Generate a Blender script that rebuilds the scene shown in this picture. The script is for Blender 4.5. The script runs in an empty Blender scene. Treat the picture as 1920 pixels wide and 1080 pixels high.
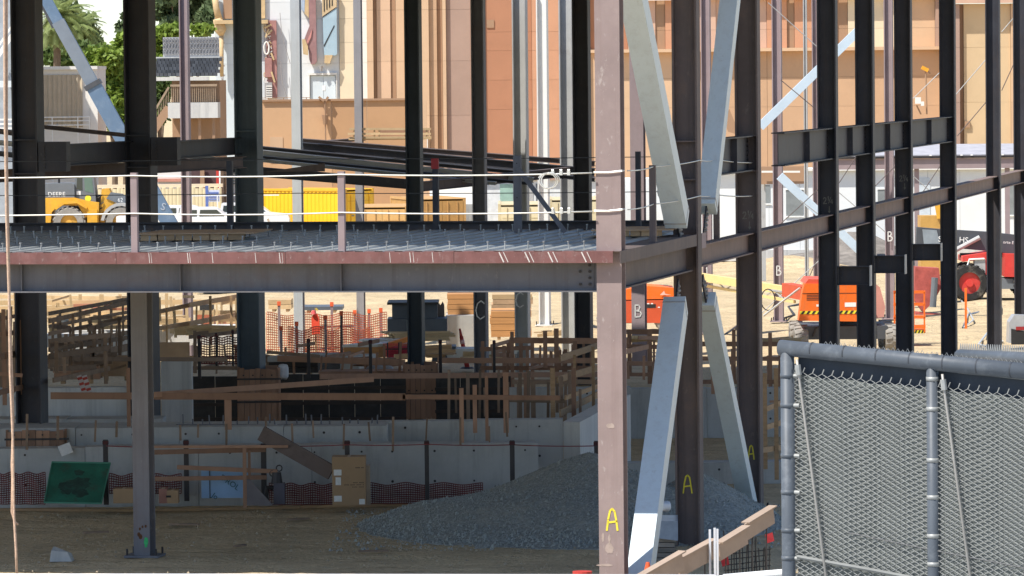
import bpy, math, random
from mathutils import Vector, Matrix
random.seed(7)
SC = bpy.context.scene
COL = SC.collection
# ---------------------------------------------------------------- camera
FPX = 9000.0            # focal length in photo pixels (1920 wide)
EYE = 8.6               # eye height above the yard
PITCH = math.atan((540-145)/FPX)
ROLL = 0.0100
cam_data = bpy.data.cameras.new('camera')
cam_data.sensor_width = 36.0
cam_data.lens = 36.0*FPX/1920.0
cam_data.clip_start = 0.5
cam_data.clip_end = 5000
cam = bpy.data.objects.new('camera', cam_data)
COL.objects.link(cam)
C0 = Vector((0, 0, EYE))
FW = Vector((0, math.cos(PITCH), -math.sin(PITCH)))
UP0 = Vector((0, math.sin(PITCH), math.cos(PITCH)))
RT0 = Vector((1, 0, 0))
RT = RT0*math.cos(ROLL) - UP0*math.sin(ROLL)
UPV = UP0*math.cos(ROLL) + RT0*math.sin(ROLL)
mw = Matrix((RT, UPV, -FW)).transposed().to_4x4()
mw.translation = C0
cam.matrix_world = mw
SC.camera = cam
# ---------------------------------------------------------------- light
SUN_EL = math.radians(58); SUN_AZ = math.radians(52)     # azimuth measured from behind the camera towards the left
SUN = Vector((-math.sin(SUN_AZ)*math.cos(SUN_EL), -math.cos(SUN_AZ)*math.cos(SUN_EL), math.sin(SUN_EL)))
world = bpy.data.worlds.new('World'); SC.world = world; world.use_nodes = True
wn = world.node_tree; bg = wn.nodes['Background']
sky = wn.nodes.new('ShaderNodeTexSky'); sky.sky_type = 'NISHITA'; sky.sun_disc = False
sky.sun_elevation = SUN_EL; sky.sun_rotation = math.atan2(SUN.x, SUN.y)
sky.air_density = 0.75; sky.dust_density = 0.3; sky.ozone_density = 1.0
wn.links.new(sky.outputs[0], bg.inputs[0]); bg.inputs[1].default_value = 0.132
sl = bpy.data.lights.new('sun', 'SUN'); sl.energy = 4.6; sl.angle = math.radians(0.53); sl.color = (1.0, 0.955, 0.88)
so = bpy.data.objects.new('sun', sl); COL.objects.link(so)
so.rotation_euler = SUN.to_track_quat('Z', 'Y').to_euler()
so.location = (-60, -40, 120)
SC.view_settings.view_transform = 'Standard'; SC.view_settings.look = 'None'
SC.view_settings.exposure = 0.55; SC.view_settings.gamma = 1.0
SC.view_settings.use_curve_mapping = False
try:
    SC.cycles.max_bounces = 5; SC.cycles.diffuse_bounces = 3; SC.cycles.transparent_max_bounces = 12
except Exception: pass

# ---------------------------------------------------------------- layout helpers (survey of the site from the photograph)
def at(px, py, d):
    """world point seen at photo pixel (px,py), standing d metres out on the ground axis"""
    v = FW + RT*((px-960)/FPX) - UPV*((py-540)/FPX)
    return C0 + v*(d/v.y)
def gz(px, py, z=0.0):
    v = FW + RT*((px-960)/FPX) - UPV*((py-540)/FPX)
    return C0 + v*((z-EYE)/v.z)
def X(px, d): return at(px, 400, d).x
def Z(py, d, px=960): return at(px, py, d).z
def ppm(d): return FPX/d
TH = math.atan(.1985)                      # building grid turned 11 degrees
U = Vector((math.sin(TH), math.cos(TH), 0))     # along the right-hand column row, away from us
V = Vector((math.cos(TH), -math.sin(TH), 0))    # across, to the right
CORNER = Vector((X(1145, 80), 80, 0))
def grid(u, v, z=0.0):
    p = CORNER + U*u + V*v; return Vector((p.x, p.y, z))
def rowd(px):                               # distance of the right-hand row at a photo column
    s = (px-960)/FPX
    return (80*.1985-CORNER.x)/(.1985-s)

# ---------------------------------------------------------------- mesh builder
class MB:
    def __init__(s): s.v = []; s.f = []
    def add(s, vs, fs):
        n = len(s.v); s.v += [Vector(p) for p in vs]; s.f += [tuple(i+n for i in f) for f in fs]; return s
    def box(s, x0, x1, y0, y1, z0, z1):
        return s.add([(x0,y0,z0),(x1,y0,z0),(x1,y1,z0),(x0,y1,z0),(x0,y0,z1),(x1,y0,z1),(x1,y1,z1),(x0,y1,z1)],
            [(0,3,2,1),(4,5,6,7),(0,1,5,4),(1,2,6,5),(2,3,7,6),(3,0,4,7)])
    def fbox(s, o, a, b, c):                # box from corner o and three edge vectors
        o, a, b, c = Vector(o), Vector(a), Vector(b), Vector(c)
        return s.add([o, o+a, o+a+b, o+b, o+c, o+a+c, o+a+b+c, o+b+c],
            [(0,3,2,1),(4,5,6,7),(0,1,5,4),(1,2,6,5),(2,3,7,6),(3,0,4,7)])
    def cbox(s, c, a, b, e):                # centred box
        c, a, b, e = Vector(c), Vector(a), Vector(b), Vector(e)
        return s.fbox(c-a/2-b/2-e/2, a, b, e)
    def bar(s, p, q, w, t, up=(0,0,1)):     # bar from p to q, w tall along up, t thick sideways
        p, q = Vector(p), Vector(q); d = (q-p)
        n = d.normalized(); upv = Vector(up); side = n.cross(upv)
        if side.length < 1e-4: side = n.cross(Vector((0,1,0)))
        side.normalize(); upn = side.cross(n).normalized()
        return s.fbox(p-side*t/2-upn*w/2, d, side*t, upn*w)
    def wsec(s, p, q, dep, bf, tf=.025, tw=.015, up=(0,0,1)):   # wide-flange section
        p, q = Vector(p), Vector(q); n = (q-p).normalized(); side = n.cross(Vector(up)); side.normalize()
        upn = side.cross(n).normalized(); o = upn*(dep/2-tf/2)
        s.bar(p+o, q+o, tf, bf, upn); s.bar(p-o, q-o, tf, bf, upn)
        return s.bar(p, q, dep-2*tf, tw, upn)
    def tube(s, pts, r, n=6, cap=True):
        pts = [Vector(p) for p in pts]; b0 = len(s.v); m = len(pts)
        prev = None
        for i, p in enumerate(pts):
            t = (pts[min(i+1, m-1)]-pts[max(i-1, 0)]).normalized()
            if prev is None:
                a = t.cross(Vector((0,0,1)))
                if a.length < 1e-3: a = t.cross(Vector((1,0,0)))
            else:
                a = prev - t*prev.dot(t)
            a.normalize(); prev = a; b = t.cross(a)
            rr = r[i] if isinstance(r, (list, tuple)) else r
            for k in range(n):
                an = 2*math.pi*k/n
                s.v.append(p + a*math.cos(an)*rr + b*math.sin(an)*rr)
        for i in range(m-1):
            for k in range(n):
                k2 = (k+1) % n
                s.f.append((b0+i*n+k, b0+i*n+k2, b0+(i+1)*n+k2, b0+(i+1)*n+k))
        if cap:
            s.f.append(tuple(b0+k for k in range(n))[::-1]); s.f.append(tuple(b0+(m-1)*n+k for k in range(n)))
        return s
    def prism(s, poly, o, a, b, e):         # 2-D outline in plane o + a*x + b*y, thickness vector e
        o, a, b, e = Vector(o), Vector(a), Vector(b), Vector(e); n = len(poly)
        vs = [o+a*x+b*y for x, y in poly]; vs += [p+e for p in vs]
        fs = [tuple(range(n))[::-1], tuple(range(n, 2*n))]
        fs += [(i, (i+1) % n, n+(i+1) % n, n+i) for i in range(n)]
        return s.add(vs, fs)
    def ring(s, c, axis, r0, r1, w, n=28):  # annular wheel body about axis
        c = Vector(c); ax = Vector(axis).normalized(); a = ax.orthogonal().normalized(); b = ax.cross(a); b0 = len(s.v)
        prof = [(r0, -w/2), (r1*.93, -w/2), (r1, -w*.34), (r1, w*.34), (r1*.93, w/2), (r0, w/2)]
        for k in range(n):
            an = 2*math.pi*k/n; d = a*math.cos(an)+b*math.sin(an)
            for r, t in prof: s.v.append(c+d*r+ax*t)
        m = len(prof)
        for k in range(n):
            k2 = (k+1) % n
            for j in range(m):
                j2 = (j+1) % m
                s.f.append((b0+k*m+j, b0+k2*m+j, b0+k2*m+j2, b0+k*m+j2))
        return s

def prop(o, label=None, cat=None, group=None, kind=None):
    if cat and not kind: kind = 'thing'
    if label: o['label'] = label
    if cat: o['category'] = cat
    if group: o['group'] = group
    if kind: o['kind'] = kind
    return o
def mesh_of(name, mb, origin=None, inv=None, smooth=False):
    me = bpy.data.meshes.new(name)
    vs = mb.v
    if inv is not None: vs = [inv @ p for p in vs]
    elif origin is not None: vs = [p-origin for p in vs]
    me.from_pydata([tuple(p) for p in vs], [], mb.f); me.update()
    if smooth: me.polygons.foreach_set('use_smooth', [True]*len(me.polygons))
    return me
def T(name, label, cat, loc=(0,0,0), group=None, rot=0.0):
    o = bpy.data.objects.new(name, None); COL.objects.link(o)
    o.location = loc; o.rotation_euler = (0, 0, rot); o.empty_display_size = .2
    o['_m'] = [x for r in (Matrix.Translation(Vector(loc)) @ Matrix.Rotation(rot, 4, 'Z')) for x in r]
    return prop(o, label, cat, group)
def tmat(o):
    m = list(o['_m']); return Matrix((m[0:4], m[4:8], m[8:12], m[12:16]))
def part(parent, name, mb, mat, smooth=False, label=None, kind=None):
    """mesh part; mb is in world coordinates (or in the parent's own, if the parent sits at the origin)"""
    me = mesh_of(name, mb, inv=tmat(parent).inverted(), smooth=smooth)
    if mat: me.materials.append(mat)
    o = bpy.data.objects.new(name, me); COL.objects.link(o); o.parent = parent
    o['_m'] = parent['_m']
    return prop(o, label=label, kind=kind)
def S(name, label, cat, mb, mat, group=None, kind=None, smooth=False):
    c = Vector((0,0,0))
    xs = [p.x for p in mb.v]; ys = [p.y for p in mb.v]; zs = [p.z for p in mb.v]
    c = Vector(((min(xs)+max(xs))/2, (min(ys)+max(ys))/2, min(zs)))
    me = mesh_of(name, mb, origin=c, smooth=smooth)
    if mat: me.materials.append(mat)
    o = bpy.data.objects.new(name, me); COL.objects.link(o); o.location = c
    o['_m'] = [x for r in Matrix.Translation(c) for x in r]
    return prop(o, label, cat, group, kind)
def copy_tree(o, parent=None):
    c = o.copy(); COL.objects.link(c); c.parent = parent
    for ch in [x for x in bpy.data.objects if x.parent == o]: copy_tree(ch, c)
    return c
def place(o, loc, rot=0.0):
    o.location = loc; o.rotation_euler = (0, 0, rot)
    return o

# ---------------------------------------------------------------- materials
def NW(m):
    m.use_nodes = True; t = m.node_tree; return t, t.nodes, t.links
MATS = {}
def M(name, col, rough=.7, metal=0.0, var=.18, scale=2.0, stretch=(1,1,1), bump=0.0, bscale=60, rand=.0, stain=None, stain_amt=.5, stain_scale=1.5, spec=.35, streak=None, streak_amt=.4, scuff=None, scuff_amt=.3, streak_map=(7,7,.25)):
    """painted / bare surface: base colour broken up by two sizes of noise, optional stains of another colour, fine relief"""
    if name in MATS: return MATS[name]
    m = bpy.data.materials.new(name); t, N, L = NW(m)
    b = N['Principled BSDF']; b.inputs['Roughness'].default_value = rough; b.inputs['Metallic'].default_value = metal
    b.inputs['Specular IOR Level'].default_value = spec
    tc = N.new('ShaderNodeTexCoord'); mp = N.new('ShaderNodeMapping'); mp.inputs['Scale'].default_value = stretch
    L.new(tc.outputs['Object'], mp.inputs[0])
    oi = N.new('ShaderNodeObjectInfo')
    add = N.new('ShaderNodeVectorMath'); add.operation = 'ADD'
    sc = N.new('ShaderNodeVectorMath'); sc.operation = 'SCALE'; sc.inputs[0].default_value = (37, 19, 53)
    L.new(oi.outputs['Random'], sc.inputs['Scale']); L.new(mp.outputs[0], add.inputs[0]); L.new(sc.outputs[0], add.inputs[1])
    n1 = N.new('ShaderNodeTexNoise'); n1.inputs['Scale'].default_value = scale; n1.inputs['Detail'].default_value = 8; n1.inputs['Roughness'].default_value = .65
    L.new(add.outputs[0], n1.inputs['Vector'])
    r = N.new('ShaderNodeValToRGB'); r.color_ramp.elements[0].position = .3; r.color_ramp.elements[1].position = .7
    lo = [max(0, c*(1-var)) for c in col]; hi = [min(1, c*(1+var)) for c in col]
    r.color_ramp.elements[0].color = (*lo, 1); r.color_ramp.elements[1].color = (*hi, 1)
    L.new(n1.outputs['Fac'], r.inputs[0]); out = r.outputs[0]
    if stain:
        n2 = N.new('ShaderNodeTexNoise'); n2.inputs['Scale'].default_value = stain_scale; n2.inputs['Detail'].default_value = 10; n2.inputs['Roughness'].default_value = .75
        L.new(add.outputs[0], n2.inputs['Vector'])
        r2 = N.new('ShaderNodeValToRGB'); r2.color_ramp.elements[0].position = .52; r2.color_ramp.elements[1].position = .68
        r2.color_ramp.elements[0].color = (0,0,0,1); r2.color_ramp.elements[1].color = (stain_amt,)*3+(1,)
        L.new(n2.outputs['Fac'], r2.inputs[0])
        mx = N.new('ShaderNodeMix'); mx.data_type = 'RGBA'; mx.inputs['B'].default_value = (*stain, 1)
        L.new(r2.outputs[0], mx.inputs['Factor']); L.new(out, mx.inputs['A']); out = mx.outputs['Result']
    def overlay(out, sc_, lo_, hi_, col_, amt_, mapping=None, det=6):
        n4 = N.new('ShaderNodeTexNoise'); n4.inputs['Scale'].default_value = sc_; n4.inputs['Detail'].default_value = det; n4.inputs['Roughness'].default_value = .7
        if mapping:
            m4 = N.new('ShaderNodeMapping'); m4.inputs['Scale'].default_value = mapping; L.new(add.outputs[0], m4.inputs[0]); L.new(m4.outputs[0], n4.inputs['Vector'])
        else: L.new(add.outputs[0], n4.inputs['Vector'])
        r4 = N.new('ShaderNodeValToRGB'); r4.color_ramp.elements[0].position = lo_; r4.color_ramp.elements[1].position = hi_
        r4.color_ramp.elements[0].color = (0,0,0,1); r4.color_ramp.elements[1].color = (amt_,)*3+(1,)
        L.new(n4.outputs['Fac'], r4.inputs[0]); m5 = N.new('ShaderNodeMix'); m5.data_type = 'RGBA'; m5.inputs['B'].default_value = (*col_, 1)
        L.new(r4.outputs[0], m5.inputs['Factor']); L.new(out, m5.inputs['A']); return m5.outputs['Result']
    if streak: out = overlay(out, 1.0, .50, .72, streak, streak_amt, streak_map)
    if scuff: out = overlay(out, 9.0, .60, .68, scuff, scuff_amt, (1,1,.5), 9)
    if rand:
        mr = N.new('ShaderNodeMapRange'); mr.inputs['To Min'].default_value = 1-rand; mr.inputs['To Max'].default_value = 1+rand
        L.new(oi.outputs['Random'], mr.inputs['Value'])
        vm = N.new('ShaderNodeVectorMath'); vm.operation = 'SCALE'; L.new(out, vm.inputs[0]); L.new(mr.outputs[0], vm.inputs['Scale']); out = vm.outputs[0]
    L.new(out, b.inputs['Base Color'])
    if bump:
        n3 = N.new('ShaderNodeTexNoise'); n3.inputs['Scale'].default_value = bscale; n3.inputs['Detail'].default_value = 4
        L.new(add.outputs[0], n3.inputs['Vector'])
        bp = N.new('ShaderNodeBump'); bp.inputs['Strength'].default_value = bump; bp.inputs['Distance'].default_value = .02
        L.new(n3.outputs['Fac'], bp.inputs['Height']); L.new(bp.outputs[0], b.inputs['Normal'])
    MATS[name] = m; return m
def glass(name, col=(.02,.03,.035), rough=.06):
    m = M(name, col, rough=rough, var=.05, spec=.9); return m

# ---------------------------------------------------------------- lettering
def text(parent, name, s, size, mat, o, a, b, thick=.006, align='LEFT', label=None):
    """flat printed lettering standing at o, reading along a, upright along b"""
    cu = bpy.data.curves.new('lettering', 'FONT'); cu.body = s; cu.size = size; cu.extrude = thick/2; cu.align_x = align; cu.resolution_u = 3
    ob = bpy.data.objects.new('lettering', cu); COL.objects.link(ob)
    me = bpy.data.meshes.new_from_object(ob.evaluated_get(bpy.context.evaluated_depsgraph_get()))
    bpy.data.objects.remove(ob)
    a, b = Vector(a).normalized(), Vector(b).normalized(); c = a.cross(b); o = Vector(o)
    inv = tmat(parent).inverted()
    for vv in me.vertices: vv.co = inv @ (o + a*vv.co.x + b*vv.co.y + c*vv.co.z)
    me.name = name; me.materials.clear(); me.materials.append(mat)
    t = bpy.data.objects.new(name, me); COL.objects.link(t); t.parent = parent; t['_m'] = parent['_m']
    return prop(t, label=label)
STROKES = {
 'A': [[(0,0),(.12,.5),(.3,.92),(.5,1),(.7,.88),(.85,.45),(.95,0)], [(.08,.36),(.9,.42)]],
 'B': [[(.1,0),(.12,1)], [(.12,1),(.6,.98),(.75,.8),(.6,.58),(.15,.52)], [(.15,.52),(.75,.48),(.95,.28),(.75,.04),(.1,0)]],
 'C': [[(.95,.85),(.6,1),(.2,.85),(0,.5),(.15,.15),(.5,0),(.95,.15)]],
 '2': [[(.05,.75),(.25,1),(.6,.95),(.7,.7),(.4,.35),(0,.02),(.85,.05)]],
 '1': [[(.3,.75),(.5,1),(.5,0)]],
 '4': [[(.7,0),(.65,1),(.05,.35),(.95,.38)]],
 '/': [[(0,0),(1,1)]],
 'v': [[(.5,1),(.5,0)], [(.2,.3),(.5,0),(.8,.3)]],
 'o': [[(.5,1),(.1,.75),(.1,.25),(.5,0),(.9,.25),(.9,.75),(.5,1)]],
}
def chalk(parent, ch, o, a, b, w, h, mat, r=.012, name='chalk_mark'):
    mb = MB(); a, b, o = Vector(a).normalized(), Vector(b).normalized(), Vector(o)
    nrm = a.cross(b)
    for st in STROKES[ch]:
        pts = [o + a*(x*w) + b*(y*h) for x, y in st]
        for p, q in zip(pts, pts[1:]): mb.bar(p-(q-p).normalized()*r*.4, q+(q-p).normalized()*r*.4, .006, 2*r, nrm)
    return part(parent, name, mb, mat)
# ================================================================ materials used everywhere
m_primer_pink = M('primer_pink', (.285,.22,.21), .75, var=.12, scale=1.2, stain=(.38,.31,.285), stain_amt=.4, stain_scale=1.6, bump=.05, streak=(.20,.135,.12), streak_amt=.4, scuff=(.50,.45,.42), scuff_amt=.45)
m_primer_dark = M('primer_dark', (.038,.039,.048), .6, var=.25, scale=1.6, stain=(.065,.045,.04), stain_amt=.35, bump=.04, streak=(.075,.055,.045), streak_amt=.45, scuff=(.12,.11,.11), scuff_amt=.35)
m_primer_brown = M('primer_brown', (.125,.10,.096), .7, var=.16, scale=1.5, stain=(.18,.115,.085), stain_amt=.4, bump=.04, streak=(.07,.052,.05), streak_amt=.5, scuff=(.26,.21,.18), scuff_amt=.4)
m_primer_grey = M('primer_grey', (.145,.147,.163), .65, var=.12, scale=1.4, stain=(.15,.105,.09), stain_amt=.4, bump=.04, streak=(.085,.075,.072), streak_amt=.5, scuff=(.27,.26,.26), scuff_amt=.35)
m_primer_red = M('primer_red', (.185,.085,.08), .75, var=.22, scale=2.5, stain=(.27,.19,.18), stain_amt=.45, stain_scale=3.5, bump=.05, streak=(.10,.045,.04), streak_amt=.5, streak_map=(4,4,.5), scuff=(.42,.36,.34), scuff_amt=.5)
m_primer_mauve = M('primer_mauve', (.30,.235,.24), .7, var=.1, scale=1.2, stain=(.2,.15,.14), stain_amt=.3)
m_galv = M('galvanized_brace', (.60,.68,.71), .5, var=.07, scale=1.5, stain=(.44,.47,.46), stain_amt=.35, spec=.5, streak=(.42,.44,.44), streak_amt=.35, scuff=(.35,.33,.31), scuff_amt=.3)
m_paint_white_steel = M('white_steel', (.70,.70,.67), .55, var=.07, scale=1.5, stain=(.45,.42,.38), stain_amt=.3)
m_steel_lt = M('light_grey_steel', (.42,.42,.41), .55, var=.1, scale=1.4, stain=(.25,.2,.17), stain_amt=.3)
m_deck = M('deck_galvanized', (.36,.39,.41), .42, metal=.35, var=.12, scale=1.3, stain=(.25,.25,.25), stain_amt=.35)
m_bolt = M('bolt_steel', (.05,.045,.045), .5, metal=.4, var=.2)
m_cable = M('wire_rope', (.62,.62,.58), .4, metal=.3, var=.1, scale=20)
m_cable_dk = M('dark_wire_rope', (.10,.10,.10), .5, metal=.4, var=.1, scale=20)
m_chalk_y = M('yellow_marker', (.80,.68,.06), .8, var=.15, scale=30)
m_chalk_w = M('white_chalk', (.72,.70,.66), .9, var=.2, scale=30)
m_chalk_g = M('grey_chalk', (.22,.21,.18), .9, var=.25, scale=30)
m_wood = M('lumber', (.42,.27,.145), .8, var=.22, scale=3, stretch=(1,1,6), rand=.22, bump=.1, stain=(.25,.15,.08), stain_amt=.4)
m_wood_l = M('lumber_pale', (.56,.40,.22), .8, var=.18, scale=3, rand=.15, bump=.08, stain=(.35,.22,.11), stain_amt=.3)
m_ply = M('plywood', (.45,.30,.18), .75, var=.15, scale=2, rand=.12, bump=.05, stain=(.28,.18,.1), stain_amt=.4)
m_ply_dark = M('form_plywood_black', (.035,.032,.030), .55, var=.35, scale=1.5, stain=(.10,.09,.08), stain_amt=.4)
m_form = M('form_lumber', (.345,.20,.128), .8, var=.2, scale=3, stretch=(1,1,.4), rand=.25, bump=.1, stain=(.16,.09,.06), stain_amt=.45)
m_conc = M('concrete', (.43,.43,.41), .85, var=.14, scale=1.1, bump=.12, bscale=30, stain=(.27,.27,.27), stain_amt=.55, stain_scale=1.1, streak=(.24,.235,.22), streak_amt=.55, streak_map=(3.5,3.5,.3), scuff=(.55,.54,.5), scuff_amt=.25)
m_conc_w = M('fresh_concrete', (.58,.57,.54), .85, var=.10, scale=1.2, stretch=(1.4,1.4,.35), bump=.1, bscale=30, stain=(.40,.40,.40), stain_amt=.5, stain_scale=1.6, streak=(.30,.30,.29), streak_amt=.6, streak_map=(4,4,.3))

# ================================================================ ground
def dirt_material():
    m = bpy.data.materials.new('yard_dirt'); t, N, L = NW(m); b = N['Principled BSDF']; b.inputs['Roughness'].default_value = .95
    b.inputs['Specular IOR Level'].default_value = .1
    tc = N.new('ShaderNodeTexCoord')
    def noise(scale, stretch=(1,1,1), det=10, rough=.65, dist=0):
        mp = N.new('ShaderNodeMapping'); mp.inputs['Scale'].default_value = stretch; L.new(tc.outputs['Object'], mp.inputs[0])
        n = N.new('ShaderNodeTexNoise'); n.inputs['Scale'].default_value = scale; n.inputs['Detail'].default_value = det; n.inputs['Roughness'].default_value = rough
        n.inputs['Distortion'].default_value = dist
        L.new(mp.outputs[0], n.inputs['Vector']); return n
    def ramp(src, p0, c0, p1, c1):
        r = N.new('ShaderNodeValToRGB'); r.color_ramp.elements[0].position = p0; r.color_ramp.elements[1].position = p1
        r.color_ramp.elements[0].color = (*c0, 1); r.color_ramp.elements[1].color = (*c1, 1); L.new(src.outputs['Fac'], r.inputs[0]); return r
    n1 = noise(.25); n2 = noise(.8, (.7, 1.0, 1), dist=1.6); n3 = noise(14, det=6)
    r1 = ramp(n1, .35, (.555,.43,.262), .68, (.715,.56,.345))
    r2 = ramp(n2, .45, (0,0,0), .66, (1,1,1))
    mx = N.new('ShaderNodeMix'); mx.data_type = 'RGBA'; mx.inputs['B'].default_value = (.38,.30,.20,1)
    ms = N.new('ShaderNodeMath'); ms.operation = 'MULTIPLY'; ms.inputs[1].default_value = .42; L.new(r2.outputs[0], ms.inputs[0])
    L.new(ms.outputs[0], mx.inputs['Factor']); L.new(r1.outputs[0], mx.inputs['A'])
    r3 = ramp(n3, .3, (.72,.72,.72), .7, (1.15,1.15,1.15))
    mu = N.new('ShaderNodeMix'); mu.data_type = 'RGBA'; mu.blend_type = 'MULTIPLY'; mu.inputs['Factor'].default_value = 1
    L.new(mx.outputs['Result'], mu.inputs['A']); L.new(r3.outputs[0], mu.inputs['B']); L.new(mu.outputs['Result'], b.inputs['Base Color'])
    w = N.new('ShaderNodeMath'); w.operation = 'ADD'; L.new(n2.outputs['Fac'], w.inputs[0])
    w2 = N.new('ShaderNodeMath'); w2.operation = 'MULTIPLY'; w2.inputs[1].default_value = .12; L.new(n3.outputs['Fac'], w2.inputs[0]); L.new(w2.outputs[0], w.inputs[1])
    bp = N.new('ShaderNodeBump'); bp.inputs['Strength'].default_value = 1.0; bp.inputs['Distance'].default_value = .28
    L.new(w.outputs[0], bp.inputs['Height']); L.new(bp.outputs[0], b.inputs['Normal'])
    return m
m_dirt = dirt_material()
def ground_sheet():
    """one sheet: finely divided and rutted where we see it, coarse out to the horizon"""
    mb = MB(); rnd = random.Random(3)
    xs = [-900, -300, -120, -60, -34, -24, -17] + [-12+i*.3 for i in range(80)] + [12.6+i*.9 for i in range(30)] + [60, 120, 300, 900]
    ys = [-60, 20, 60, 70, 76] + [80+i*.17 for i in range(100)] + [97.4+i*.75 for i in range(123)] + [191+i*4 for i in range(45)] + [400, 600, 1200, 3000]
    ph = [(rnd.uniform(.1,1.4), rnd.uniform(.15,1.1), rnd.uniform(0,6.3), rnd.uniform(.006,.02)) for _ in range(14)]
    for y in ys:
        for x in xs:
            z = sum(a*math.sin(kx*x*.6+ky*y*.9+p) for kx, ky, p, a in ph)
            f = max(0., min(1., (y-104)/12.)) if y < 300 else .3
            z = z*(.25+.9*f) + (rnd.uniform(-.02,.02)*f)
            if 132 < y < 230: z += f*(.035*math.sin(2.3*y+1.2*math.sin(.35*x)+.6*math.sin(.9*x+y*.3))*(.5+.5*math.sin(.5*x+.21*y))+.03*math.sin(1.1*y-.25*x+math.sin(.5*x)))
            if 79 < y < 97 and abs(x) < 14:      # wheel ruts and trodden lumps on the working floor
                for (a0, b0, wd, dp) in ((86.2,.10,.16,.05),(88.0,.10,.16,.05),(91.5,-.16,.2,.045),(93.4,-.16,.2,.045),(84.3,.03,.3,.03)):
                    q_ = (y-a0-b0*x-.25*math.sin(x*.7+a0))/wd; z += -dp*math.exp(-q_*q_)+dp*.5*math.exp(-(abs(q_)-2)**2)
                z += rnd.uniform(-.012,.012)
            if y < 60 or y > 395 or abs(x) > 58: z = -.02
            mb.v.append(Vector((x, y, z-.02)))
    w = len(xs)
    for j in range(len(ys)-1):
        for i in range(w-1):
            mb.f.append((j*w+i, j*w+i+1, (j+1)*w+i+1, (j+1)*w+i))
    me = mesh_of('ground', mb, smooth=True); me.materials.append(m_dirt)
    o = bpy.data.objects.new('ground', me); COL.objects.link(o); o['kind'] = 'structure'
ground_sheet()

# ================================================================ steel columns
GROT = -TH
def wcolumn(label, px, d, z0, z1, w=.42, dep=.42, mat=m_primer_dark, face='web', plate=True, group='steel building columns', tf=.035, tw=.025, loc=None, splices=()):
    """wide-flange column on the building grid. face='web': the recessed web looks at us, flanges left and right; face='flange': a flange looks at us"""
    c = loc if loc is not None else Vector((X(px, d), d, 0))
    t = T('steel_column', label, 'column', (c.x, c.y, z0), group, GROT)
    mb = MB(); C = Vector((c.x, c.y, 0))
    a, b = (V, U) if face == 'web' else (U, V)
    for s in (-1, 1): mb.cbox(C+a*(s*(w/2-tf/2))+Vector((0,0,(z0+z1)/2)), a*tf, b*dep, Vector((0,0,z1-z0)))
    mb.cbox(C+Vector((0,0,(z0+z1)/2)), a*(w-2*tf), b*tw, Vector((0,0,z1-z0)))
    part(t, 'shaft', mb, mat)
    if plate:
        mb = MB(); mb.cbox(C+Vector((0,0,z0+.02)), V*(w+.24), U*(dep+.24), Vector((0,0,.04))); pl = part(t, 'base_plate', mb, mat)
        for sx in (-1,1):
            for sy in (-1,1):
                q = C+V*sx*(w/2+.07)+U*sy*(dep/2+.07)
                part(t, 'anchor_bolt', MB().tube([q+Vector((0,0,z0+.04)), q+Vector((0,0,z0+.16))], .022, 6), m_bolt)
    for z in splices:
        mb = MB(); mb.cbox(C+Vector((0,0,z)), a*(w-2*tf-.004), b*(dep-.05), Vector((0,0,.025))); part(t, 'stiffener_plate', mb, mat)
    t['_c'] = list(C)
    return t
def face_mark(t, ch, zc, w, h, mat, dv=0.0, off=None, r=.012, du=.0):
    C = Vector(t['_c']); chalk(t, ch, C+V*(dv-w/2)-U*(off)+Vector((0,0,zc-h/2)), V, (0,0,1), w, h, mat, r)
TOP = 11.45
ZD = 5.70                                   # deck level
# corner column, flange towards us
cc = wcolumn('pink primed corner column with a yellow letter A near its foot', 0, 0, -.1, TOP, .42, .42, m_primer_pink, 'flange', loc=grid(0,0))
face_mark(cc, 'A', Z(976,79.8), .19, .36, m_chalk_y, dv=.02, off=.214, r=.016)
row = []
row_px = [1290, 1405, 1555, 1625, 1697, 1780, 1865, 1916]
row_lab = ['dark brown column where the two pairs of grey braces meet, yellow A low down',
           'dark brown column behind the right-hand braces, pale yellow A at chest height',
           'black web column with chalk 2 1/4 and arrow, leftmost above the chain-link fence',
           'black web column second from left above the chain-link fence',
           'black web column third from left above the fence, with faint chalk 2 1/4',
           'black web column fourth from left above the chain-link fence',
           'black web column just left of the frame-edge column on the right',
           'grey lit column cut by the right edge of the picture']
for i, (px, lb) in enumerate(zip(row_px, row_lab)):
    d = rowd(px); u = (d-80)/math.cos(TH)
    w = .46 if i < 2 else .42
    c = wcolumn(lb, px, d, -.1, TOP, w, .42, m_primer_brown if i < 2 else m_primer_dark, 'web', loc=grid(u, 0), splices=(6.70, 7.40) if i < 6 else ())
    row.append((c, u, d))
face_mark(row[0][0], 'A', Z(910,88), .17, .33, m_chalk_y, dv=-.03, off=.016, r=.013)
face_mark(row[1][0], 'A', Z(852,95.5), .12, .28, m_chalk_y, dv=.02, off=.016, r=.012)
def frac(t, zc, d):
    face_mark(t, '2', zc, .09, .14, m_chalk_g, dv=-.07, off=.016, r=.009)
    face_mark(t, '1', zc+.05, .05, .09, m_chalk_g, dv=.0, off=.016, r=.008)
    face_mark(t, '/', zc+.01, .05, .14, m_chalk_g, dv=.03, off=.016, r=.007)
    face_mark(t, '4', zc-.02, .06, .10, m_chalk_g, dv=.075, off=.016, r=.008)
    face_mark(t, 'v', zc-.20, .07, .15, m_chalk_g, dv=.02, off=.016, r=.008)
frac(row[1][0], Z(408,95.5), 95); frac(row[2][0], Z(382,107.5), 107); frac(row[4][0], Z(342,122), 122)

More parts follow.
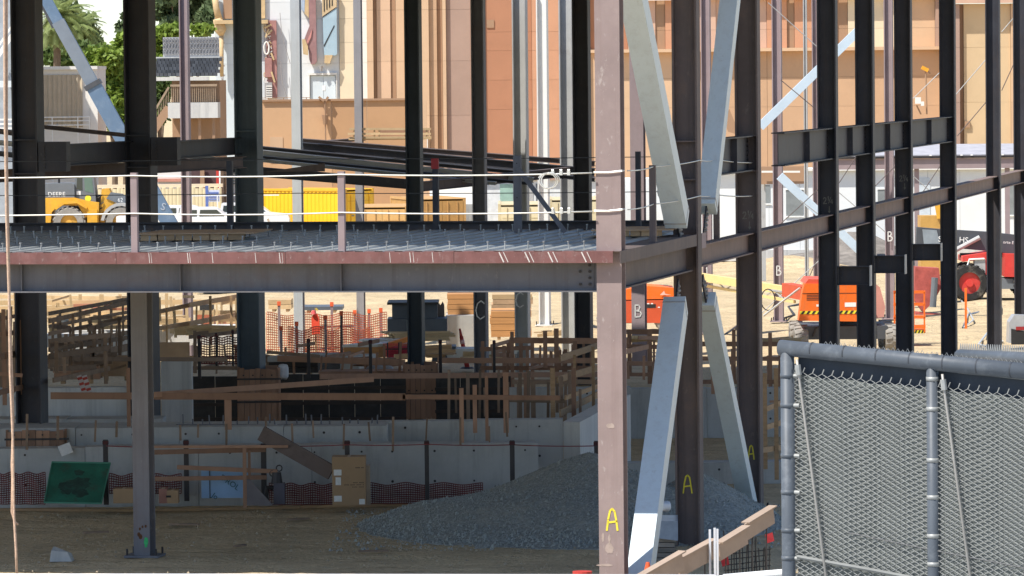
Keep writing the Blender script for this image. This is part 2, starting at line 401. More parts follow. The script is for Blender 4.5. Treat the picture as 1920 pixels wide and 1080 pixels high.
# ---- interior columns left of the corner (web towards us)
def icol(label, px, d, w, mat, z0=-.1, z1=TOP, face='web', dep=None, plate=False, **k):
    return wcolumn(label, px, d, z0, z1, w, dep or w, mat, face, plate, **k)
ic1 = icol('massive black column at the far left behind the hanging rope', 55, 100, .54, m_primer_dark, splices=(6.7,7.4))
ic2 = icol('massive black column behind the grey floor post, second from left', 266, 106, .58, m_primer_dark, splices=(6.7,7.4))
ic3 = icol('slate grey column standing in the left timber form box', 468, 113, .55, M('primer_slate', (.095,.125,.148), .6, var=.15, scale=1.4, streak=(.06,.07,.075), streak_amt=.5, scuff=(.2,.2,.2), scuff_amt=.3), splices=(6.7,7.4))
ic4 = icol('slim black column standing in the right timber form box', 778, 116, .36, M('primer_blue_black', (.038,.050,.062), .6, var=.2, scale=1.4, streak=(.07,.06,.05), streak_amt=.4, scuff=(.12,.12,.12), scuff_amt=.3))
ic5 = icol('black and grey column with a white chalk C, left of the orange plywood stack', 900, 136, .36, m_primer_grey)
ic6 = icol('slim grey column with a white chalk C right of the plywood stacks', 978, 141, .40, m_steel_lt)
ic7 = icol('black column between the white column and the pink corner column', 1093, 133, .44, m_primer_dark)
ic8 = icol('grey column with lit upper half just left of the black column', 1065, 146, .40, m_steel_lt)
ic9 = icol('white column standing on its own base plate in the sunlit yard', 1020, 166, .36, m_paint_white_steel, z0=0, plate=True)
ic10 = icol('mauve column with a large chalk B in front of the orange boom lift', 1197, 143, .40, m_primer_mauve, face='flange')
ic11 = icol('pale grey column in front of the left yellow container', 559, 146, .28, M('pale_grey_steel', (.50,.52,.52), .55, var=.08, scale=1.4, streak=(.38,.37,.35), streak_amt=.4), face='flange')
ic12 = icol('slender grey column in front of the container corner', 675, 154, .24, M('mid_grey_steel', (.27,.26,.265), .6, var=.1, scale=1.4, streak=(.18,.15,.14), streak_amt=.4), face='flange')
ic13 = icol('slender mauve column rising past the balcony house', 350, 150, .27, m_primer_mauve)
ic14 = icol('slim mauve column with white numbers behind the braces', 1326, 160, .30, m_primer_mauve, z0=0, plate=True)
ic15 = icol('mauve column with a chalk B on a base plate left of the orange lift counterweight', 1459, 167, .32, m_primer_mauve, z0=0, plate=True)
ic16 = icol('grey column with chalk B seen between the second and third black columns', 1668, 168, .30, m_primer_mauve, z0=0, plate=True)
ic17 = icol('thin pale column left of the first black web column above the fence', 1512, 172, .13, m_steel_lt, z0=0)
ic18 = icol('mauve column partly hidden behind the first black web column', 1532, 170, .26, m_primer_mauve, z0=0)
face_mark(ic5, 'C', Z(580,136), .26, .52, m_chalk_w, dv=.02, off=.19, r=.016)
face_mark(ic6, 'C', Z(562,141), .24, .44, m_chalk_w, dv=-.04, off=.21, r=.016)
face_mark(ic10, 'B', Z(585,143), .22, .36, m_chalk_w, dv=.0, off=.212, r=.016)
face_mark(ic15, 'B', Z(512,167), .18, .32, m_chalk_w, dv=.03, off=.17, r=.018)
face_mark(ic16, 'B', Z(450,168), .18, .32, m_chalk_w, dv=.03, off=.16, r=.018)
face_mark(ic14, '2', Z(522,160), .1, .14, m_chalk_w, dv=-.05, off=.16, r=.014)
face_mark(ic14, '4', Z(522,160), .1, .14, m_chalk_w, dv=.08, off=.16, r=.014)
face_mark(ic14, '1', Z(510,160), .1, .2, m_chalk_w, dv=.0, off=.16, r=.014)

# floor post under the deck
c265 = Vector((X(263, 86.6), 86.6, 0))
fp = wcolumn('grey-green floor post under the deck with green spray paint at its foot', 0, 0, 0, 5.0, .40, .30, m_primer_grey, 'flange', loc=c265)
mb = MB(); rnd = random.Random(5)
poly = [(.045*math.cos(a)*rnd.uniform(.6,1.1), .11*math.sin(a)*rnd.uniform(.7,1.1)) for a in [i*math.pi/7 for i in range(14)]]
C = c265
mb.prism(poly, C-U*.204+V*.08+Vector((0,0,.27)), V, Vector((0,0,1)), -U*.003)
part(fp, 'paint_mark', mb, M('green_spray', (.05,.42,.14), .8, var=.3, scale=12), label='patch of green spray paint')
mb = MB()
for (x,z,r) in [(-.05,.42,.03),(-.03,.52,.02),(.02,.56,.018),(.08,.57,.02),(-.02,.38,.035)]:
    mb.prism([(r*math.cos(a), r*math.sin(a)*1.4) for a in [i*math.pi/4 for i in range(8)]], C-U*.204+V*x+Vector((0,0,z)), V, Vector((0,0,1)), -U*.003)
part(fp, 'rust_spot', mb, M('rust_spot', (.10,.045,.02), .9, var=.3, scale=20))

# ================================================================ beams and girders
def beam(label, p, q, dep, bf, mat, group=None, name='steel_beam', cat='beam', tf=.025, tw=.016):
    t = T(name, label, cat, p, group)
    part(t, 'beam_section', MB().wsec(p, q, dep, bf, tf, tw), mat)
    return t
# front deck beam (runs left from the corner column)
fb = beam('long grey front floor beam running left from the corner column', grid(0,-.22,5.36), grid(0,-15,5.36), .70, .30, m_primer_grey)
mbp = MB()
for k, v in enumerate([-1.02]): pass
sh = MB(); sh.cbox(grid(-.012,-.42,5.36), V*.26, U*.012, Vector((0,0,.55))); part(fb, 'connection_plate', sh, m_primer_grey)
for v in (-.36, -.52):
    for k in range(5):
        if v == -.52 and k not in (0,2,4): continue
        q = grid(-.02, v, 5.14+k*.105)
        part(fb, 'bolt', MB().tube([q, q-U*.03], .024, 6), m_bolt)
for v in (-7.4, -4.6, -10.2):
    sh = MB(); sh.cbox(grid(-.07, v, 5.36), V*.014, U*.12, Vector((0,0,.645))); part(fb, 'stiffener_plate', sh, m_primer_grey)
# edge angle along the deck front, pieces of plate butted end to end
ea = T('deck_edge_plate', 'rust red edge plate along the front of the metal deck, with pale scratches', 'edge plate', grid(-.37, -15, 5.5))
vs = [-15, -11.3, -8.45, -5.5, -2.6, .10]
for v0, v1 in zip(vs, vs[1:]):
    mb = MB(); mb.fbox(grid(-.372, v0+.004, 5.505), V*(v1-v0-.008), U*.012, Vector((0,0,.195))); part(ea, 'plate', mb, m_primer_red)
    mb = MB(); mb.fbox(grid(-.36, v0+.004, 5.690), V*(v1-v0-.008), U*.62, Vector((0,0,.010))); part(ea, 'top_leg', mb, m_primer_red)
m_scr = M('bare_scratch', (.62,.58,.55), .6, var=.2, scale=20)
for (px, w_) in [(283,.01),(287,.006),(357,.012),(361,.008),(404,.01),(486,.01),(532,.012),(537,.006),(740,.008),(778,.012),(784,.008),(820,.01),(952,.02),(960,.012),(1000,.02),(1008,.012),(1043,.02),(1052,.014),(1105,.02),(1115,.012)]:
    v = (X(px,80.6)-CORNER.x)/math.cos(TH); lean = .05 if px > 900 else .01
    mb = MB(); p0 = grid(-.375, v, 5.52); p1 = grid(-.375, v-lean*1.6, 5.69)
    mb.bar(p0, p1, .004, w_, -U); part(ea, 'scratch', mb, m_scr)
# right-hand bay: deep edge beam with plate
rb0 = T('steel_beam', 'deep brown edge beam from the corner column back to the braced column', 'beam', grid(.2, .0, 5.4))
part(rb0, 'beam_section', MB().wsec(grid(.22,.0,5.36), grid(7.9,.0,5.36), .66, .26), m_primer_brown)
mb = MB(); mb.fbox(grid(-.30,.20,5.49), U*8.1, V*.012, Vector((0,0,.21))); part(rb0, 'edge_plate', mb, m_primer_brown)
mb = MB(); mb.fbox(grid(-.30,-.30,5.690), U*8.1, V*.50, Vector((0,0,.008))); part(rb0, 'top_leg', mb, m_primer_brown)
mb = MB(); mb.fbox(grid(8.4,.20,5.42), U*.5, V*.012, Vector((0,0,.28))); part(rb0, 'edge_plate', mb, m_primer_mauve)
m_spandrel = M('spandrel_primer', (.21,.15,.13), .7, var=.16, scale=1.5, stain=(.26,.18,.14), stain_amt=.4, streak=(.12,.08,.07), streak_amt=.5, scuff=(.34,.27,.23), scuff_amt=.4)
bay_lab = ['brown beam of the right-hand row between the two braced columns', 'brown beam of the right-hand row left of the first black web column',
  'brown beam of the right-hand row right of the first black web column', 'brown beam of the right-hand row between the second and third black web columns',
  'brown beam of the right-hand row between the third and fourth black web columns', 'brown beam of the right-hand row right of the fourth black web column',
  'brown beam of the right-hand row nearest the right picture edge']
for i in range(7):
    u0, u1 = row[i][1]+.02, row[i+1][1]-.02
    b = beam(bay_lab[i], grid(u0,0,5.265), grid(u1,0,5.265), .41, .26, m_spandrel, 'spandrel beams of the right-hand row')
gir_lab = ['black upper girder between the braced columns', 'black upper girder left of the first black web column', 'black upper girder right of the first black web column',
  'black upper girder between the second and third black web columns', 'black upper girder between the third and fourth black web columns']
for i in range(5):
    u0, u1 = row[i][1]+.02, row[i+1][1]-.02
    if i < 2: u0 = (rowd((1338,1461)[i])-80)/math.cos(TH)
    b = beam(gir_lab[i], grid(u0,0,7.05), grid(u1,0,7.05), .70, .28, m_primer_dark, 'upper girders of the right-hand row')
    n = 1
    for k in range(n):
        uu = u0+(u1-u0)*(k+1)/(n+1)
        mb = MB(); mb.cbox(grid(uu, .07, 7.05), U*.014, V*.12, Vector((0,0,.64))); part(b, 'stiffener_plate', mb, m_primer_dark)
    for k in range(6):
        q = grid(u1-.28, .024, 6.83+k*.09); part(b, 'bolt', MB().tube([q, q+V*.03], .022, 6), m_bolt)
stub_lab = ['short black bracket beam on the first black web column', 'short black bracket beam on the second black web column', 'short black bracket beam on the third black web column']
for i in range(3):
    c, u, d = row[i+2]
    wz = .36
    z = [8.6-(516.5-139)*d/9000, 8.6-(495-138)*d/9000, 8.6-(472-137)*d/9000][i]
    b = T('bracket_beam', stub_lab[i], 'bracket', grid(u, .2, z), 'bracket stubs on the black columns')
    part(b, 'beam_section', MB().wsec(grid(u-.05,.215,z), grid(u-.05,.93,z), .42, .26, .02), m_primer_dark)
    mb = MB(); mb.cbox(grid(u-.05,.945,z), V*.025, U*.30, Vector((0,0,.46))); part(b, 'end_plate', mb, m_steel_lt)
    for k in range(4):
        q = grid(u-.062, .28, z-.15+k*.1); part(b, 'bolt', MB().tube([q, q-U*.03], .018, 6), m_bolt)
# left interior girder
def pcol(t): return Vector(t['_c'])
g12 = beam('black girder between the two massive black columns', pcol(ic1)+Vector((.3,0,7.05)), pcol(ic2)+Vector((-.3,0,7.05)), .46, .28, m_primer_dark)
for (q, s) in ((pcol(ic1), 1), (pcol(ic2), -1)):
    pass
g23 = beam('black girder between the second massive column and the slate grey column', pcol(ic2)+Vector((.3,0,7.05)), pcol(ic3)+Vector((-.3,0,7.05)), .40, .28, m_primer_dark)
for t, nm in ((ic1,'x'), (ic2,'y')):
    C = pcol(t)
    mb = MB(); mb.cbox(C+V*.62-U*.20+Vector((0,0,7.05)), V*.60, U*.30, Vector((0,0,.62))); part(t, 'connection_stub', mb, m_primer_dark)
    for k in range(7):
        q = C+V*.45-U*.352+Vector((0,0,6.82+k*.075)); part(t, 'bolt', MB().tube([q, q-U*.03], .02, 6), m_bolt)
# ================================================================ braces (box sections in the plane of the right-hand row)
def brace(label, p, q, w, mat, group='box braces at the braced column', cap=True):
    t = T('diagonal_brace', label, 'brace', p, group)
    p, q = Vector(p), Vector(q); n = (q-p).normalized()
    part(t, 'box_section', MB().bar(p, q, w, w, V.cross(n)), mat)
    g = MB(); g.bar(q-n*.35, q+n*.62, .20, .03, V.cross(n)); gt = part(t, 'gusset_tongue', g, m_primer_dark)
    for k in range(4):
        for s_ in (-.05,.05):
            c_ = q+n*(.10+k*.12)+V.cross(n).normalized()*s_+V*.016; part(gt, 'bolt', MB().tube([c_, c_+V*.03], .022, 6), m_steel_lt)
    for f_ in (.02, .98):
        c_ = p.lerp(q, f_); part(t, 'weld_band', MB().bar(c_-n*.02, c_+n*.02, w+.012, w+.012, V.cross(n)), m_steel_lt)
    return t
def rowpt(px, py, v=0.0):
    d = rowd(px); return grid((d-80)/math.cos(TH), v, at(px,py,d).z)
br_w = .40
brace('pale grey box brace rising up and left from the braced column', rowpt(1180,-40,.05), rowpt(1266,412,.05), br_w, m_galv)
brace('blue-grey box brace rising up and right from the braced column', rowpt(1376,-60,.05), rowpt(1322,392,.05), br_w*.86, m_galv)
brace('box brace running down to the corner column foot, bright white at its lower end', grid(.45,.33,-.05), rowpt(1262,572,.05), br_w, m_galv)
brace('grey box brace running down and right from the braced column', rowpt(1412,1035,.05), rowpt(1320,560,.05), br_w*.8, m_galv)

# ================================================================ metal deck
dk = T('metal_deck', 'ribbed galvanised metal floor deck behind the red edge plate', 'deck', grid(0,-15,ZD))
pitch = .34; nr = 3; DU0, DU1 = -.34, 10.9
k = 0; v = -15.0
while v < -.35:
    prof = []
    for j in range(nr):
        if v+(j+1)*pitch > -.2: break
        prof += [(j*pitch, 0), (j*pitch+.11, 0), (j*pitch+.16, .075), (j*pitch+.29, .075)]
    if not prof: break
    prof.append((prof[-1][0]+.05, 0))
    mb = MB()
    for (x, z) in prof:
        mb.v.append(grid(DU0, v+x, ZD-.075+z+.012)); mb.v.append(grid(DU1, v+x, ZD-.075+z+.012))
    for i in range(len(prof)-1): mb.f.append((2*i, 2*i+2, 2*i+3, 2*i+1))
    part(dk, 'deck_sheet', mb, m_deck)
    v += nr*pitch
stud = None
for (u, v0) in ((.45, .225), (3.6, .225), (6.8, .225), (9.6, .225)):
    for i in range(43):
        v = -15+v0+i*pitch
        if v > -.4: continue
        p = grid(u, v, ZD+.01)
        if stud is None:
            mb = MB(); mb.tube([(0,0,0), (0,0,.115)], .013, 6); mb.tube([(0,0,.115), (0,0,.135)], .022, 6)
            sme = mesh_of('shear_stud', mb); sme.materials.append(M('stud_steel', (.34,.34,.33), .5, metal=.4, var=.2)); stud = random.Random(6)
        c = bpy.data.objects.new('shear_stud', sme); COL.objects.link(c); c.parent = dk
        c.location = (tmat(dk).inverted() @ p)+Vector((stud.uniform(-.05,.05), stud.uniform(-.12,.12), 0)); c.rotation_euler = (stud.gauss(0,.07), stud.gauss(0,.07), 0)
bk = beam('dark rim beam along the back of the metal deck', grid(11.1,-16,5.55), grid(11.1,-.3,5.55), .62, .26, m_primer_dark)
for v in (-14, -9.5, -5):  # floor joists under the deck, seen from below
    pass
jl = ['left floor joist under the metal deck', 'middle floor joist under the metal deck', 'right floor joist under the metal deck']
for v, lb in zip((-10.6, -6.2, -2.4), jl):
    beam(lb, grid(.25, v, 5.40), grid(10.9, v, 5.40), .42, .18, m_primer_grey, 'floor joists under the deck')
# upper floor over the bay (above the picture): joists and slab
uf = S('upper_floor', None, None, MB().fbox(grid(-.37,-46,11.5), U*57.4, V*46.3, Vector((0,0,.2))), m_conc, kind='structure')
# ================================================================ guard posts and cables on the deck
def gpost(label, u, v, h=1.35, mat=m_primer_mauve, w=.11, z=ZD, red_top=False, strut=None, name='guard_post'):
    p = grid(u, v, z); t = T(name, label, 'post', p, 'cable guard posts on the deck')
    mb = MB(); mb.cbox(p+Vector((0,0,h/2)), V*w, U*.012, Vector((0,0,h))); mb.cbox(p+V*(w/2-.006)+U*.056+Vector((0,0,h/2)), V*.012, U*.10, Vector((0,0,h)))
    part(t, 'angle_upright', mb, mat)
    for zz in (.66, 1.30):
        q = p-U*.0065+Vector((0,0,min(zz, h-.05))); part(t, 'cable_hole', MB().tube([q, q-U*.003], .014, 8), m_bolt)
    if red_top:
        part(t, 'cap', MB().cbox(p+Vector((0,0,h-.08)), V*(w+.03), U*.06, Vector((0,0,.2))), M('red_tape', (.35,.03,.03), .6))
    if strut:
        part(t, 'strut', MB().bar(p+Vector((0,0,h*.85)), p+V*strut[0]-U*strut[1]+Vector((0,0,.03)), .09, .012, V), mat)
    return t
def vof(px, u): return (X(px, 80+u*.98)-CORNER.x-U.x*u)/V.x
gpost('mauve guard post on the deck edge, left of the plywood platform', -.28, vof(237,-.28))
gpost('mauve guard post on the middle of the deck front edge', -.28, vof(636,-.28))
gpost('brown guard post between the corner column and the braced column', 3.6, .10, mat=m_primer_brown)
gpost('brown guard post just right of the braced column', 11.5, .0, h=1.55, mat=m_primer_brown, z=5.48)
gpost('dark rear guard post left of the slate grey column', 10.7, vof(420,10.7), mat=m_primer_dark)
gpost('dark rear guard post with a red top left of the chalk C column', 10.7, vof(815,10.7), mat=m_primer_dark, red_top=True)
gpost('slate rear guard post with a diagonal strut down to the deck', 8.9, vof(970,8.9), h=1.45, mat=m_primer_grey, strut=(1.0,.5), w=.14)
gpost('dark rear guard post close behind the corner column', 9.2, vof(1197,9.2), h=1.5, mat=m_primer_dark, w=.09)
def cable(label, pts, r=.012, mat=m_cable, name='guard_cable', sag=.02):
    out = []
    for p, q in zip(pts, pts[1:]):
        for k in range(8):
            f = k/8; x = Vector(p).lerp(Vector(q), f); x.z -= sag*4*f*(1-f); out.append(x)
    out.append(Vector(pts[-1]))
    t = T(name, label, 'cable', out[0], 'guard cables around the deck')
    part(t, 'wire_rope', MB().tube(out, r, 5), mat, smooth=True)
    return t
c1 = cable('upper bright guard cable along the deck front', [grid(-.30,-15,7.0), grid(-.30,vof(237,-.3),7.0), grid(-.30,vof(636,-.3),7.0), grid(-.30,-.25,7.0)], .0135, sag=.03)
c2 = cable('lower bright guard cable along the deck front', [grid(-.30,-15,6.36), grid(-.30,vof(237,-.3),6.36), grid(-.30,vof(636,-.3),6.36), grid(-.30,-.25,6.36)], .0135, sag=.03)
for c, z in ((c1,7.0),(c2,6.36)):
    for v in (-.92,-.78,-.65):
        q = grid(-.30, v, z); mb = MB(); mb.cbox(q, V*.05, U*.045, Vector((0,0,.07))); mb.tube([q+Vector((0,0,.05))-V*.02, q+Vector((0,0,.05))+V*.02], .016, 6)
        part(c, 'cable_clip', mb, m_cable)
    for dz in (0,.018):
        mb = MB(); mb.tube([grid(-.235,-.24,z+dz), grid(-.235,.0,z+dz*.6), grid(-.235,.235,z+.02+dz), grid(0,.24,z+.03), ], .008, 5); part(c, 'column_wrap', mb, m_cable)
cp = grid(-.30,-.95,6.88); mb = MB()
mb.tube([cp+V*(.15*math.cos(a))+Vector((0,0,.13*math.sin(a)))-U*.01*k for k, a in enumerate([i*math.pi/8 for i in range(40)])], .010, 5, cap=False); part(c1, 'coiled_tail', mb, m_cable)
cable('upper guard cable from the corner column to the braced column', [grid(.3,.24,7.02), grid(3.6,.12,7.02), grid(7.9,.26,7.05), grid(11.5,.02,7.0), grid(15.6,.1,6.86)], .011, sag=.02)
cable('lower guard cable from the corner column to the braced column', [grid(.3,.24,6.37), grid(3.6,.12,6.37), grid(7.9,.26,6.40), grid(11.5,.02,6.33), grid(15.6,.1,6.2)], .011, sag=.02)
cable('upper thin dark cable along the back of the deck', [grid(10.75,-16,7.08), grid(10.75,-8,7.08), grid(10.75,-.3,7.08)], .008, m_cable_dk)
cable('lower thin dark cable along the back of the deck', [grid(10.75,-16,6.42), grid(10.75,-8,6.42), grid(10.75,-.3,6.42)], .008, m_cable_dk)
cw = T('cable_coil', 'coil of spare cable hanging beside the braced bay', 'cable coil', grid(6.2,-.1,6.5))
part(cw, 'loop', MB().tube([grid(6.2,-.1,6.53)+V*((.13+.015*math.sin(k*1.3))*math.cos(a))+Vector((0,0,.17*math.sin(a)))+U*.012*(k%5) for k, a in enumerate([i*math.pi/7 for i in range(60)])], .010, 5, cap=False), m_cable)

# plywood platforms lying on the deck
def platform(label, px0, px1, d0, d1, z0, th, skew=.35):
    t = T('plywood_platform', label, 'platform', at(px0, 440, d0))
    x0, x1 = X(px0, d0), X(px1, d0)
    mb = MB(); mb.add([(x0,d0,z0+th),(x1,d0,z0+th),(x1+skew*.6,d1,z0+th),(x0+skew,d1,z0+th),(x0,d0,z0+th+.02),(x1,d0,z0+th+.02),(x1+skew*.6,d1,z0+th+.02),(x0+skew,d1,z0+th+.02)],
        [(0,3,2,1),(4,5,6,7),(0,1,5,4),(1,2,6,5),(2,3,7,6),(3,0,4,7)]); part(t, 'plywood_top', mb, m_ply)
    n = 6
    for k in range(n):
        f0 = k/n; xx0 = x0+.12+(x1-x0-.3)*f0; xx1 = x0+.12+(x1-x0-.3)*(k+1)/n-.02
        part(t, 'board', MB().box(xx0, xx1, d0+.05, d0+.09, z0+.01, z0+th-.002), m_wood)
    for k in range(4):
        xx = x0+.3+(x1-x0-.6)*k/3; part(t, 'joist', MB().box(xx-.02, xx+.02, d0+.1, d1-.1, z0+.01, z0+th-.002), m_wood)
    return t
platform('brown plywood platform lying on the deck right of the left guard post', 250, 478, 86.5, 88.6, ZD+.01, .12)
platform('brown plywood platform on the deck behind the corner column', 1108, 1262, 86.3, 88.2, ZD+.01, .11)

# ================================================================ raked steel behind the deck
def raker(label, x0, y0, d0, x1, y1, d1, dep, mat, bf=.22):
    p, q = at(x0,y0,d0), at(x1,y1,d1)
    return beam(label, p, q, dep, bf, mat, 'raked seating steel', 'raked_beam', 'beam', .02, .014)
raker('uppermost sloping black beam behind the deck, below the tan wall', 566, 264, 150, 1115, 307, 147, .16, m_primer_brown)
raker('thick black sloping beam with white stickers behind the deck', 566, 275, 147, 1115, 324, 144, .27, m_primer_dark)
raker('thin sloping brown beam meeting at a peak behind the slender grey column', 570, 269, 152, 680, 261, 156, .10, m_primer_brown)
raker('sloping black beam with a pale top edge, third behind the deck', 485, 277, 144, 1115, 337, 141.5, .12, m_primer_dark)
raker('pale grey sloping beam, fourth behind the deck', 485, 286, 142.5, 1000, 338, 140.5, .17, m_steel_lt)
raker('narrow black sloping beam, fifth behind the deck', 485, 294, 141.5, 990, 344, 139.5, .08, m_primer_dark)
raker('pale sloping beam, sixth behind the deck', 485, 300, 140.6, 930, 344, 138.8, .10, m_steel_lt)
raker('low black sloping beam above the yellow containers', 485, 322, 138.5, 775, 346, 137.5, .28, m_primer_dark)
raker('brown beam rising to the right above the grey shed', 768, 352, 137, 1065, 322, 143, .28, m_primer_brown)
raker('long dark brown beam rising right above the wheel loader', -20, 331, 103, 455, 304, 111.5, .27, m_primer_brown)
raker('thin black beam sloping down from the massive left column', 82, 238, 118, 250, 255, 119, .10, m_primer_brown)
raker('black sloping beam below the girder between the massive columns', 128, 284, 121, 470, 318, 123, .22, m_primer_dark)
raker('second thin black beam sloping under the girder on the left', 250, 286, 124, 470, 303, 125, .10, m_steel_lt)
for k, (y0, y1, mt, wd) in enumerate([(246,252,m_primer_brown,'upper'),(268,272,m_steel_lt,'middle'),(288,293,m_primer_dark,'lower')]):
    raker('%s short sloping beam at the far left edge behind the rope' % wd, -25, y0-3, 125+k, 45, y1, 124+k, .12, mt)
mb = MB()
tri = T('gusset_plate', 'dark triangular gusset plate behind the deck left of the middle guard post', 'plate', at(560,312,138.2))
part(tri, 'plate', MB().prism([(-.9,-.12),(.85,.12),(.85,-.12)], at(555,314,138.0), V, Vector((0,0,1)), U*.02), m_primer_brown)
for k, (px, py) in enumerate([(590,279),(634,269)]):
    pass
# lumber resting on the rakers
def lumberpile(label, px, py, d, L, n, rows, mat, ang=0, w=.24, t=.045, name='lumber_stack', group=None, gap=.01):
    o = at(px, py, d); tt = T(name, label, 'lumber', o, group, ang)
    a = Vector((math.cos(ang), math.sin(ang), 0)); b = Vector((-math.sin(ang), math.cos(ang), 0)); rnd = random.Random(int(px*7+py))
    for r in range(rows):
        for k in range(n):
            j = rnd.uniform(-.15,.15)
            part(tt, 'plank', MB().fbox(o+a*(j-L/2)+b*(k*(w+gap))+Vector((0,0,r*(t+.006))), a*L, b*w, Vector((0,0,t))), mat)
    return tt
lp = lumberpile('pale lumber and boards stacked against the tan wall above the rakers', 730, 262, 154, 2.4, 2, 1, m_wood_l, t=.1)
part(lp, 'ply_back', MB().box(X(712,154.3),X(806,154.3),154.3,154.35,Z(255,154.3,740),Z(244,154.3,740)), m_form)
for k, (y, x0, x1) in enumerate([(242,655,808),(251,652,808),(258,668,806)]):
    part(lp, 'rail', MB().bar(at(x0,y,154), at(x1,y,154), .07, .10), m_wood_l)
for x in (664,702,711,760,800):
    part(lp, 'post', MB().bar(at(x,258,154), at(x,240,154), .05, .05, (1,0,0)), m_wood_l)

# ================================================================ concrete foundations
def cwall(label, poly, z0, z1, mat=m_conc, holes=0, name='concrete_wall'):
    """wall with plan outline poly [(x,y)..]"""
    t = T(name, label, 'wall', (poly[0][0], poly[0][1], z0))
    P = [Vector((x,y,0)) for x, y in poly]; Lw = (P[1]-P[0]).length; npn = max(1, int(round(Lw/2.4))); rnd = random.Random(int(abs(poly[0][0]*31+poly[0][1]*7)))
    for k in range(npn):                     # poured panel by panel: each lift stands a touch proud or back
        f0, f1 = k/npn, (k+1)/npn; off = Vector((0, rnd.uniform(-.012,.012), 0)); g = .004/Lw
        a, b = P[0].lerp(P[1], f0+g)+off, P[0].lerp(P[1], f1-g)+off; c, e = P[3].lerp(P[2], f1-g), P[3].lerp(P[2], f0+g); zz = z1+rnd.uniform(-.02,.015)
        part(t, 'wall_panel', MB().prism([(q.x,q.y) for q in (a,b,c,e)], (0,0,z0), (1,0,0), (0,1,0), (0,0,zz-z0)), mat)
    if holes:
        (xa, ya), (xb, yb) = poly[0], poly[1]
        for k in range(holes):
            if rnd.random() < .3: continue
            f = (k+.5+rnd.uniform(-.2,.2))/holes; x, y = xa+(xb-xa)*f, ya+(yb-ya)*f
            for zz in ((z1-.14,) if z1-z0 < 1.2 else (z1-.14, z1-.75)):
                part(t, 'tie_hole', MB().tube([(x,y-.016,zz),(x,y+.03,zz)], rnd.uniform(.018,.03), 8), m_bolt)
    return t
def pw(label, px0, px1, d, th, ytop, z0=-.1, mat=m_conc, holes=0, dy=0.0):
    x0, x1 = X(px0,d), X(px1,d+dy); zt = at((px0+px1)/2, ytop, d).z
    return cwall(label, [(x0,d),(x1,d+dy),(x1,d+dy+th),(x0,d+th)], z0, zt, mat, holes)
pw('low front concrete footing wall behind the cardboard box', -60, 1005, 97, .6, 836, holes=14)
pw('second concrete footing tier with rebar dowels on its top', -60, 722, 98.4, 1.6, 801, holes=9)
pw('stepped concrete wall block right of the rebar dowels', 720, 1052, 99.2, .5, 788, holes=5)
pw('streaked pale concrete wall behind the massive left column', -60, 244, 106, .4, 728, mat=m_conc_w, holes=3)
pw('lower concrete ledge in front of the streaked pale wall', -60, 300, 104, 1.0, 786, holes=3)
pw('bright pale concrete pier between the grey post and the left form box', 298, 356, 110, .4, 676, mat=m_conc_w)
pw('dark concrete back wall of the right-hand pit', 950, 1180, 113, .4, 727, holes=4)
pw('concrete wall of the right-hand pit behind the lower braces', 1165, 1480, 114, .4, 727, holes=3)
xa, xb = X(1052, 99.2), X(1150, 107.5)
zt = at(1052, 790, 99.2).z
cwall('pale board-marked concrete side wall left of the corner column', [(xa,99.2),(xa+.35,99.0),(xb+.35,107.5),(xb,107.6)], -.1, zt, m_conc_w)
xa, xb = X(1300,100), X(1470,100)
pw('low concrete footing behind the gravel heap on the right', 1170, 1470, 101, .6, 868, holes=4)
rb_t = T('rebar_dowels', 'row of short rebar dowels standing on the concrete tier', 'rebar', at(500,800,99))
rnd = random.Random(11)
for k in range(22):
    px = 338+k*17.5+rnd.uniform(-4,4); q = Vector((X(px,99), 99+rnd.uniform(-.2,.3), at(px,803,99).z)); h = rnd.uniform(.16,.30)
    part(rb_t, 'dowel', MB().tube([q, q+Vector((rnd.uniform(-.02,.02),0,h))], .016, 5), m_primer_grey)
for (x0,x1) in ((330,500),(520,712)):
    part(rb_t, 'tie_bar', MB().tube([at(x0,796,98.9), at(x1,797,98.9)], .012, 5), m_primer_grey)
# dark plywood wall forms
def panelwall(label, px0, px1, d, y0, y1, n, mat=m_ply_dark, th=.05):
    t = T('wall_form', label, 'formwork', at(px0, y1, d))
    for k in range(n):
        a, b = px0+(px1-px0)*k/n, px0+(px1-px0)*(k+1)/n
        part(t, 'form_panel', MB().box(X(a,d)+.006, X(b,d)-.006, d, d+th, Z(y1,d,a), Z(y0,d,a)), mat)
    for yy in (y0+22, (y0+y1)/2, y1-20):
        part(t, 'waler', MB().box(X(px0,d), X(px1,d), d-.045, d-.002, Z(yy+3,d), Z(yy-3,d)), M('oiled_waler', (.055,.042,.035), .7, var=.3))
    return t
panelwall('black plywood wall form left of the left timber form box', 352, 446, 114, 706, 800, 2)
panelwall('long black plywood wall form between the two timber form boxes', 516, 758, 114.6, 702, 802, 5)
panelwall('black plywood wall form right of the right timber form box', 812, 955, 115.2, 706, 790, 3)
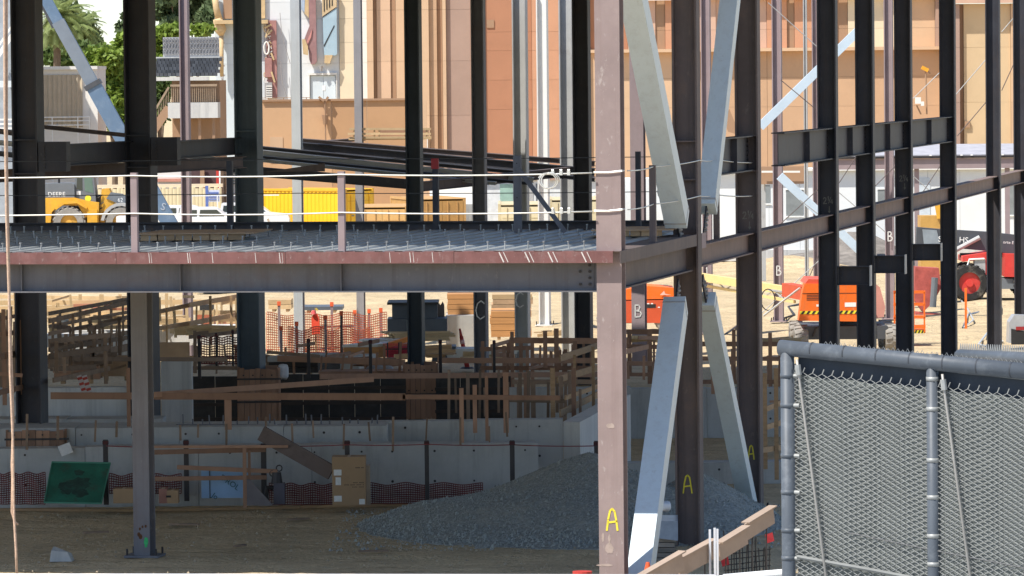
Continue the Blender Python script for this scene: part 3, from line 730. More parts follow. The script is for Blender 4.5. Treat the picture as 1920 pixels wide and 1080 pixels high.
# timber form boxes around column feet
def formbox(label, px0, px1, d, y0, y1, n, depth):
    t = T('column_form', label, 'formwork', at((px0+px1)/2, y1, d)); x0, x1 = X(px0,d), X(px1,d); z0, z1 = Z(y1,d,px0), Z(y0,d,px0)
    rnd = random.Random(int(px0)); w = (x1-x0)/n
    for k in range(n):
        part(t, 'board', MB().box(x0+k*w+.004, x0+(k+1)*w-.004, d-rnd.uniform(0,.03), d+.04, z0, z1-rnd.uniform(0,.05)), m_form)
    for k in range(3):
        yy = d+.08+k*depth/3
        part(t, 'side_board', MB().box(x1, x1+.045+.01*(k%2), yy, yy+depth/3-.02, z0, z1-rnd.uniform(0,.05)), m_form)
        part(t, 'side_board', MB().box(x0-.045, x0, yy, yy+depth/3-.02, z0, z1-rnd.uniform(0,.05)), m_form)
    part(t, 'back_board', MB().box(x0, x1, d+depth, d+depth+.04, z0, z1), m_form)
    for f in (.18,.55):
        zz = z0+(z1-z0)*(1-f); part(t, 'steel_strap', MB().box(x0-.06, x1+.1, d-.055, d-.037, zz-.02, zz+.02), m_bolt)
        for k in range(4):
            q = Vector((x0+(x1-x0)*(k+.5)/4, d-.055, zz+.09)); part(t, 'bolt', MB().tube([q, q-Vector((0,.03,0))], .02, 6), m_bolt)
    return t
formbox('left timber form box around the foot of the slate grey column', 444, 515, 112.3, 690, 806, 7, .9)
formbox('right timber form box around the foot of the slim black column', 756, 814, 115.2, 682, 786, 6, .8)
formbox('low timber form box around the foot of the massive left column', 8, 114, 98.2, 806, 905, 8, .9)
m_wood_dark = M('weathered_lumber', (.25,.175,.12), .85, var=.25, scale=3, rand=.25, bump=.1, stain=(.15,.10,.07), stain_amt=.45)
# ================================================================ timber guard rails round the excavation
def rail(label, rails, posts, mat=m_wood, group='timber guard rails round the excavation', cat='guard rail', name='timber_guardrail', th=.04, pw_=.09):
    """rails: (x0,y0,d0,x1,y1,d1,height_px)  posts: (x,ytop,ybottom,d[,w_px])"""
    r0 = rails[0] if rails else None
    t = T(name, label, cat, at(r0[0], r0[1], r0[2]) if r0 else at(posts[0][0], posts[0][2], posts[0][3]), group)
    for (x0,y0,d0,x1,y1,d1,h) in rails:
        part(t, 'rail', MB().bar(at(x0,y0,d0), at(x1,y1,d1), h/ppm((d0+d1)/2), th), mat)
    for p in posts:
        x, y0, y1, d = p[:4]; w = (p[4] if len(p) > 4 else 8)/ppm(d)
        a = at(x, y0, d); b = at(x, y1, d); mb = MB(); mb.box(a.x-w/2, a.x+w/2, d+th/2+.002, d+th/2+.05, b.z, a.z); part(t, 'post', mb, mat)
    return t
rail('long timber rail crossing both form boxes low down', [(95,742,98.0,760,744,98.0,13),(290,740,97.9,700,711,101,10),(755,744,98.0,1050,746,98.0,9)],
     [(240,690,800,98.0,7),(427,742,806,98.0,13),(865,728,930,97.2,8),(890,722,812,98.0,8),(912,706,880,98.2,6),(948,700,812,98,10)], m_form)
rail('dark timber rail at knee height behind the right form box', [(520,672,119,760,680,119,11),(820,676,119,1150,676,119,10),(600,706,112,1120,702,117,10),(955,638,121,1180,640,121,11)],
     [(960,622,735,120.5,7),(1022,620,690,120.8,8),(1043,616,735,120.8,9),(1075,690,870,104,8),(1078,640,740,119.5,8),(985,700,800,112,7)], m_form)
rail('timber stair-like rails running back left of the corner column', [(1050,672,108,1130,645,116,12),(1045,712,106,1130,686,114,12),(1050,775,103,1130,735,111,12),(1060,746,104,1125,723,112,8)],
     [(1077,665,850,105,5),(1112,650,788,108,6),(1036,690,812,104,9)], m_wood)
rail('timber guard rail seen between the corner column and the lower left brace', [(1165,622,122,1290,622,122,9),(1165,649,122,1290,652,122,8),(1165,681,120,1290,683,120,8),(1165,702,118,1290,703,118,7),(1170,660,112,1215,650,116,9)],
     [(1180,622,700,121,8),(1218,618,720,121,9),(1262,650,720,121,7)], m_form)
rail('timber guard rail seen between the two braced columns', [(1310,645,122,1480,645,122,9),(1310,672,121,1480,673,121,8),(1310,716,118,1480,716,118,8)],
     [(1376,618,720,121,7),(1349,640,720,121,7),(1444,624,760,120,7),(1385,660,740,118,8)], m_form)
rail('timber side rails stepping down behind the right braced column', [(1365,760,104,1395,738,108,12),(1368,812,102,1392,800,105,12),(1424,772,100,1472,752,104,10),(1424,805,100,1472,790,103,10),(1424,845,99,1472,838,101,10)],
     [(1434,700,880,100,8),(1455,690,900,100,8)], m_wood)
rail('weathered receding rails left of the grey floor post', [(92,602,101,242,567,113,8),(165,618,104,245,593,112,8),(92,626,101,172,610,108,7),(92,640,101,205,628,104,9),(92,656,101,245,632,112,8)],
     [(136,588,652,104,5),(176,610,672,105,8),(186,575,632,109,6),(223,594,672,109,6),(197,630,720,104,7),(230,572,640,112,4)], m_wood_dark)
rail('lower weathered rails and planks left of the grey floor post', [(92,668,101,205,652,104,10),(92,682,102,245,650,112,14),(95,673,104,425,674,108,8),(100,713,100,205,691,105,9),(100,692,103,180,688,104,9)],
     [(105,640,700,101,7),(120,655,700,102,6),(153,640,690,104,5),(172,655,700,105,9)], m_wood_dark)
rail('low timber rails behind the hanging rope at the left edge', [(-10,628,99,40,622,101,9),(-10,670,98,42,662,101,12),(-10,738,98,42,726,100,10),(-10,600,101,42,590,103,7),(-10,700,99,42,704,99,7)],
     [(6,580,760,99,8),(36,600,740,100,6)], m_form)
rail('sunlit orange timber rails in the yard at the left', [(-10,568,152,470,566,152,9),(-10,586,151,470,586,151,8),(90,606,150,330,604,150,9),(290,597,150,360,597,150,8)],
     [(108,568,590,150.6,6),(190,552,604,151.5,8),(312,550,618,150,6),(320,556,616,149.6,5),(347,552,606,150,4)], m_wood_l, 'sunlit timber rails in the yard')
rail('sunlit timber rail rising to the right behind the left form box', [(355,572,141,462,553,149,9),(355,607,141,462,586,149,9),(290,617,139.5,356,606,142,8),(290,586,139.5,356,572,142,8)],
     [(394,555,645,143,5),(433,555,632,146,5),(312,580,652,140,4)], m_wood)
rail('short timber rail on the floor in front of the blue insulation board', [(285,848,95.2,498,843,95.6,9),(332,876,95.4,520,884,95.2,8),(285,898,95,500,895,95.4,8),(285,838,95.4,540,837,95.4,5)],
     [(458,840,952,94.9,7),(467,845,900,95.0,5)], m_form, None)
m_wood_d = m_wood_dark
# black stakes with red twine around the floor
st_lab = ['black steel stake behind the green panel', 'black steel stake left of the blue insulation board', 'black steel stake behind the leaning timber', 'black steel stake behind the cardboard box',
  'black steel stake right of the cardboard box', 'black steel stake at the top of the gravel heap', 'black steel stake just left of the corner column', 'black stake on the left with a diagonal kicker',
  'black stake in front of the red netting', 'black stake left of the pink netting box', 'short black stake left of the chalk C column', 'black stake beside the chalk C column', 'dark stake left of the slate column', 'dark stake between the left stakes']
for (px, y0, y1, d, w), lb in zip([(199,825,942,95.8,9),(350,825,935,95.8,9),(495,832,930,95.8,10),(652,826,940,95.8,9),(801,826,935,95.8,8),(961,826,905,95.5,9),(1119,827,900,95,9),
    (374,628,706,111,6),(579,635,705,113,6),(695,637,712,114,6),(826,637,700,117,6),(927,638,700,118,5),(406,624,690,112,4),(437,618,690,113,4)], st_lab):
    a, b = at(px,y0,d), at(px,y1,d); t = T('steel_stake', lb, 'stake', b, 'black stakes round the excavation')
    w = w/ppm(d); part(t, 'shaft', MB().box(b.x-w/2, b.x+w/2, d, d+w, b.z-.05, a.z), m_bolt)
    part(t, 'flag', MB().box(b.x-w*.6, b.x+w*.6, d-.01, d+w+.01, a.z-.09, a.z-.02), M('dark_red_tape', (.07,.02,.02), .7))
tw = T('warning_twine', 'dark red warning twine strung between the black stakes', 'twine', at(199,836,95.7))
pts = [(199,836),(350,838),(495,836),(652,834),(801,833),(961,834),(1119,836)]
for (x0,y0),(x1,y1) in zip(pts, pts[1:]):
    pp = [at(x0+(x1-x0)*k/6, y0+(y1-y0)*k/6+4*(k/6)*(1-k/6)*4*.4, 95.75) for k in range(7)]
    part(tw, 'strand', MB().tube(pp, .010, 4), M('red_twine', (.25,.06,.06), .8))
# debris netting at the foot of the wall
m_redmesh = M('dark_red_netting', (.15,.035,.032), .85, var=.35, scale=4)
def netting(label, px0, px1, y0, y1, d, step=.05, r=.006, mat=None, tilt=.0, sag=.05, name='safety_netting', d1=None):
    """woven plastic netting: real strands both ways"""
    d1 = d1 or d; t = T(name, label, 'netting', at(px0,y1,d)); mb = MB(); rnd = random.Random(int(px0+y0))
    A0, A1, B0, B1 = at(px0,y1,d), at(px1,y1,d1), at(px0,y0,d), at(px1,y0,d1)
    W = (A1-A0).length; H = (B0-A0).length; nx = max(4, int(W/step)); ny = max(3, int(H/step))
    def P(i, j):
        f, g = i/nx, j/ny
        p = A0.lerp(A1, f).lerp(B0.lerp(B1, f), g); p.y += tilt*g
        p.z -= sag*math.sin(f*math.pi*3)**2*g; p.y += .04*math.sin(f*23+g*7); return p
    G = [[P(i,j) for i in range(nx+1)] for j in range(ny+1)]
    for j in range(ny+1):
        for i in range(0, nx): mb.bar(G[j][i], G[j][i+1], r*2.2, r, (0,0,1))
    for i in range(nx+1):
        for j in range(ny): mb.bar(G[j][i], G[j+1][i], r*1.6, r, (1,0,0))
    part(t, 'strands', mb, mat, kind='stuff'); return t

rail('second run of weathered rails behind the massive left column', [(92,588,118,246,560,128,7),(92,612,116,246,584,126,6),(120,648,108,246,622,118,8),(92,648,106,180,640,110,7)],
     [(112,585,660,117,5),(150,575,650,120,5),(208,566,650,124,5),(240,560,640,127,5),(165,640,700,108,6)], m_wood_dark)
rail('sunlit rails crossing behind the rails at the far left', [(-10,556,160,250,560,158,7),(-10,578,156,250,574,156,7),(90,594,154,250,598,154,6),(92,618,142,250,612,143,7)],
     [(28,548,600,157,6),(60,548,600,157,6),(150,552,620,155,6),(225,552,616,154,6)], m_wood_l, 'sunlit timber rails in the yard')
rail('rails on the concrete edge in front of the red netting', [(355,632,117,470,620,120,7),(355,690,112,446,690,112,7),(500,660,118,600,668,118,6)], [(365,620,700,116,6),(452,612,690,118,6),(470,640,690,118,6)], m_wood_dark)
rail('stub rails between the chalk C columns', [(900,655,128,1000,652,128,8),(900,690,122,1120,690,122,8)], [(905,640,700,125,6),(945,648,712,124,7),(998,640,712,124,7),(1060,655,712,122,7)], m_form)
rail('rails low on the right pit wall', [(960,716,113,1125,716,113,9),(955,750,105,1060,752,105,8)], [(975,700,790,105,7),(1000,712,800,105,8),(1052,706,800,105,8)], m_wood_dark)

# denser scaffold of stakes, cleats and braces between the rails
def stakes(label, x0, x1, n, yt, yb, d0, d1, mat, seed, w=(3,7), lean=5, cleats=True):
    rnd = random.Random(seed); t = T('timber_stakes', label, 'stakes', at((x0+x1)/2, yb[0], d0), 'timber stakes and cleats among the rails')
    for k in range(n):
        px = x0+(x1-x0)*(k+rnd.uniform(.1,.9))/n; d = rnd.uniform(d0,d1); a = at(px+rnd.uniform(-lean,lean), rnd.uniform(*yt), d); b = at(px, rnd.uniform(*yb), d)
        part(t, 'stake', MB().bar(b, a, rnd.uniform(*w)/ppm(d), .045, (1,0,0)), mat)
    for k in range(n//2 if cleats else 0):
        px = rnd.uniform(x0,x1-20); d = rnd.uniform(d0,d1); y = rnd.uniform(yt[0],yb[1]); part(t, 'cleat', MB().bar(at(px,y,d), at(px+rnd.uniform(14,46),y+rnd.uniform(-12,4),d+rnd.uniform(0,3)), rnd.uniform(4,8)/ppm(d), .04), mat)
    return t
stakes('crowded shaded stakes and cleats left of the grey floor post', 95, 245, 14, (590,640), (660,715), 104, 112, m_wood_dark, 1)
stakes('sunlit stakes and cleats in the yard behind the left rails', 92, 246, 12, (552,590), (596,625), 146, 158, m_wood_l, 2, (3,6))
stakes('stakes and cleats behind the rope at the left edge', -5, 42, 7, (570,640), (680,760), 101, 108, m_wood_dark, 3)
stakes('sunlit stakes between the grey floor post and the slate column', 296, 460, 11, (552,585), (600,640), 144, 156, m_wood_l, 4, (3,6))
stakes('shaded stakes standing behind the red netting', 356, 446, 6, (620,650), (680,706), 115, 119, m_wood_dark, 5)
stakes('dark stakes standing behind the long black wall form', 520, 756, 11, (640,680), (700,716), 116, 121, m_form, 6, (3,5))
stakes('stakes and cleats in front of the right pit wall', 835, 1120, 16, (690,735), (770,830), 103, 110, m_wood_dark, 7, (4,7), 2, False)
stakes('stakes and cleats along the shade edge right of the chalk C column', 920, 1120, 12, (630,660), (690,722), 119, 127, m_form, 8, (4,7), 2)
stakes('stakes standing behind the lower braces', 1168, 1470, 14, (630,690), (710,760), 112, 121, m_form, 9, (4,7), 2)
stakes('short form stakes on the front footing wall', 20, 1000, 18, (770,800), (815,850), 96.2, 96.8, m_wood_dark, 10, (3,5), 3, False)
# ================================================================ things on the shaded floor
m_card = M('cardboard', (.36,.235,.13), .85, var=.1, scale=3, stain=(.28,.18,.1), stain_amt=.3)
m_label = M('paper_label', (.70,.69,.65), .8, var=.1, scale=20)
m_ink = M('black_ink', (.03,.03,.03), .8, var=.1)
m_white_bag = M('white_bag', (.72,.73,.75), .7, var=.12, scale=5, bump=.2, bscale=12)
netting('dark red debris netting lying along the wall foot left of the box', 505, 625, 906, 946, 96.2, .045, .009, m_redmesh)
netting('dark red debris netting along the wall foot right of the box', 690, 905, 905, 944, 96.2, .045, .009, m_redmesh)
netting('dark red debris netting by the green panel', 205, 340, 888, 925, 96.3, .045, .009, m_redmesh)
netting('dark red debris netting at the far left behind the rope', -10, 85, 885, 945, 96.0, .045, .009, m_redmesh)
# green plastic panel leaning on the wall
gp = T('green_panel', 'leaning green translucent plastic panel with muddy smears, left on the floor', 'panel', at(145,945,94.6))
a, b, c, e = at(83,942,94.6), at(190,944,94.6), at(207,868,95.6), at(98,866,95.6)
mb = MB(); n = Vector((0,.02,0)); mb.add([a,b,c,e,a+n,b+n,c+n,e+n], [(0,1,2,3),(4,7,6,5),(0,4,5,1),(1,5,6,2),(2,6,7,3),(3,7,4,0)])
part(gp, 'sheet', mb, M('green_plastic', (.022,.135,.088), .4, var=.35, scale=2.2, stain=(.05,.06,.045), stain_amt=.95, stain_scale=3.0))
rnd = random.Random(15)
for (f_, g_, r_) in ((.45,.42,.30),(.58,.52,.22),(.35,.3,.16),(.6,.25,.18),(.5,.75,.12)):
    o_ = a.lerp(b, f_).lerp(e.lerp(c, f_), g_)-Vector((0,.004,0)); ex = (b-a).normalized(); ey = (e-a).normalized()
    part(gp, 'mud_smear', MB().prism([(r_*math.cos(t_)*rnd.uniform(.6,1.1), r_*.8*math.sin(t_)*rnd.uniform(.6,1.1)) for t_ in [i*math.pi/9 for i in range(18)]], o_, ex, ey, Vector((0,-.002-.001*f_,0))), M('mud_on_plastic', (.025,.06,.045), .7, var=.4, scale=7, stain=(.02,.13,.085), stain_amt=.9, stain_scale=7))
for p, q in ((a,b),(b,c),(c,e),(e,a)): part(gp, 'rim', MB().bar(p-n*.5, q-n*.5, .03, .02), M('green_rim', (.06,.22,.15), .5))
# small boxes
def carton(label, px0, px1, y0, y1, d, dep, mat=m_card, name='cardboard_box', group=None, flaps=False, labels=(), lines=()):
    x0, x1, z0, z1 = X(px0,d), X(px1,d), max(0.0, Z(y1,d,px0)), Z(y0,d,px0)
    t = T(name, label, 'box', ((x0+x1)/2, d, z0), group); part(t, 'carton', MB().box(x0,x1,d,d+dep,z0,z1), mat)
    part(t, 'seam_tape', MB().box((x0+x1)/2-.03,(x0+x1)/2+.03,d+.002,d+dep-.002,z1+.0005,z1+.003), M('packing_tape', (.46,.33,.2), .4))
    for (u0,u1,v0,v1) in labels:
        part(t, 'label', MB().box(x0+(x1-x0)*u0, x0+(x1-x0)*u1, d-.004, d-.001, z0+(z1-z0)*v0, z0+(z1-z0)*v1), m_label)
    for (u0,u1,v0,v1) in lines:      # rows of small illegible print
        n_ = int((u1-u0)/.035)
        for k in range(n_):
            if k % 5 == 4: continue
            a_ = u0+(u1-u0)*k/n_; part(t, 'print_mark', MB().box(x0+(x1-x0)*a_, x0+(x1-x0)*(a_+.024), d-.003, d-.001, z0+(z1-z0)*v0, z0+(z1-z0)*v1), m_ink)
    return t
carton('tall brown cardboard box with white labels standing on the shaded floor', 617, 680, 857, 948, 95.0, .5, labels=[(.05,.28,.62,.74),(.10,.26,.42,.58),(.05,.28,.08,.20),(.80,.97,.02,.13)], lines=[(.70,.95,.765,.785),(.62,.95,.46,.475),(.36,.95,.415,.43),(.60,.95,.37,.385)])
carton('narrow pale cardboard box behind the right side of the tall box', 681, 688, 873, 947, 95.3, .35, mat=M('cardboard_pale', (.42,.33,.24), .85), name='cardboard_box')
carton('low brown carton beside the grey floor post, left side', 205, 243, 917, 944, 94.8, .4)
carton('pinkish carton right of the grey floor post', 291, 306, 917, 944, 94.9, .4, mat=M('carton_pink', (.34,.17,.13), .85))
cb = carton('small brown carton with a dark hand hole', 306, 327, 920, 944, 94.6, .4)
p = at(316,931,94.59); part(cb, 'hand_hole', MB().box(p.x-.05,p.x+.05,94.59,94.597,p.z-.02,p.z+.02), m_ink)
# blue insulation board with lettering
ib = T('insulation_board', 'pale blue insulation board with dark slanted lettering behind the low timber rail', 'board', at(418,935,95.9))
x0,x1 = X(371,95.9), X(462,95.9); z0, z1 = max(.02,Z(934,95.9,400)), Z(880,95.9,400)
part(ib, 'board', MB().box(x0,x1,95.9,95.95,z0,z1), M('insulation_blue', (.30,.46,.66), .6, var=.08))
text(ib, 'lettering', 'E-ROL', .16, M('teal_print', (.03,.12,.14), .7), at(411,897,95.88), (.82,0,-.57), (.57,0,.82), .002)
text(ib, 'lettering', 'Jo', .15, M('teal_print', (.03,.12,.14), .7), at(396,931,95.88), (.82,0,-.57), (.57,0,.82), .002)
part(ib, 'strap', MB().box(X(387,95.9)-.008, X(387,95.9)+.008, 95.885, 95.897, z0, z1), m_ink)
# pump / grab tool
pu = T('trash_pump', 'dark site pump with two ring handles on the floor left of the cardboard box', 'pump', at(522,945,95.2))
mb = MB(); c = at(524,925,95.2); mb.cbox(c, Vector((.22,0,0)), Vector((0,.25,0)), Vector((0,0,.42))); part(pu, 'body', mb, M('pump_body', (.07,.065,.085), .5, var=.3))
part(pu, 'motor', MB().tube([c+Vector((-.05,0,.2)), c+Vector((-.05,0,.42))], [.12,.09], 10), m_bolt)
part(pu, 'hose', MB().tube([c+Vector((-.12,0,.1)), c+Vector((-.24,0,.12)), c+Vector((-.27,0,-.05)), c+Vector((-.25,0,-.2))], .05, 8), m_bolt)
for dx, dz in ((0,.50),(-.13,.40)):
    part(pu, 'ring_handle', MB().tube([c+Vector((dx+.06*math.cos(k*.7), 0, dz+.06*math.sin(k*.7))) for k in range(10)], .014, 5), m_bolt)
# heavy leaning timber
lt = S('leaning_timber', 'heavy dark timber leaning down to the right behind the stakes', 'timber', MB().bar(at(490,812,95.6), at(622,886,95.3), .30, .10), M('old_timber', (.15,.115,.10), .85, var=.25, scale=3, bump=.1, stain=(.09,.07,.06), stain_amt=.5))
sc = S('plywood_offcut', 'dark slanted plywood offcut right of the blue insulation board', 'plywood', MB().prism([(0,0),(.52,0),(.06,.52),(0,.52)], at(463,948,94.85), (1,0,0), (0,0,1), (0,.02,0)), M('ply_grey', (.16,.14,.14), .8, var=.2))
bs = T('base_board', 'long pale board lying on the floor along the wall foot', 'board', at(0,955,94.2))
for (x0,y0,x1,y1) in ((-10,955,270,957),(290,956,560,951),(562,950,810,945)):
    part(bs, 'board', MB().bar(gz(x0,y0,.03), gz(x1,y1,.03), .05, .09), m_wood)
bt = T('broken_block', 'small pale concrete chunk lying on the floor near the rope', 'rubble', gz(115,1055,0))
rnd = random.Random(2); mb = MB(); o = gz(115,1052,0)
vs = [(-.2,-.12,0),(.2,-.12,0),(.22,.14,0),(-.18,.14,0),(-.17,-.1,.2),(.12,-.1,.17),(.18,.1,.13),(-.14,.1,.26)]
mb.add([o+Vector(v) for v in vs], [(0,3,2,1),(4,5,6,7),(0,1,5,4),(1,2,6,5),(2,3,7,6),(3,0,4,7)]); part(bt, 'chunk', mb, m_conc)
# clutter on and beside the low form at the left
pc = T('paper_sheet', 'crumpled white paper on the concrete tier above the green panel', 'paper', at(122,848,96.8))
mb = MB(); pts = [at(108,838,96.8),at(130,830,96.9),at(137,848,96.8),at(116,856,96.7)]; mb.add([*pts, *[p+Vector((0,.02,.01)) for p in pts]], [(0,1,2,3),(4,7,6,5),(0,4,5,1),(1,5,6,2),(2,6,7,3),(3,7,4,0)])
part(pc, 'sheet', mb, m_label)
# ================================================================ gravel heap
def gravel():
    t = T('gravel_pile', 'large heap of grey gravel on the shaded floor behind the corner column', 'gravel', Vector((X(1090,92),92,0)))
    cx, cy = X(1105, 92.5), 92.5
    rnd = random.Random(9)
    ph = [(rnd.uniform(.5,2.2), rnd.uniform(.5,2.2), rnd.uniform(0,6.3)) for _ in range(8)]
    def h(x, y):
        dx = (x-cx)/(4.6 if x < cx else 3.8); dy = (y-cy)/(5.2 if y < cy else 3.2)
        r = math.sqrt(dx*dx+dy*dy); b = 1.32*max(0, 1-r)**1.05
        # a second lower shoulder to the right
        dx2 = (x-X(1300,92))/1.75; dy2 = (y-92.5)/3.4; r2 = math.sqrt(dx2*dx2+dy2*dy2); b2 = 1.1*max(0, 1-r2)
        b = max(b, b2)
        if b <= 0: return -.08
        return b + .10*sum(math.sin(a*x+c*y+p) for a, c, p in ph)/3*min(1, b*3) - .02
    mb = MB(); nx, ny = 150, 110; x0, x1, y0, y1 = cx-4.9, cx+6.0, cy-5.4, cy+3.4
    for j in range(ny+1):
        for i in range(nx+1):
            x = x0+(x1-x0)*i/nx; y = y0+(y1-y0)*j/ny; hz = h(x,y); mb.v.append(Vector((x, y, hz+(rnd.uniform(-.015,.015) if hz > 0 else 0))))
    for j in range(ny):
        for i in range(nx):
            q = (j*(nx+1)+i, j*(nx+1)+i+1, (j+1)*(nx+1)+i+1, (j+1)*(nx+1)+i)
            if max(mb.v[k].z for k in q) > -.05: mb.f.append(q)
    mg = M('gravel', (.275,.285,.26), .9, var=.4, scale=16, bump=.8, bscale=22, stain=(.40,.37,.30), stain_amt=.7, stain_scale=.7)
    part(t, 'heap', mb, mg, kind='stuff')
    mb = MB(); base = [(0,0,1),(.9,0,-.3),(-.45,.8,-.35),(-.4,-.75,-.3)]
    k = 0
    while k < 22000:
        x, y = rnd.uniform(x0,x1), rnd.uniform(y0,y1); hz = h(x,y)
        edge = hz < .03
        if hz < 0 and not (rnd.random() < .10 and hz > -.09): continue
        k += 1; s = rnd.uniform(.008,.022) if rnd.random() < (.97 if hz > .25 else .82) else rnd.uniform(.025,.055); an = rnd.uniform(0,6.3); ca, sa = math.cos(an), math.sin(an); hz = max(hz,0)
        mb.add([(x+(p[0]*ca-p[1]*sa)*s, y+(p[0]*sa+p[1]*ca)*s, hz+p[2]*s*rnd.uniform(.6,1.1)+s*.2) for p in base], [(0,1,2),(0,2,3),(0,3,1),(1,3,2)])
    part(t, 'loose_stones', mb, M('gravel_stone', (.30,.312,.285), .85, var=.55, scale=26), kind='stuff')
gravel()
# pallet of planks under the brace, bag on it
ps = T('plank_pallet', 'stack of weathered grey planks under a plastic sheet beside the braced column', 'plank stack', at(1235,1070,85))
rnd = random.Random(4)
for k in range(9):
    y = 1074-k*9.6; z = Z(y,85.2,1235)
    for j in range(3):
        x0, x1 = X(1202+k*1.2+rnd.uniform(-3,3),85.2), X(1262+rnd.uniform(-3,3),85.2)
        part(ps, 'plank', MB().box(x0,x1,85.2+j*.32,85.2+j*.32+.29,z,z+.078), M('weathered_plank', (.24,.21,.18), .9, var=.3, scale=4, stretch=(.4,4,4), rand=.25, bump=.1))
zz = Z(985,85.2,1235)+.03
part(ps, 'plastic_sheet', MB().add([(X(1205,85.1),85.1,zz-.22),(X(1266,85.1),85.1,zz-.3),(X(1266,85.2),85.18,zz+.05),(X(1207,85.2),85.18,zz+.05),(X(1209,86.2),86.2,zz+.06),(X(1266,86.2),86.2,zz+.06)],[(0,1,2,3),(3,2,5,4)]), M('grey_plastic_sheet', (.26,.29,.32), .3, var=.25, scale=3, spec=.6))
def bag(label, px, py, d, w, h, dep, mat=m_white_bag, rot=0, name='bag'):
    c = at(px, py, d); mb = MB(); n, m = 12, 8
    for j in range(m+1):
        ph = math.pi*j/m
        for i in range(n):
            a = 2*math.pi*i/n; sq = lambda v, e: math.copysign(abs(v)**e, v)
            mb.v.append(c+Vector((w/2*sq(math.cos(a),.5)*math.sin(ph)**.5, dep/2*sq(math.sin(a),.5)*math.sin(ph)**.5, h/2*sq(math.cos(ph),.7)+.02*math.sin(i*2.1+j))))
    for j in range(m):
        for i in range(n): mb.f.append((j*n+i, (j+1)*n+i, (j+1)*n+(i+1)%n, j*n+(i+1)%n))
    return S(name, label, 'bag', mb, mat, smooth=True)
bag('white cement bag lying on the plank stack by the braced column', 1241, 949, 85.4, .33, .16, .4)
# stepped form boards climbing to the right in front of the braced columns
fbm = M('edge_form_board', (.36,.275,.215), .8, var=.12, scale=3, rand=.1, bump=.08, stain=(.35,.27,.2), stain_amt=.35)
fl = ['lowest tan form board of the stepped row, partly below the frame', 'second tan form board of the stepped row in front of the braced column', 'third tan form board of the stepped row, beside the pale stakes', 'topmost tan form board of the stepped row in front of the right brace foot']
for lb, (x0,y0,x1,y1,h,d0,d1) in zip(fl, [(1200,1098,1280,1052,34,77.5,78.3),(1272,1066,1338,1030,36,78.4,79.2),(1348,1036,1400,1004,33,79.4,80.2),(1398,998,1450,966,32,80.4,81.2)]):
    t = T('form_board', lb, 'form board', at(x0,y0+30,d0), 'stepped form boards')
    p, q = at(x0,y0,d0), at(x1,y1,d1); hh = h/ppm(d0)
    part(t, 'face_board', MB().bar(p, q, hh, .03), fbm)
    up = Vector((0,0,1)); part(t, 'cap_strip', MB().bar(p+Vector((0,.05,hh/2+.012)), q+Vector((0,.05,hh/2+.012)), .022, .16), fbm)
    for f in (.25,.75):
        r = p.lerp(q, f); part(t, 'stake', MB().box(r.x-.011,r.x+.011,r.y+.03,r.y+.052,0,r.z+hh/2-.02), m_bolt)
wp = T('pale_stakes', 'pair of pale plastic posts standing between the form boards', 'posts', at(1338,1075,79))
for px, y0 in ((1331,993),(1340,990),(1345,992)):
    a = at(px,y0,79); part(wp, 'post', MB().box(a.x-.018,a.x+.018,79,79.04,0,a.z), M('pale_plastic', (.62,.64,.68), .5, var=.1))
rbt = T('rebar_cluster', 'cluster of thin rebar bars below the topmost form boards', 'rebar', at(1400,1060,82))
rnd = random.Random(8)
for k in range(16):
    px = 1360+k*5.4; a = at(px, rnd.uniform(985,1030), 82+rnd.uniform(-.4,.6)); part(rbt, 'bar', MB().tube([Vector((a.x,a.y,0)), a+Vector((rnd.uniform(-.04,.04),0,0))], .010, 4), m_bolt)
for k in range(4):
    part(rbt, 'tie', MB().tube([at(1358,1040+k*10,82), at(1445,1030+k*10,82.3)], .008, 4), m_bolt)
for lb, px, py in (('small red rag tied low in the rebar cluster',1358,1052),('red rag tied below the topmost form board',1442,1008)):
    c = at(px,py,81.6); mb = MB(); mb.add([c+Vector((-.07,0,.05)),c+Vector((.06,0,.09)),c+Vector((.09,.02,-.06)),c+Vector((-.03,.03,-.1)),c+Vector((0,.06,0))],[(0,1,4),(1,2,4),(2,3,4),(3,0,4),(0,3,2,1)]); S('red_rag', lb, 'rag', mb, M('red_cloth', (.45,.04,.05), .8))
S('red_bucket', 'red bucket rim at the bottom edge beside the corner column', 'bucket', MB().tube([gz(1092,1100,0)+Vector((0,0,0)), gz(1092,1100,0)+Vector((0,0,.26))], [.15,.17], 14), M('red_plastic', (.50,.05,.04), .5))
oc = T('cone_tip', 'orange cone tip poking above the bottom rail right of the corner column', 'cone', gz(1215,1110,0))
part(oc, 'cone_body', MB().tube([gz(1215,1110,0), gz(1215,1110,0)+Vector((0,0,.5))], [.15,.03], 12), M('orange_cone', (.75,.12,.04), .5))

# ================================================================ rope hanging at the left
m_rope = M('manila_rope', (.60,.42,.30), .9, var=.25, scale=25, bump=.3, bscale=80)
rp = T('hanging_rope', 'tan double rope hanging down the left edge of the picture', 'rope', at(30,1090,40))
part(rp, 'main_strand', MB().tube([at(6,-900,40), at(8,-40,40), at(9,200,40), at(12,400,40), at(17,560,40), at(19,700,40), at(24,820,40), at(26,960,40), at(30,1030,40), at(32,1095,40)], .012, 6), m_rope, smooth=True)
part(rp, 'second_strand', MB().tube([at(11,-900,40.02), at(13,-40,40.02), at(13,300,40.02), at(18,560,40.02), at(22,690,40.02), at(25,780,40.02), at(22,870,40.02), at(23,900,40.02), at(22,960,40.02), at(27,977,40.02), at(34,984,40.02)], .010, 6), m_rope, smooth=True)

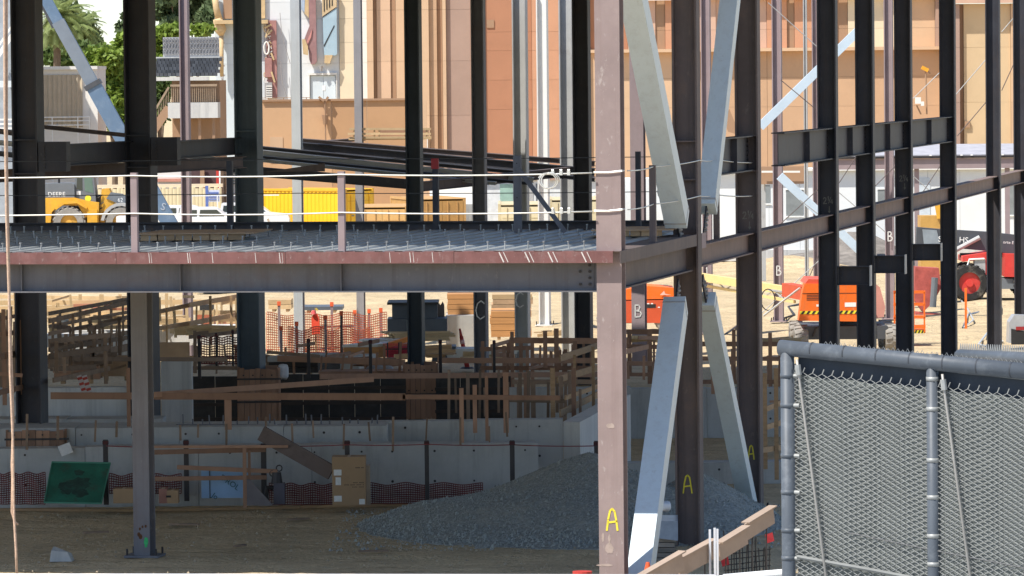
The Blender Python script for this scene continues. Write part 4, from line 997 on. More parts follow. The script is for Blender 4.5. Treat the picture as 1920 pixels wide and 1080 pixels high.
# ================================================================ near chain-link fence on the raised walkway
m_pipe = M('grey_painted_pipe', (.085,.098,.115), .5, var=.12, scale=6, stain=(.22,.24,.26), stain_amt=.35, stain_scale=11, spec=.35)
m_wire = M('galvanised_wire', (.34,.345,.33), .5, metal=.2, var=.15, scale=30)
m_screen = M('windscreen_fabric', (.148,.158,.148), .8, var=.10, scale=3, bump=.3, bscale=160)
m_screen_d = M('windscreen_navy', (.035,.045,.06), .8, var=.2, scale=3)
FD0, FD1 = 27.5, 26.7
fa, fb_ = at(1476, 652, FD0), at(1990, 703, FD1)      # rail axis ends
FX = (fb_-fa); FX.z = 0; FL = FX.length; FX.normalize(); FN = Vector((FX.y, -FX.x, 0))      # FN towards the camera
if FN.y > 0: FN = -FN
ZB = 4.7
fe = T('chain_link_fence', 'near grey pipe chain-link fence with grey windscreen at the lower right', 'fence', (fa.x, fa.y, ZB))
zr = fa.z
def fpnt(s, z, n=0.0): return Vector((fa.x, fa.y, 0))+FX*s+FN*n+Vector((0,0,z))
part(fe, 'top_rail', MB().tube([fpnt(-.045,zr), fpnt(FL,fb_.z)], .046, 16), m_pipe, smooth=True)
s2 = (at(1748,700,27.07).x-fa.x)/FX.x
for s in (.0, s2):
    part(fe, 'post', MB().tube([fpnt(s,ZB-.3), fpnt(s,zr-.02)], .040 if s == 0 else .034, 16), m_pipe, smooth=True)
    for k, z in enumerate([zr-.16, zr-.33, zr-.62, zr-.83, zr-1.05, zr-1.21]):
        part(fe, 'tie_band', MB().tube([fpnt(s,z,0)-Vector((0,0,.012)), fpnt(s,z,0)+Vector((0,0,.012))], .0425 if s == 0 else .036, 16), m_pipe if s == 0 else m_wire, smooth=True)
        if s == 0: part(fe, 'band_bolt', MB().tube([fpnt(s+.04,z), fpnt(s+.075,z)], .012, 8), m_wire)
for k in range(9):
    f = .16+.205*k
    if f < FL:
        zz = zr+(fb_.z-zr)*f/FL; c = fpnt(f,zz)
        part(fe, 'rail_tie', MB().tube([c-FX*.004, c+FX*.004], .0468, 16), M('dark_tie_wire', (.05,.055,.065), .5), smooth=True)
# windscreen fabric just behind the mesh, its top dark band
zt = zr-.145
def ztop(s): return zr+(fb_.z-zr)*s/FL
mb = MB(); nS = 40
for i in range(nS+1):
    s = .05+(FL-.05)*i/nS
    mb.v += [fpnt(s, ZB-.2, -.016), fpnt(s, ztop(s)-.155+.006*math.sin(s*21), -.018-.006*math.sin(s*17))]
for i in range(nS): mb.f.append((2*i, 2*i+2, 2*i+3, 2*i+1))
part(fe, 'windscreen', mb, m_screen, smooth=True)
mb = MB()
for i in range(nS+1):
    s = .05+(FL-.05)*i/nS
    mb.v += [fpnt(s, ztop(s)-.165, -.045), fpnt(s, ztop(s)-.052, -.045+.004*math.sin(s*19))]
for i in range(nS): mb.f.append((2*i, 2*i+2, 2*i+3, 2*i+1))
part(fe, 'windscreen_hem', mb, m_screen_d)
# mesh: zig-zag wires
mb = MB(); pitch = .030; r = .0014; half = pitch/2
nw = int(FL/pitch)+1; nz = int((zr-.15-(ZB-.1))/half)
for k in range(nw):
    s0 = .055+k*pitch
    pts = []
    for j in range(nz+1):
        s = s0+(half if (j+k) % 2 else -half)*1.05
        z = ztop(s0)-.135-j*half
        pts.append(fpnt(s+.002*math.sin(z*9+s0*4), z+.003*math.sin(s0*7), .006 if (j+k) % 2 else -.002))
    for p, q in zip(pts, pts[1:]): mb.bar(p, q, r*2, r*2, FN)
    a = pts[0]; mb.bar(a, a+Vector((0,0,.028))+FX*.012, r*2, r*2, FN)
part(fe, 'chain_link_mesh', mb, m_wire, kind='stuff')
mb = MB()
for k in range(nw):        # twisted wire tips standing above the top rail behind
    s = .22+k*pitch; hh_ = .052+.006*math.sin(k*2.3)
    if s < FL: mb.tube([fpnt(s-pitch/2,ztop(s)+.03,-.05), fpnt(s,ztop(s)+hh_,-.05), fpnt(s+pitch/2,ztop(s)+.03,-.05)], .0022, 4)
part(fe, 'wire_tips', mb, m_wire, kind='stuff')
for s, e in ((.07,.40),(s2+.07,s2+.40)):
    part(fe, 'truss_rod', MB().tube([fpnt(s,ztop(s)-.06,.02), fpnt(s+.01,ztop(s)-.14,.02), fpnt(e,ZB-.1,.02)], .008, 8), M('truss_rod', (.38,.36,.33), .5, metal=.3), smooth=True)
    part(fe, 'turnbuckle', MB().tube([fpnt(s+.004,ztop(s)-.09,.02), fpnt(s+.012,ztop(s)-.15,.02)], .018, 8), m_wire)
part(fe, 'tension_wire', MB().tube([fpnt(.38,zr-1.05,.012), fpnt(s2,zr-1.13,.012), fpnt(FL,zr-1.24,.012)], .003, 5), M('dark_tie_wire', (.05,.055,.065), .5))
part(fe, 'hem_rope', MB().tube([fpnt(.06,zr-1.20,.010), fpnt(s2*.6,zr-1.26,.012), fpnt(s2,zr-1.31,.010)], .012, 6), M('pale_hem', (.22,.225,.215), .8))
# return fence behind
fr = T('return_fence', 'second grey pipe rail with wire tips behind the near fence at the right edge', 'fence', at(1880,670,33))
p, q = at(1800,667,33), at(1990,676,31)
part(fr, 'top_rail', MB().tube([p, q], .045, 12), m_pipe, smooth=True)
part(fr, 'post', MB().tube([Vector((p.x+.3,p.y-.4,ZB-.3)), Vector((p.x+.3,p.y-.4,p.z-.08))], .04, 12), m_pipe, smooth=True)
mb = MB(); D = q-p
for k in range(int(D.length/.045)):
    c = p+D.normalized()*(k*.045); mb.tube([c+Vector((0,0,.03)), c+D.normalized()*.018+Vector((0,0,.085)), c+D.normalized()*.036+Vector((0,0,.03))], .003, 4)
part(fr, 'wire_tips', mb, m_wire, kind='stuff')
mb = MB(); D = q-p; n = 10
for i in range(n+1):
    c = p+D*(i/n); mb.v += [c+Vector((0,.02,-.05)), Vector((c.x,c.y+.02,ZB-.2))]
for i in range(n): mb.f.append((2*i,2*i+2,2*i+3,2*i+1))
part(fr, 'windscreen', mb, m_screen)
# white rail along the bottom
wr = T('white_rail_fence', 'white pipe rail running along the bottom edge of the picture', 'railing', at(0,1078,29))
a0, a1, a2 = at(-40,1081,30.5), at(1340,1083,28.6), at(1478,1073,27.8)
m_wp = M('white_pipe', (.78,.78,.76), .4, var=.06, scale=10, spec=.5)
part(wr, 'top_rail', MB().tube([a0, a1], .020, 10), m_wp, smooth=True)
part(wr, 'top_rail', MB().tube([a1+Vector((.06,0,0)), a2], .022, 10), m_wp, smooth=True)
for a in (a1, a1+Vector((.045,0,0)), a0+Vector((.9,-.05,0)), at(1222,1081,28.75)):
    part(wr, 'post', MB().tube([Vector((a.x,a.y,ZB-.3)), a+Vector((0,0,.012))], .019, 10), m_wp, smooth=True)
mb = MB()
for k in range(40):
    p = (a1+Vector((.06,0,0))).lerp(a2, k/40); mb.bar(p+Vector((0,0,-.02)), p+Vector((.05,0,-.12)), .004, .004); mb.bar(p+Vector((.05,.004,-.02)), p+Vector((0,.004,-.12)), .004, .004)
part(wr, 'chain_link_mesh', mb, m_wire, kind='stuff')
S('walkway', None, None, MB().box(-8, 14, -3, 33.5, 4.2, ZB-.25), m_conc, kind='structure')

# loose litter on the working floor
rnd = random.Random(77); mb = MB()
for k in range(1500):
    x, y = rnd.uniform(-9.5,2.5), rnd.uniform(83.2,96); s = rnd.choice((.010,.014,.02,.03))*rnd.uniform(.7,1.3); an = rnd.uniform(0,6.3); ca, sa = math.cos(an), math.sin(an)
    mb.add([(x+(p[0]*ca-p[1]*sa)*s, y+(p[0]*sa+p[1]*ca)*s, .0+p[2]*s*.8) for p in [(0,0,1),(1,0,-.3),(-.5,.85,-.3),(-.4,-.8,-.3)]], [(0,1,2),(0,2,3),(0,3,1),(1,3,2)])
S('dirt_clods', 'small clods and stones strewn over the shaded floor', 'clods', mb, M('clod', (.36,.29,.20), .95, var=.4, scale=12), kind='stuff')
off = [('short board offcut lying left of the grey floor post', 180, 1000, .5, .3), ('board offcut lying right of the grey floor post', 345, 985, .6, -.2), ('thin board offcut lying in front of the cardboard box', 560, 975, .45, .5), ('small board offcut in the open floor left of the gravel', 450, 1025, .3, 1.0), ('flat board lying at the toe of the gravel heap', 700, 1035, .55, .15)]
for lb, px, py, L_, an in off:
    o = gz(px,py,.012); S('wood_offcut', lb, 'offcut', MB().cbox(o+Vector((0,0,.02)), Vector((math.cos(an),math.sin(an),0))*L_, Vector((-math.sin(an),math.cos(an),0))*.09, Vector((0,0,.035))), m_wood_dark)
# column scuffs on the corner column foot
for k, (px, py, w_, h_) in enumerate([(1150,1030,.14,.20),(1138,1010,.05,.18),(1150,1012,.05,.16),(1152,800,.15,.10),(1142,1062,.30,.05)]):
    c = at(px, py, 79.6); rnd = random.Random(k); pts = [(w_/2*math.cos(a)*rnd.uniform(.75,1.1), h_/2*math.sin(a)*rnd.uniform(.7,1.1)) for a in [i*math.pi/8 for i in range(16)]]
    vv = (c.x-CORNER.x)/V.x
    part(cc, 'paint_scuff', MB().prism(pts, grid(-.2115,vv-.02,c.z), V, Vector((0,0,1)), -U*.002), M('pale_scuff', (.40,.32,.28), .8, var=.25, scale=9, stain=(.3,.23,.21), stain_amt=.8, stain_scale=9))
# ================================================================ things stored in the yard
m_ply_o = M('stacked_plywood', (.52,.26,.10), .75, var=.14, scale=2, stretch=(.3,.3,6), rand=.1)
m_pale_panel = M('pale_sheet', (.66,.64,.58), .7, var=.08)
m_slate = M('slate_panel', (.10,.115,.135), .5, var=.15, scale=2)
def sheetstack(label, px0, px1, y0, y1, d, dep, n, mat, top=None, ang=0, name='plywood_stack', cat='plywood stack', th=None):
    x0, x1 = X(px0,d), X(px1,d); z0, z1 = Z(y1,d,px0), Z(y0,d,px0); h = (z1-z0)/n
    t = T(name, label, cat, ((x0+x1)/2, d, z0)); rnd = random.Random(int(px0+y0))
    for k in range(n):
        j = rnd.uniform(-.03,.03); sk = ang
        m_ = top if (top and k == n-1) else mat
        part(t, 'sheet', MB().prism([(x0+j,d),(x1+j,d),(x1+j+sk,d+dep),(x0+j+sk,d+dep)], (0,0,z0+k*h), (1,0,0), (0,1,0), (0,0,h*.93)), m_)
    for f in (.2,.8):
        xx = x0+(x1-x0)*f; part(t, 'bearer', MB().box(xx-.05,xx+.05,d+.02,d+dep-.05,max(0,z0-.1),z0), m_wood)
    return t
sheetstack('tall orange plywood stack left of the chalk C column', 836, 893, 551, 590, 150, 2.0, 4, m_ply_o)
sheetstack('orange plywood stack between the two chalk C columns', 918, 994, 583, 632, 147, 2.0, 4, m_ply_o)
sheetstack('upper brown plywood pile above the orange stack right of the chalk C column', 921, 996, 552, 580, 151, 1.8, 3, m_ply, top=m_wood_l)
sheetstack('pale plywood stack with a white top sheet left of the netting crate', 640, 706, 646, 672, 141, 2.6, 5, m_ply_o, top=m_pale_panel, ang=1.3)
cbk = S('concrete_barrier', 'grey concrete slab block under the tall orange plywood stack', 'barrier', MB().box(X(834,150),X(897,150),149.5,151.8,0,Z(590,150,860)), m_conc)
sb = T('slate_panel_stack', 'stack of dark slate panels with pale edge strips left of the slim black column', 'panel stack', at(775,626,141))
for (px0,px1,y0,y1,dd) in ((733,818,570,598,141.4),(724,836,598,622,141.0)):
    part(sb, 'panel_bundle', MB().box(X(px0,dd),X(px1,dd),dd,dd+1.4,Z(y1,dd,770),Z(y0,dd,770)), m_slate)
part(sb, 'cover_board', MB().box(X(724,141),X(820,141),140.9,142.8,Z(569,141),Z(565,141)), m_ply_dark)
for px in (765,762): part(sb, 'edge_strip', MB().box(X(px,141)-.02,X(px,141)+.02,140.93,140.97,Z(620,141,765),Z(600,141,765)) if px == 762 else MB().box(X(px,141.4)-.02,X(px,141.4)+.02,141.33,141.37,Z(597,141.4,765),Z(572,141.4,765)), m_steel_lt)
part(sb, 'pale_base', MB().box(X(726,140.9),X(834,140.9),140.9,142.3,Z(627,141),Z(622,141)), m_pale_panel)
lumberpile('bundle of orange lumber under the slate panels', 790, 640, 140.5, 1.8, 4, 5, m_wood_l, ang=.25, t=.05)
lumberpile('loose pale boards fanned over the white-topped plywood stack', 735, 640, 140, 1.4, 3, 2, m_pale_panel, ang=.45, t=.03)
rt = T('torn_wrapping', 'tattered brown wrapped bundle standing between the slate panels and the plywood', 'bundle', at(818,622,142))
mb = MB(); pts = [(805,622),(834,618),(833,572),(830,566),(826,573),(822,568),(818,575),(813,570),(808,577)]
o = at(818,600,142.2); mb.prism([((x-818)/63.4, (600-y)/63.4) for x, y in pts], o, (1,0,0), (0,0,1), (0,.4,0)); part(rt, 'wrap', mb, M('brown_wrap', (.24,.19,.16), .8, var=.3, scale=3, bump=.3, bscale=8))
ws = T('white_sheet_pile', 'pile of white sheets with a dark lid left of the leaning delineator post', 'sheet pile', at(866,680,140))
part(ws, 'sheets', MB().prism([(0,0),(.93,0),(.93,.38),(-.12,.38)], at(841,679,140), (1,0,0), (0,0,1), (0,1.2,0)), m_pale_panel)
part(ws, 'dark_side', MB().prism([(-.5,0),(0,0),(-.12,.42),(-.42,.42)], at(841,679,139.9), (1,0,0), (0,0,1), (0,1.0,0)), m_slate)
part(ws, 'lid', MB().box(X(828,139.9),X(852,139.9),139.85,141.0,Z(652,140),Z(648,140)), m_slate)
lumberpile('white boards lying beyond the chalk C column', 950, 664, 138, .9, 4, 3, m_pale_panel, ang=.3, t=.05)
# pink netting crate
pk = T('netting_crate', 'crate heaped with bright pink-red safety netting and orange lumber', 'crate', at(744,672,138.5))
m_pink = M('pink_netting', (.62,.06,.09), .8, var=.4, scale=6)
mb = MB(); rnd = random.Random(21); A = at(719,672,138.6); 
for i in range(26):
    for j in range(10):
        p = A+Vector((i*.03, rnd.uniform(-.03,.03), j*.045)); 
        mb.bar(p, p+Vector((.03, rnd.uniform(-.02,.02), rnd.uniform(-.01,.01))), .012, .01); mb.bar(p, p+Vector((0, 0, .045)), .012, .01, (1,0,0))
part(pk, 'netting', mb, m_pink, kind='stuff')
part(pk, 'crate_body', MB().box(X(722,138.7),X(772,138.7),138.7,139.6,Z(672,138.7),Z(650,138.7)), M('dark_red_crate', (.30,.03,.05), .7, var=.4, scale=5))
for k in range(3): part(pk, 'plank', MB().bar(at(728,650-k*3,138.9), at(775,636-k*3,139.4), .05, .12), M('orange_lumber', (.72,.26,.06), .7, var=.15))
for x in (724,745,762): part(pk, 'stake', MB().box(X(x,138.4)-.02,X(x,138.4)+.02,138.4,138.44,Z(682,138.4),Z(640,138.4)), m_bolt)
part(pk, 'bar', MB().bar(at(722,655,138.4), at(772,654,138.4), .03, .03), m_bolt)
# delineator post
dl = T('delineator_post', 'leaning red delineator post with white band on a black base', 'traffic post', gz(876,691,0))
b0 = gz(876,691,0); tp = at(862,616,b0.y); n = (tp-b0)
m_del = M('delineator_red', (.50,.06,.05), .6, var=.2)
part(dl, 'base', MB().tube([b0, b0+Vector((0,0,.05))], [.22,.16], 12), m_bolt)
part(dl, 'tube', MB().tube([b0+Vector((0,0,.04)), b0+n*.8], [.075,.06], 10), m_del, smooth=True)
part(dl, 'grip', MB().tube([b0+n*.8, tp], [.05,.03], 10), m_del, smooth=True)
part(dl, 'reflective_band', MB().tube([b0+n*.62, b0+n*.72], .072, 10), M('reflective_band', (.75,.45,.42), .4), smooth=True)
# orange netting fence with capped stakes
m_onet = M('orange_netting', (.85,.20,.10), .7, var=.2, scale=5)
netting('orange safety netting fence on capped stakes in the sunlit yard', 500, 725, 585, 660, 147, .075, .011, m_onet, sag=.12, d1=150)
netting('second orange safety netting fold standing in front of the first', 540, 700, 612, 680, 143, .075, .011, m_onet, sag=.14, d1=146)
cap_lab = ['stake with orange cap at the left end of the netting fence', 'short capped stake left of the pale grey column foot', 'capped stake left of the orange vest', 'tall capped stake in the middle of the netting fence', 'dark capped stake in front of the netting fence',
  'short capped stake right of the orange vest', 'capped stake right of the slender grey column', 'capped stake at the right end of the netting fence', 'thin stake beside the right netting end']
m_capo = M('orange_cap', (.90,.16,.06), .5)
for lb, (px, y0, y1, d) in zip(cap_lab, [(523,572,650,147),(556,610,662,144),(527,618,668,142),(622,573,660,149),(640,590,672,144),(610,598,670,143),(665,588,650,151),(692,586,645,150),(714,584,640,150)]):
    a, b = at(px,y0,d), at(px,y1,d); t = T('capped_stake', lb, 'stake', b, 'capped stakes of the orange netting fence')
    part(t, 'shaft', MB().box(a.x-.04,a.x+.04,d,d+.06,max(0,b.z),a.z), m_primer_mauve if px != 640 else m_primer_brown); part(t, 'cap', MB().box(a.x-.055,a.x+.055,d-.015,d+.075,a.z-.02,a.z+.11), m_capo)
ov = T('orange_vest', 'bright orange cloth hung on a stake behind the netting', 'vest', at(593,628,146))
part(ov, 'cloth', MB().prism([(-.12,0),(.14,.02),(.10,.52),(.06,.62),(-.06,.62),(-.13,.50)], at(592,627,146), (1,0,0), (0,0,1), (0,.08,0)), M('hi_vis_orange', (1.0,.10,.05), .7, var=.15))
part(ov, 'collar', MB().tube([at(588,582,146), at(588,589,146)], [.05,.09], 8), M('vest_collar', (.75,.12,.12), .7)); part(ov, 'stake', MB().box(X(589,146.1)-.02,X(589,146.1)+.02,146.1,146.14,0,Z(578,146,590)), m_wood)
part(ov, 'yellow_tie', MB().bar(at(592,578,146), at(596,582,146), .05, .03), M('yellow_tie', (.8,.6,.1), .7))
# darker clutter at the shade edge
sheetstack('dark shaded stack of timber left of the netting', 500, 592, 668, 700, 120, 1.6, 3, m_ply_dark, top=m_conc, ang=.5, name='timber_stack', cat='timber stack')
sheetstack('grey shaded block pile in front of the white-topped plywood', 604, 672, 668, 693, 124, 1.2, 2, m_conc, name='block_pile', cat='block pile', ang=.4)
sheetstack('long low reddish form boards lying behind the long black wall form', 592, 756, 696, 706, 117, .8, 1, m_form, name='form_board_pile', cat='boards')
bag('white plastic bag slumped behind the left form box', 531, 697, 113.2, .26, .34, .3)
bag('crumpled grey tarp between the stakes and the right form box', 712, 692, 121, .7, .16, .5, M('grey_tarp', (.30,.31,.33), .6, var=.2))
# white drum, misc in left sunlit part
dr = T('white_drum', 'white plastic bucket on the wall behind the left rails', 'bucket', at(121,615,120)); c = at(121,616,120)
part(dr, 'bucket_body', MB().tube([c, c+Vector((0,0,.22))], [.08,.10], 12), M('white_plastic', (.75,.74,.70), .5), smooth=True); part(dr, 'rim', MB().tube([c+Vector((0,0,.2)), c+Vector((0,0,.23))], .108, 12), M('white_plastic', (.75,.74,.70), .5))
sheetstack('brick red crate stack in the sunlit yard left of the left form box', 366, 398, 588, 618, 160, 1.5, 2, M('brick_red', (.42,.13,.07), .7, var=.2), name='red_crate', cat='crate')
sheetstack('low red brown lumber pile in the sunlit yard right of the grey post', 402, 455, 590, 612, 165, 1.6, 3, M('redwood', (.40,.18,.11), .7, var=.2), name='lumber_stack', cat='lumber')
sheetstack('pile of brown boards in the sunlit yard at the left', 160, 235, 596, 610, 158, 1.6, 3, m_ply, name='board_pile', cat='boards')
bag('white sheet heap in the sunlit yard at the left', 165, 580, 168, .9, .5, .6, m_white_bag, name='sheet_heap')
sheetstack('pale timber block left of the netting fence in the yard', 502, 545, 562, 580, 172, 1.5, 2, m_wood_l, name='timber_block', cat='timber')
sheetstack('long pale ramp board in the yard behind the orange netting', 560, 640, 575, 582, 165, 1.6, 1, m_slate, name='ramp_board', cat='board')
sheetstack('concrete kerb pieces behind the lowest rails at the left', 30, 245, 626, 652, 146, .8, 1, m_conc_w, name='concrete_kerb', cat='kerb')
sheetstack('wide pale concrete footing between the grey post and left form box in the sun', 292, 470, 614, 648, 147, 2.4, 1, m_conc_w, name='concrete_footing', cat='footing')
pw('long pale concrete wall top at the left behind the rails', 90, 250, 147, .5, 620, mat=m_conc_w)
netting('pinkish netting hanging in front of the pale footing', 378, 455, 630, 682, 116, .06, .012, m_redmesh)
# small red-striped blocks on left pale wall
for k, (px, lb) in enumerate([(150,'left red and white striped barricade board on the concrete ledge'),(160,'right red and white striped barricade board on the concrete ledge')]):
    t = T('barricade_board', lb, 'barricade', at(px,735,101)); p, q = at(px-2,704,101), at(px+8,735,101)
    part(t, 'board', MB().bar(p, q, .10, .02, (1,0,0)), M('barricade_white', (.55,.5,.48), .6))
    for j in range(3): a = p.lerp(q, .1+j*.33); b = p.lerp(q, .25+j*.33); part(t, 'stripe', MB().bar(a-Vector((0,.012,0)), b-Vector((0,.012,0)), .10, .005, (1,0,0)), M('barricade_red', (.45,.06,.04), .6))
# heaps of loose boards and site clutter, sunlit and shaded
def heap(label, px, py, d, w, n, mat, h=.25, name='board_heap', cat='board heap', group='heaps of loose boards in the yard', dep=1.2):
    o = at(px,py,d); t = T(name, label, cat, o, group); rnd = random.Random(int(px*3+py))
    for k in range(n):
        an = rnd.gauss(.15,.35); L_ = w*rnd.uniform(.5,1.1); c = o+Vector((rnd.uniform(-.3,.3)*w, rnd.uniform(-.5,.5)*dep, rnd.uniform(0,h)))
        a = Vector((math.cos(an)*L_, math.sin(an)*L_, rnd.gauss(0,.06)*L_)); part(t, 'board', MB().bar(c-a/2, c+a/2, rnd.choice((.04,.09,.14)), rnd.choice((.04,.1,.2))), mat)
    return t
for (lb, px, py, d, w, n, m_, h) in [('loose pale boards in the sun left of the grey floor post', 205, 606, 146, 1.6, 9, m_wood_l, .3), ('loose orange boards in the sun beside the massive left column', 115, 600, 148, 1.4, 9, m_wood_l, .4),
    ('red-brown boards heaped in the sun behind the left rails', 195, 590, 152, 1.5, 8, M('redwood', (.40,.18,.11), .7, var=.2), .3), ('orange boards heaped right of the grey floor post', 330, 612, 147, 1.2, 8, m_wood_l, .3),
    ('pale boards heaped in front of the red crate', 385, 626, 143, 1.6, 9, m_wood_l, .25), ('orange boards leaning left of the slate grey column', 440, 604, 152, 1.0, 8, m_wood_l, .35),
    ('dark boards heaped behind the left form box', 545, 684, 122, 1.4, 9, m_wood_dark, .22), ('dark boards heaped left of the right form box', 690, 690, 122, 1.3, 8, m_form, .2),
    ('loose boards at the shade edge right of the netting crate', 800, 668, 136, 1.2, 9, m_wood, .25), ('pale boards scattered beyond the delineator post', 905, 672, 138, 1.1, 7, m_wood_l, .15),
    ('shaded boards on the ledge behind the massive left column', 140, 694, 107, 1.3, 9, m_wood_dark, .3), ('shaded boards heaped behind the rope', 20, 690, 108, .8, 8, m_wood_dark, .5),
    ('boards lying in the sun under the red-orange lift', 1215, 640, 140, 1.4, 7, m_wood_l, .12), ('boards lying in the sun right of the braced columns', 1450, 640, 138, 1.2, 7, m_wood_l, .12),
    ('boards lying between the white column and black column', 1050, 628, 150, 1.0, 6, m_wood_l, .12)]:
    heap(lb, px, py, d, w, n, m_, h)
sheetstack('brown plywood form panel on the ledge behind the left rails', 182, 246, 664, 706, 108, .1, 1, m_ply, name='form_panel_sheet', cat='plywood')
sheetstack('brown plywood form panel behind the pale pier', 294, 352, 640, 672, 120, .1, 1, m_ply, name='form_panel_sheet', cat='plywood')
sheetstack('dark form boards on the concrete ledge at the left', 96, 182, 686, 712, 107, .3, 2, m_form, name='form_board_pile', cat='boards')
sheetstack('dark blue tool chest in the sun left of the massive rails', 118, 142, 572, 586, 165, .8, 1, M('tool_blue', (.10,.12,.20), .5), name='tool_chest', cat='tool chest')
sheetstack('red tool box beside the white sheet heap', 143, 152, 574, 588, 164, .6, 1, M('tool_red', (.5,.06,.06), .5), name='tool_box', cat='tool box')
sheetstack('dark machine cover in the sun behind the left form rails', 372, 396, 571, 584, 172, 1.0, 1, M('machine_cover_black', (.03,.03,.03), .6), name='machine_cover', cat='cover')
# spoil mounds and ruts in the sunlit right-hand yard
rnd = random.Random(31)
for k, (px, py, w, h, lb) in enumerate([(1560,600,2.2,.25,'low sand mound left of the lift tyres'),(1840,575,3.2,.35,'low sand mound under the telehandler'),(1590,492,4.5,1.5,'grey spoil mound behind the first black columns'),(1460,505,5,.7,'low dirt bank behind the chalk B column')]):
    o = gz(px,py,0); mb = MB(); n = 14
    for j in range(n+1):
        for i in range(n+1):
            x = (i/n-.5)*2; y = (j/n-.5)*2; r = math.sqrt(x*x+y*y); mb.v.append(o+Vector((x*w, y*w*1.3, h*max(0,1-r)**1.2*(1+.3*math.sin(5*x+3*y))-.1)))
    for j in range(n):
        for i in range(n): mb.f.append((j*(n+1)+i, j*(n+1)+i+1, (j+1)*(n+1)+i+1, (j+1)*(n+1)+i))
    S('dirt_mound', lb, 'dirt mound', mb, m_dirt if k != 2 else M('dark_spoil', (.20,.18,.16), .95, var=.4, scale=2, bump=.5, bscale=6), smooth=True)
# hoses and cables lying in the right-hand yard
for k, (lb, pts) in enumerate([('grey hose lying in loops right of the orange lift', [(1800,560),(1815,580),(1825,600),(1805,615),(1815,590),(1835,585)]),
    ('thin black hose snaking from the column base in the right yard', [(1460,600),(1490,590),(1478,575),(1500,570)]),
    ('pale hose snaking along the right yard edge', [(1880,640),(1860,628),(1850,650),(1835,645),(1870,600),(1880,570)]),
    ('dark cable lying across the yard behind the brace', [(1340,640),(1370,620),(1390,605),(1385,595)])]):
    S('site_hose', lb, 'hose', MB().tube([gz(x,y,.05) for x,y in pts], .035, 6), m_cable if k in (0,2) else m_bolt, smooth=True)
# far light braces and rod bracing of the rear steel
for lb, a, b in (('pale blue far brace rising right behind the black web columns', (1425,238), (1612,55)), ('pale blue far brace falling right behind the spandrel beam', (1462,330), (1625,482))):
    t = T('far_brace', lb, 'brace', at(*a,166)); part(t, 'box_section', MB().bar(at(*a,166), at(*b,166), .30, .26), M('pale_blue_steel', (.55,.66,.75), .5, var=.06))
rods = [((1436,445),(1545,345),'between the chalk B column and the first black column, above the beam'),((1500,375),(1545,410),'running down to the first black column above the beam'),((1572,345),(1608,290),'rising from the first to the second black column'),((1572,360),(1660,435),'falling right across the second black column'),((1640,350),(1690,300),'rising from the second to the third black column'),((1712,330),(1768,380),'falling right between the third and fourth black columns'),((1712,388),(1770,300),'rising right between the third and fourth black columns'),((1790,180),(1850,110),'rising across the ochre wall, upper one'),((1795,255),(1850,190),'rising across the ochre wall, lower one'),((1878,60),(1912,20),'at the top right corner of the ochre wall'),((1878,170),(1912,95),'right of the fifth black column'),((1440,5),(1540,95),'falling right above the pale blue brace'),((1464,150),(1530,205),'falling right just under the pale blue brace'),((1712,185),(1768,130),'passing the orange lamp'),((1560,420),(1500,560),'dropping steeply beside the first black column'),((1425,590),(1545,480),'rising right over the chalk B column foot')]
for k, (a, b, w) in enumerate(rods):
    t = T('bracing_rod', 'thin bracing rod '+w, 'rod', at(*a,164), 'thin bracing rods of the rear steel on the right')
    part(t, 'rod', MB().tube([at(*a,164), at(*b,164)], .016, 5), m_steel_lt if k % 2 else m_primer_brown)
# ================================================================ machines
m_tyre = M('tyre_rubber', (.028,.027,.026), .85, var=.3, scale=6, stain=(.30,.26,.20), stain_amt=.6)
m_tyre_dusty = M('dusty_tyre', (.30,.28,.25), .9, var=.2, scale=6, stain=(.14,.13,.12), stain_amt=.5)
m_yel = M('machine_yellow', (.74,.39,.035), .5, var=.14, scale=2, stain=(.40,.25,.08), stain_amt=.5, streak=(.35,.24,.12), streak_amt=.4, scuff=(.45,.36,.22), scuff_amt=.4)
m_mgrey = M('machine_grey', (.16,.175,.19), .5, var=.12, scale=2)
m_orange = M('lift_orange', (.88,.165,.018), .48, var=.08, scale=2, stain=(.62,.2,.07), stain_amt=.35, streak=(.5,.17,.07), streak_amt=.35, scuff=(.6,.4,.25), scuff_amt=.35)
m_redm = M('machine_red', (.62,.05,.04), .5, var=.12, scale=2, stain=(.40,.13,.10), stain_amt=.45, streak=(.35,.12,.09), streak_amt=.4)
m_redor = M('lift_red_orange', (.60,.095,.035), .5, var=.08, scale=2)
m_boomk = M('boom_charcoal', (.075,.08,.09), .5, var=.12)
m_white_car = M('white_car_paint', (.80,.80,.79), .3, var=.03, spec=.6)
m_glass = glass('vehicle_glass', (.03,.045,.045))
m_glass_g = glass('green_glass', (.10,.18,.15))
m_whitep = M('white_print', (.85,.85,.82), .6, var=.04)
m_yel_print = M('yellow_decal', (.85,.72,.05), .5)
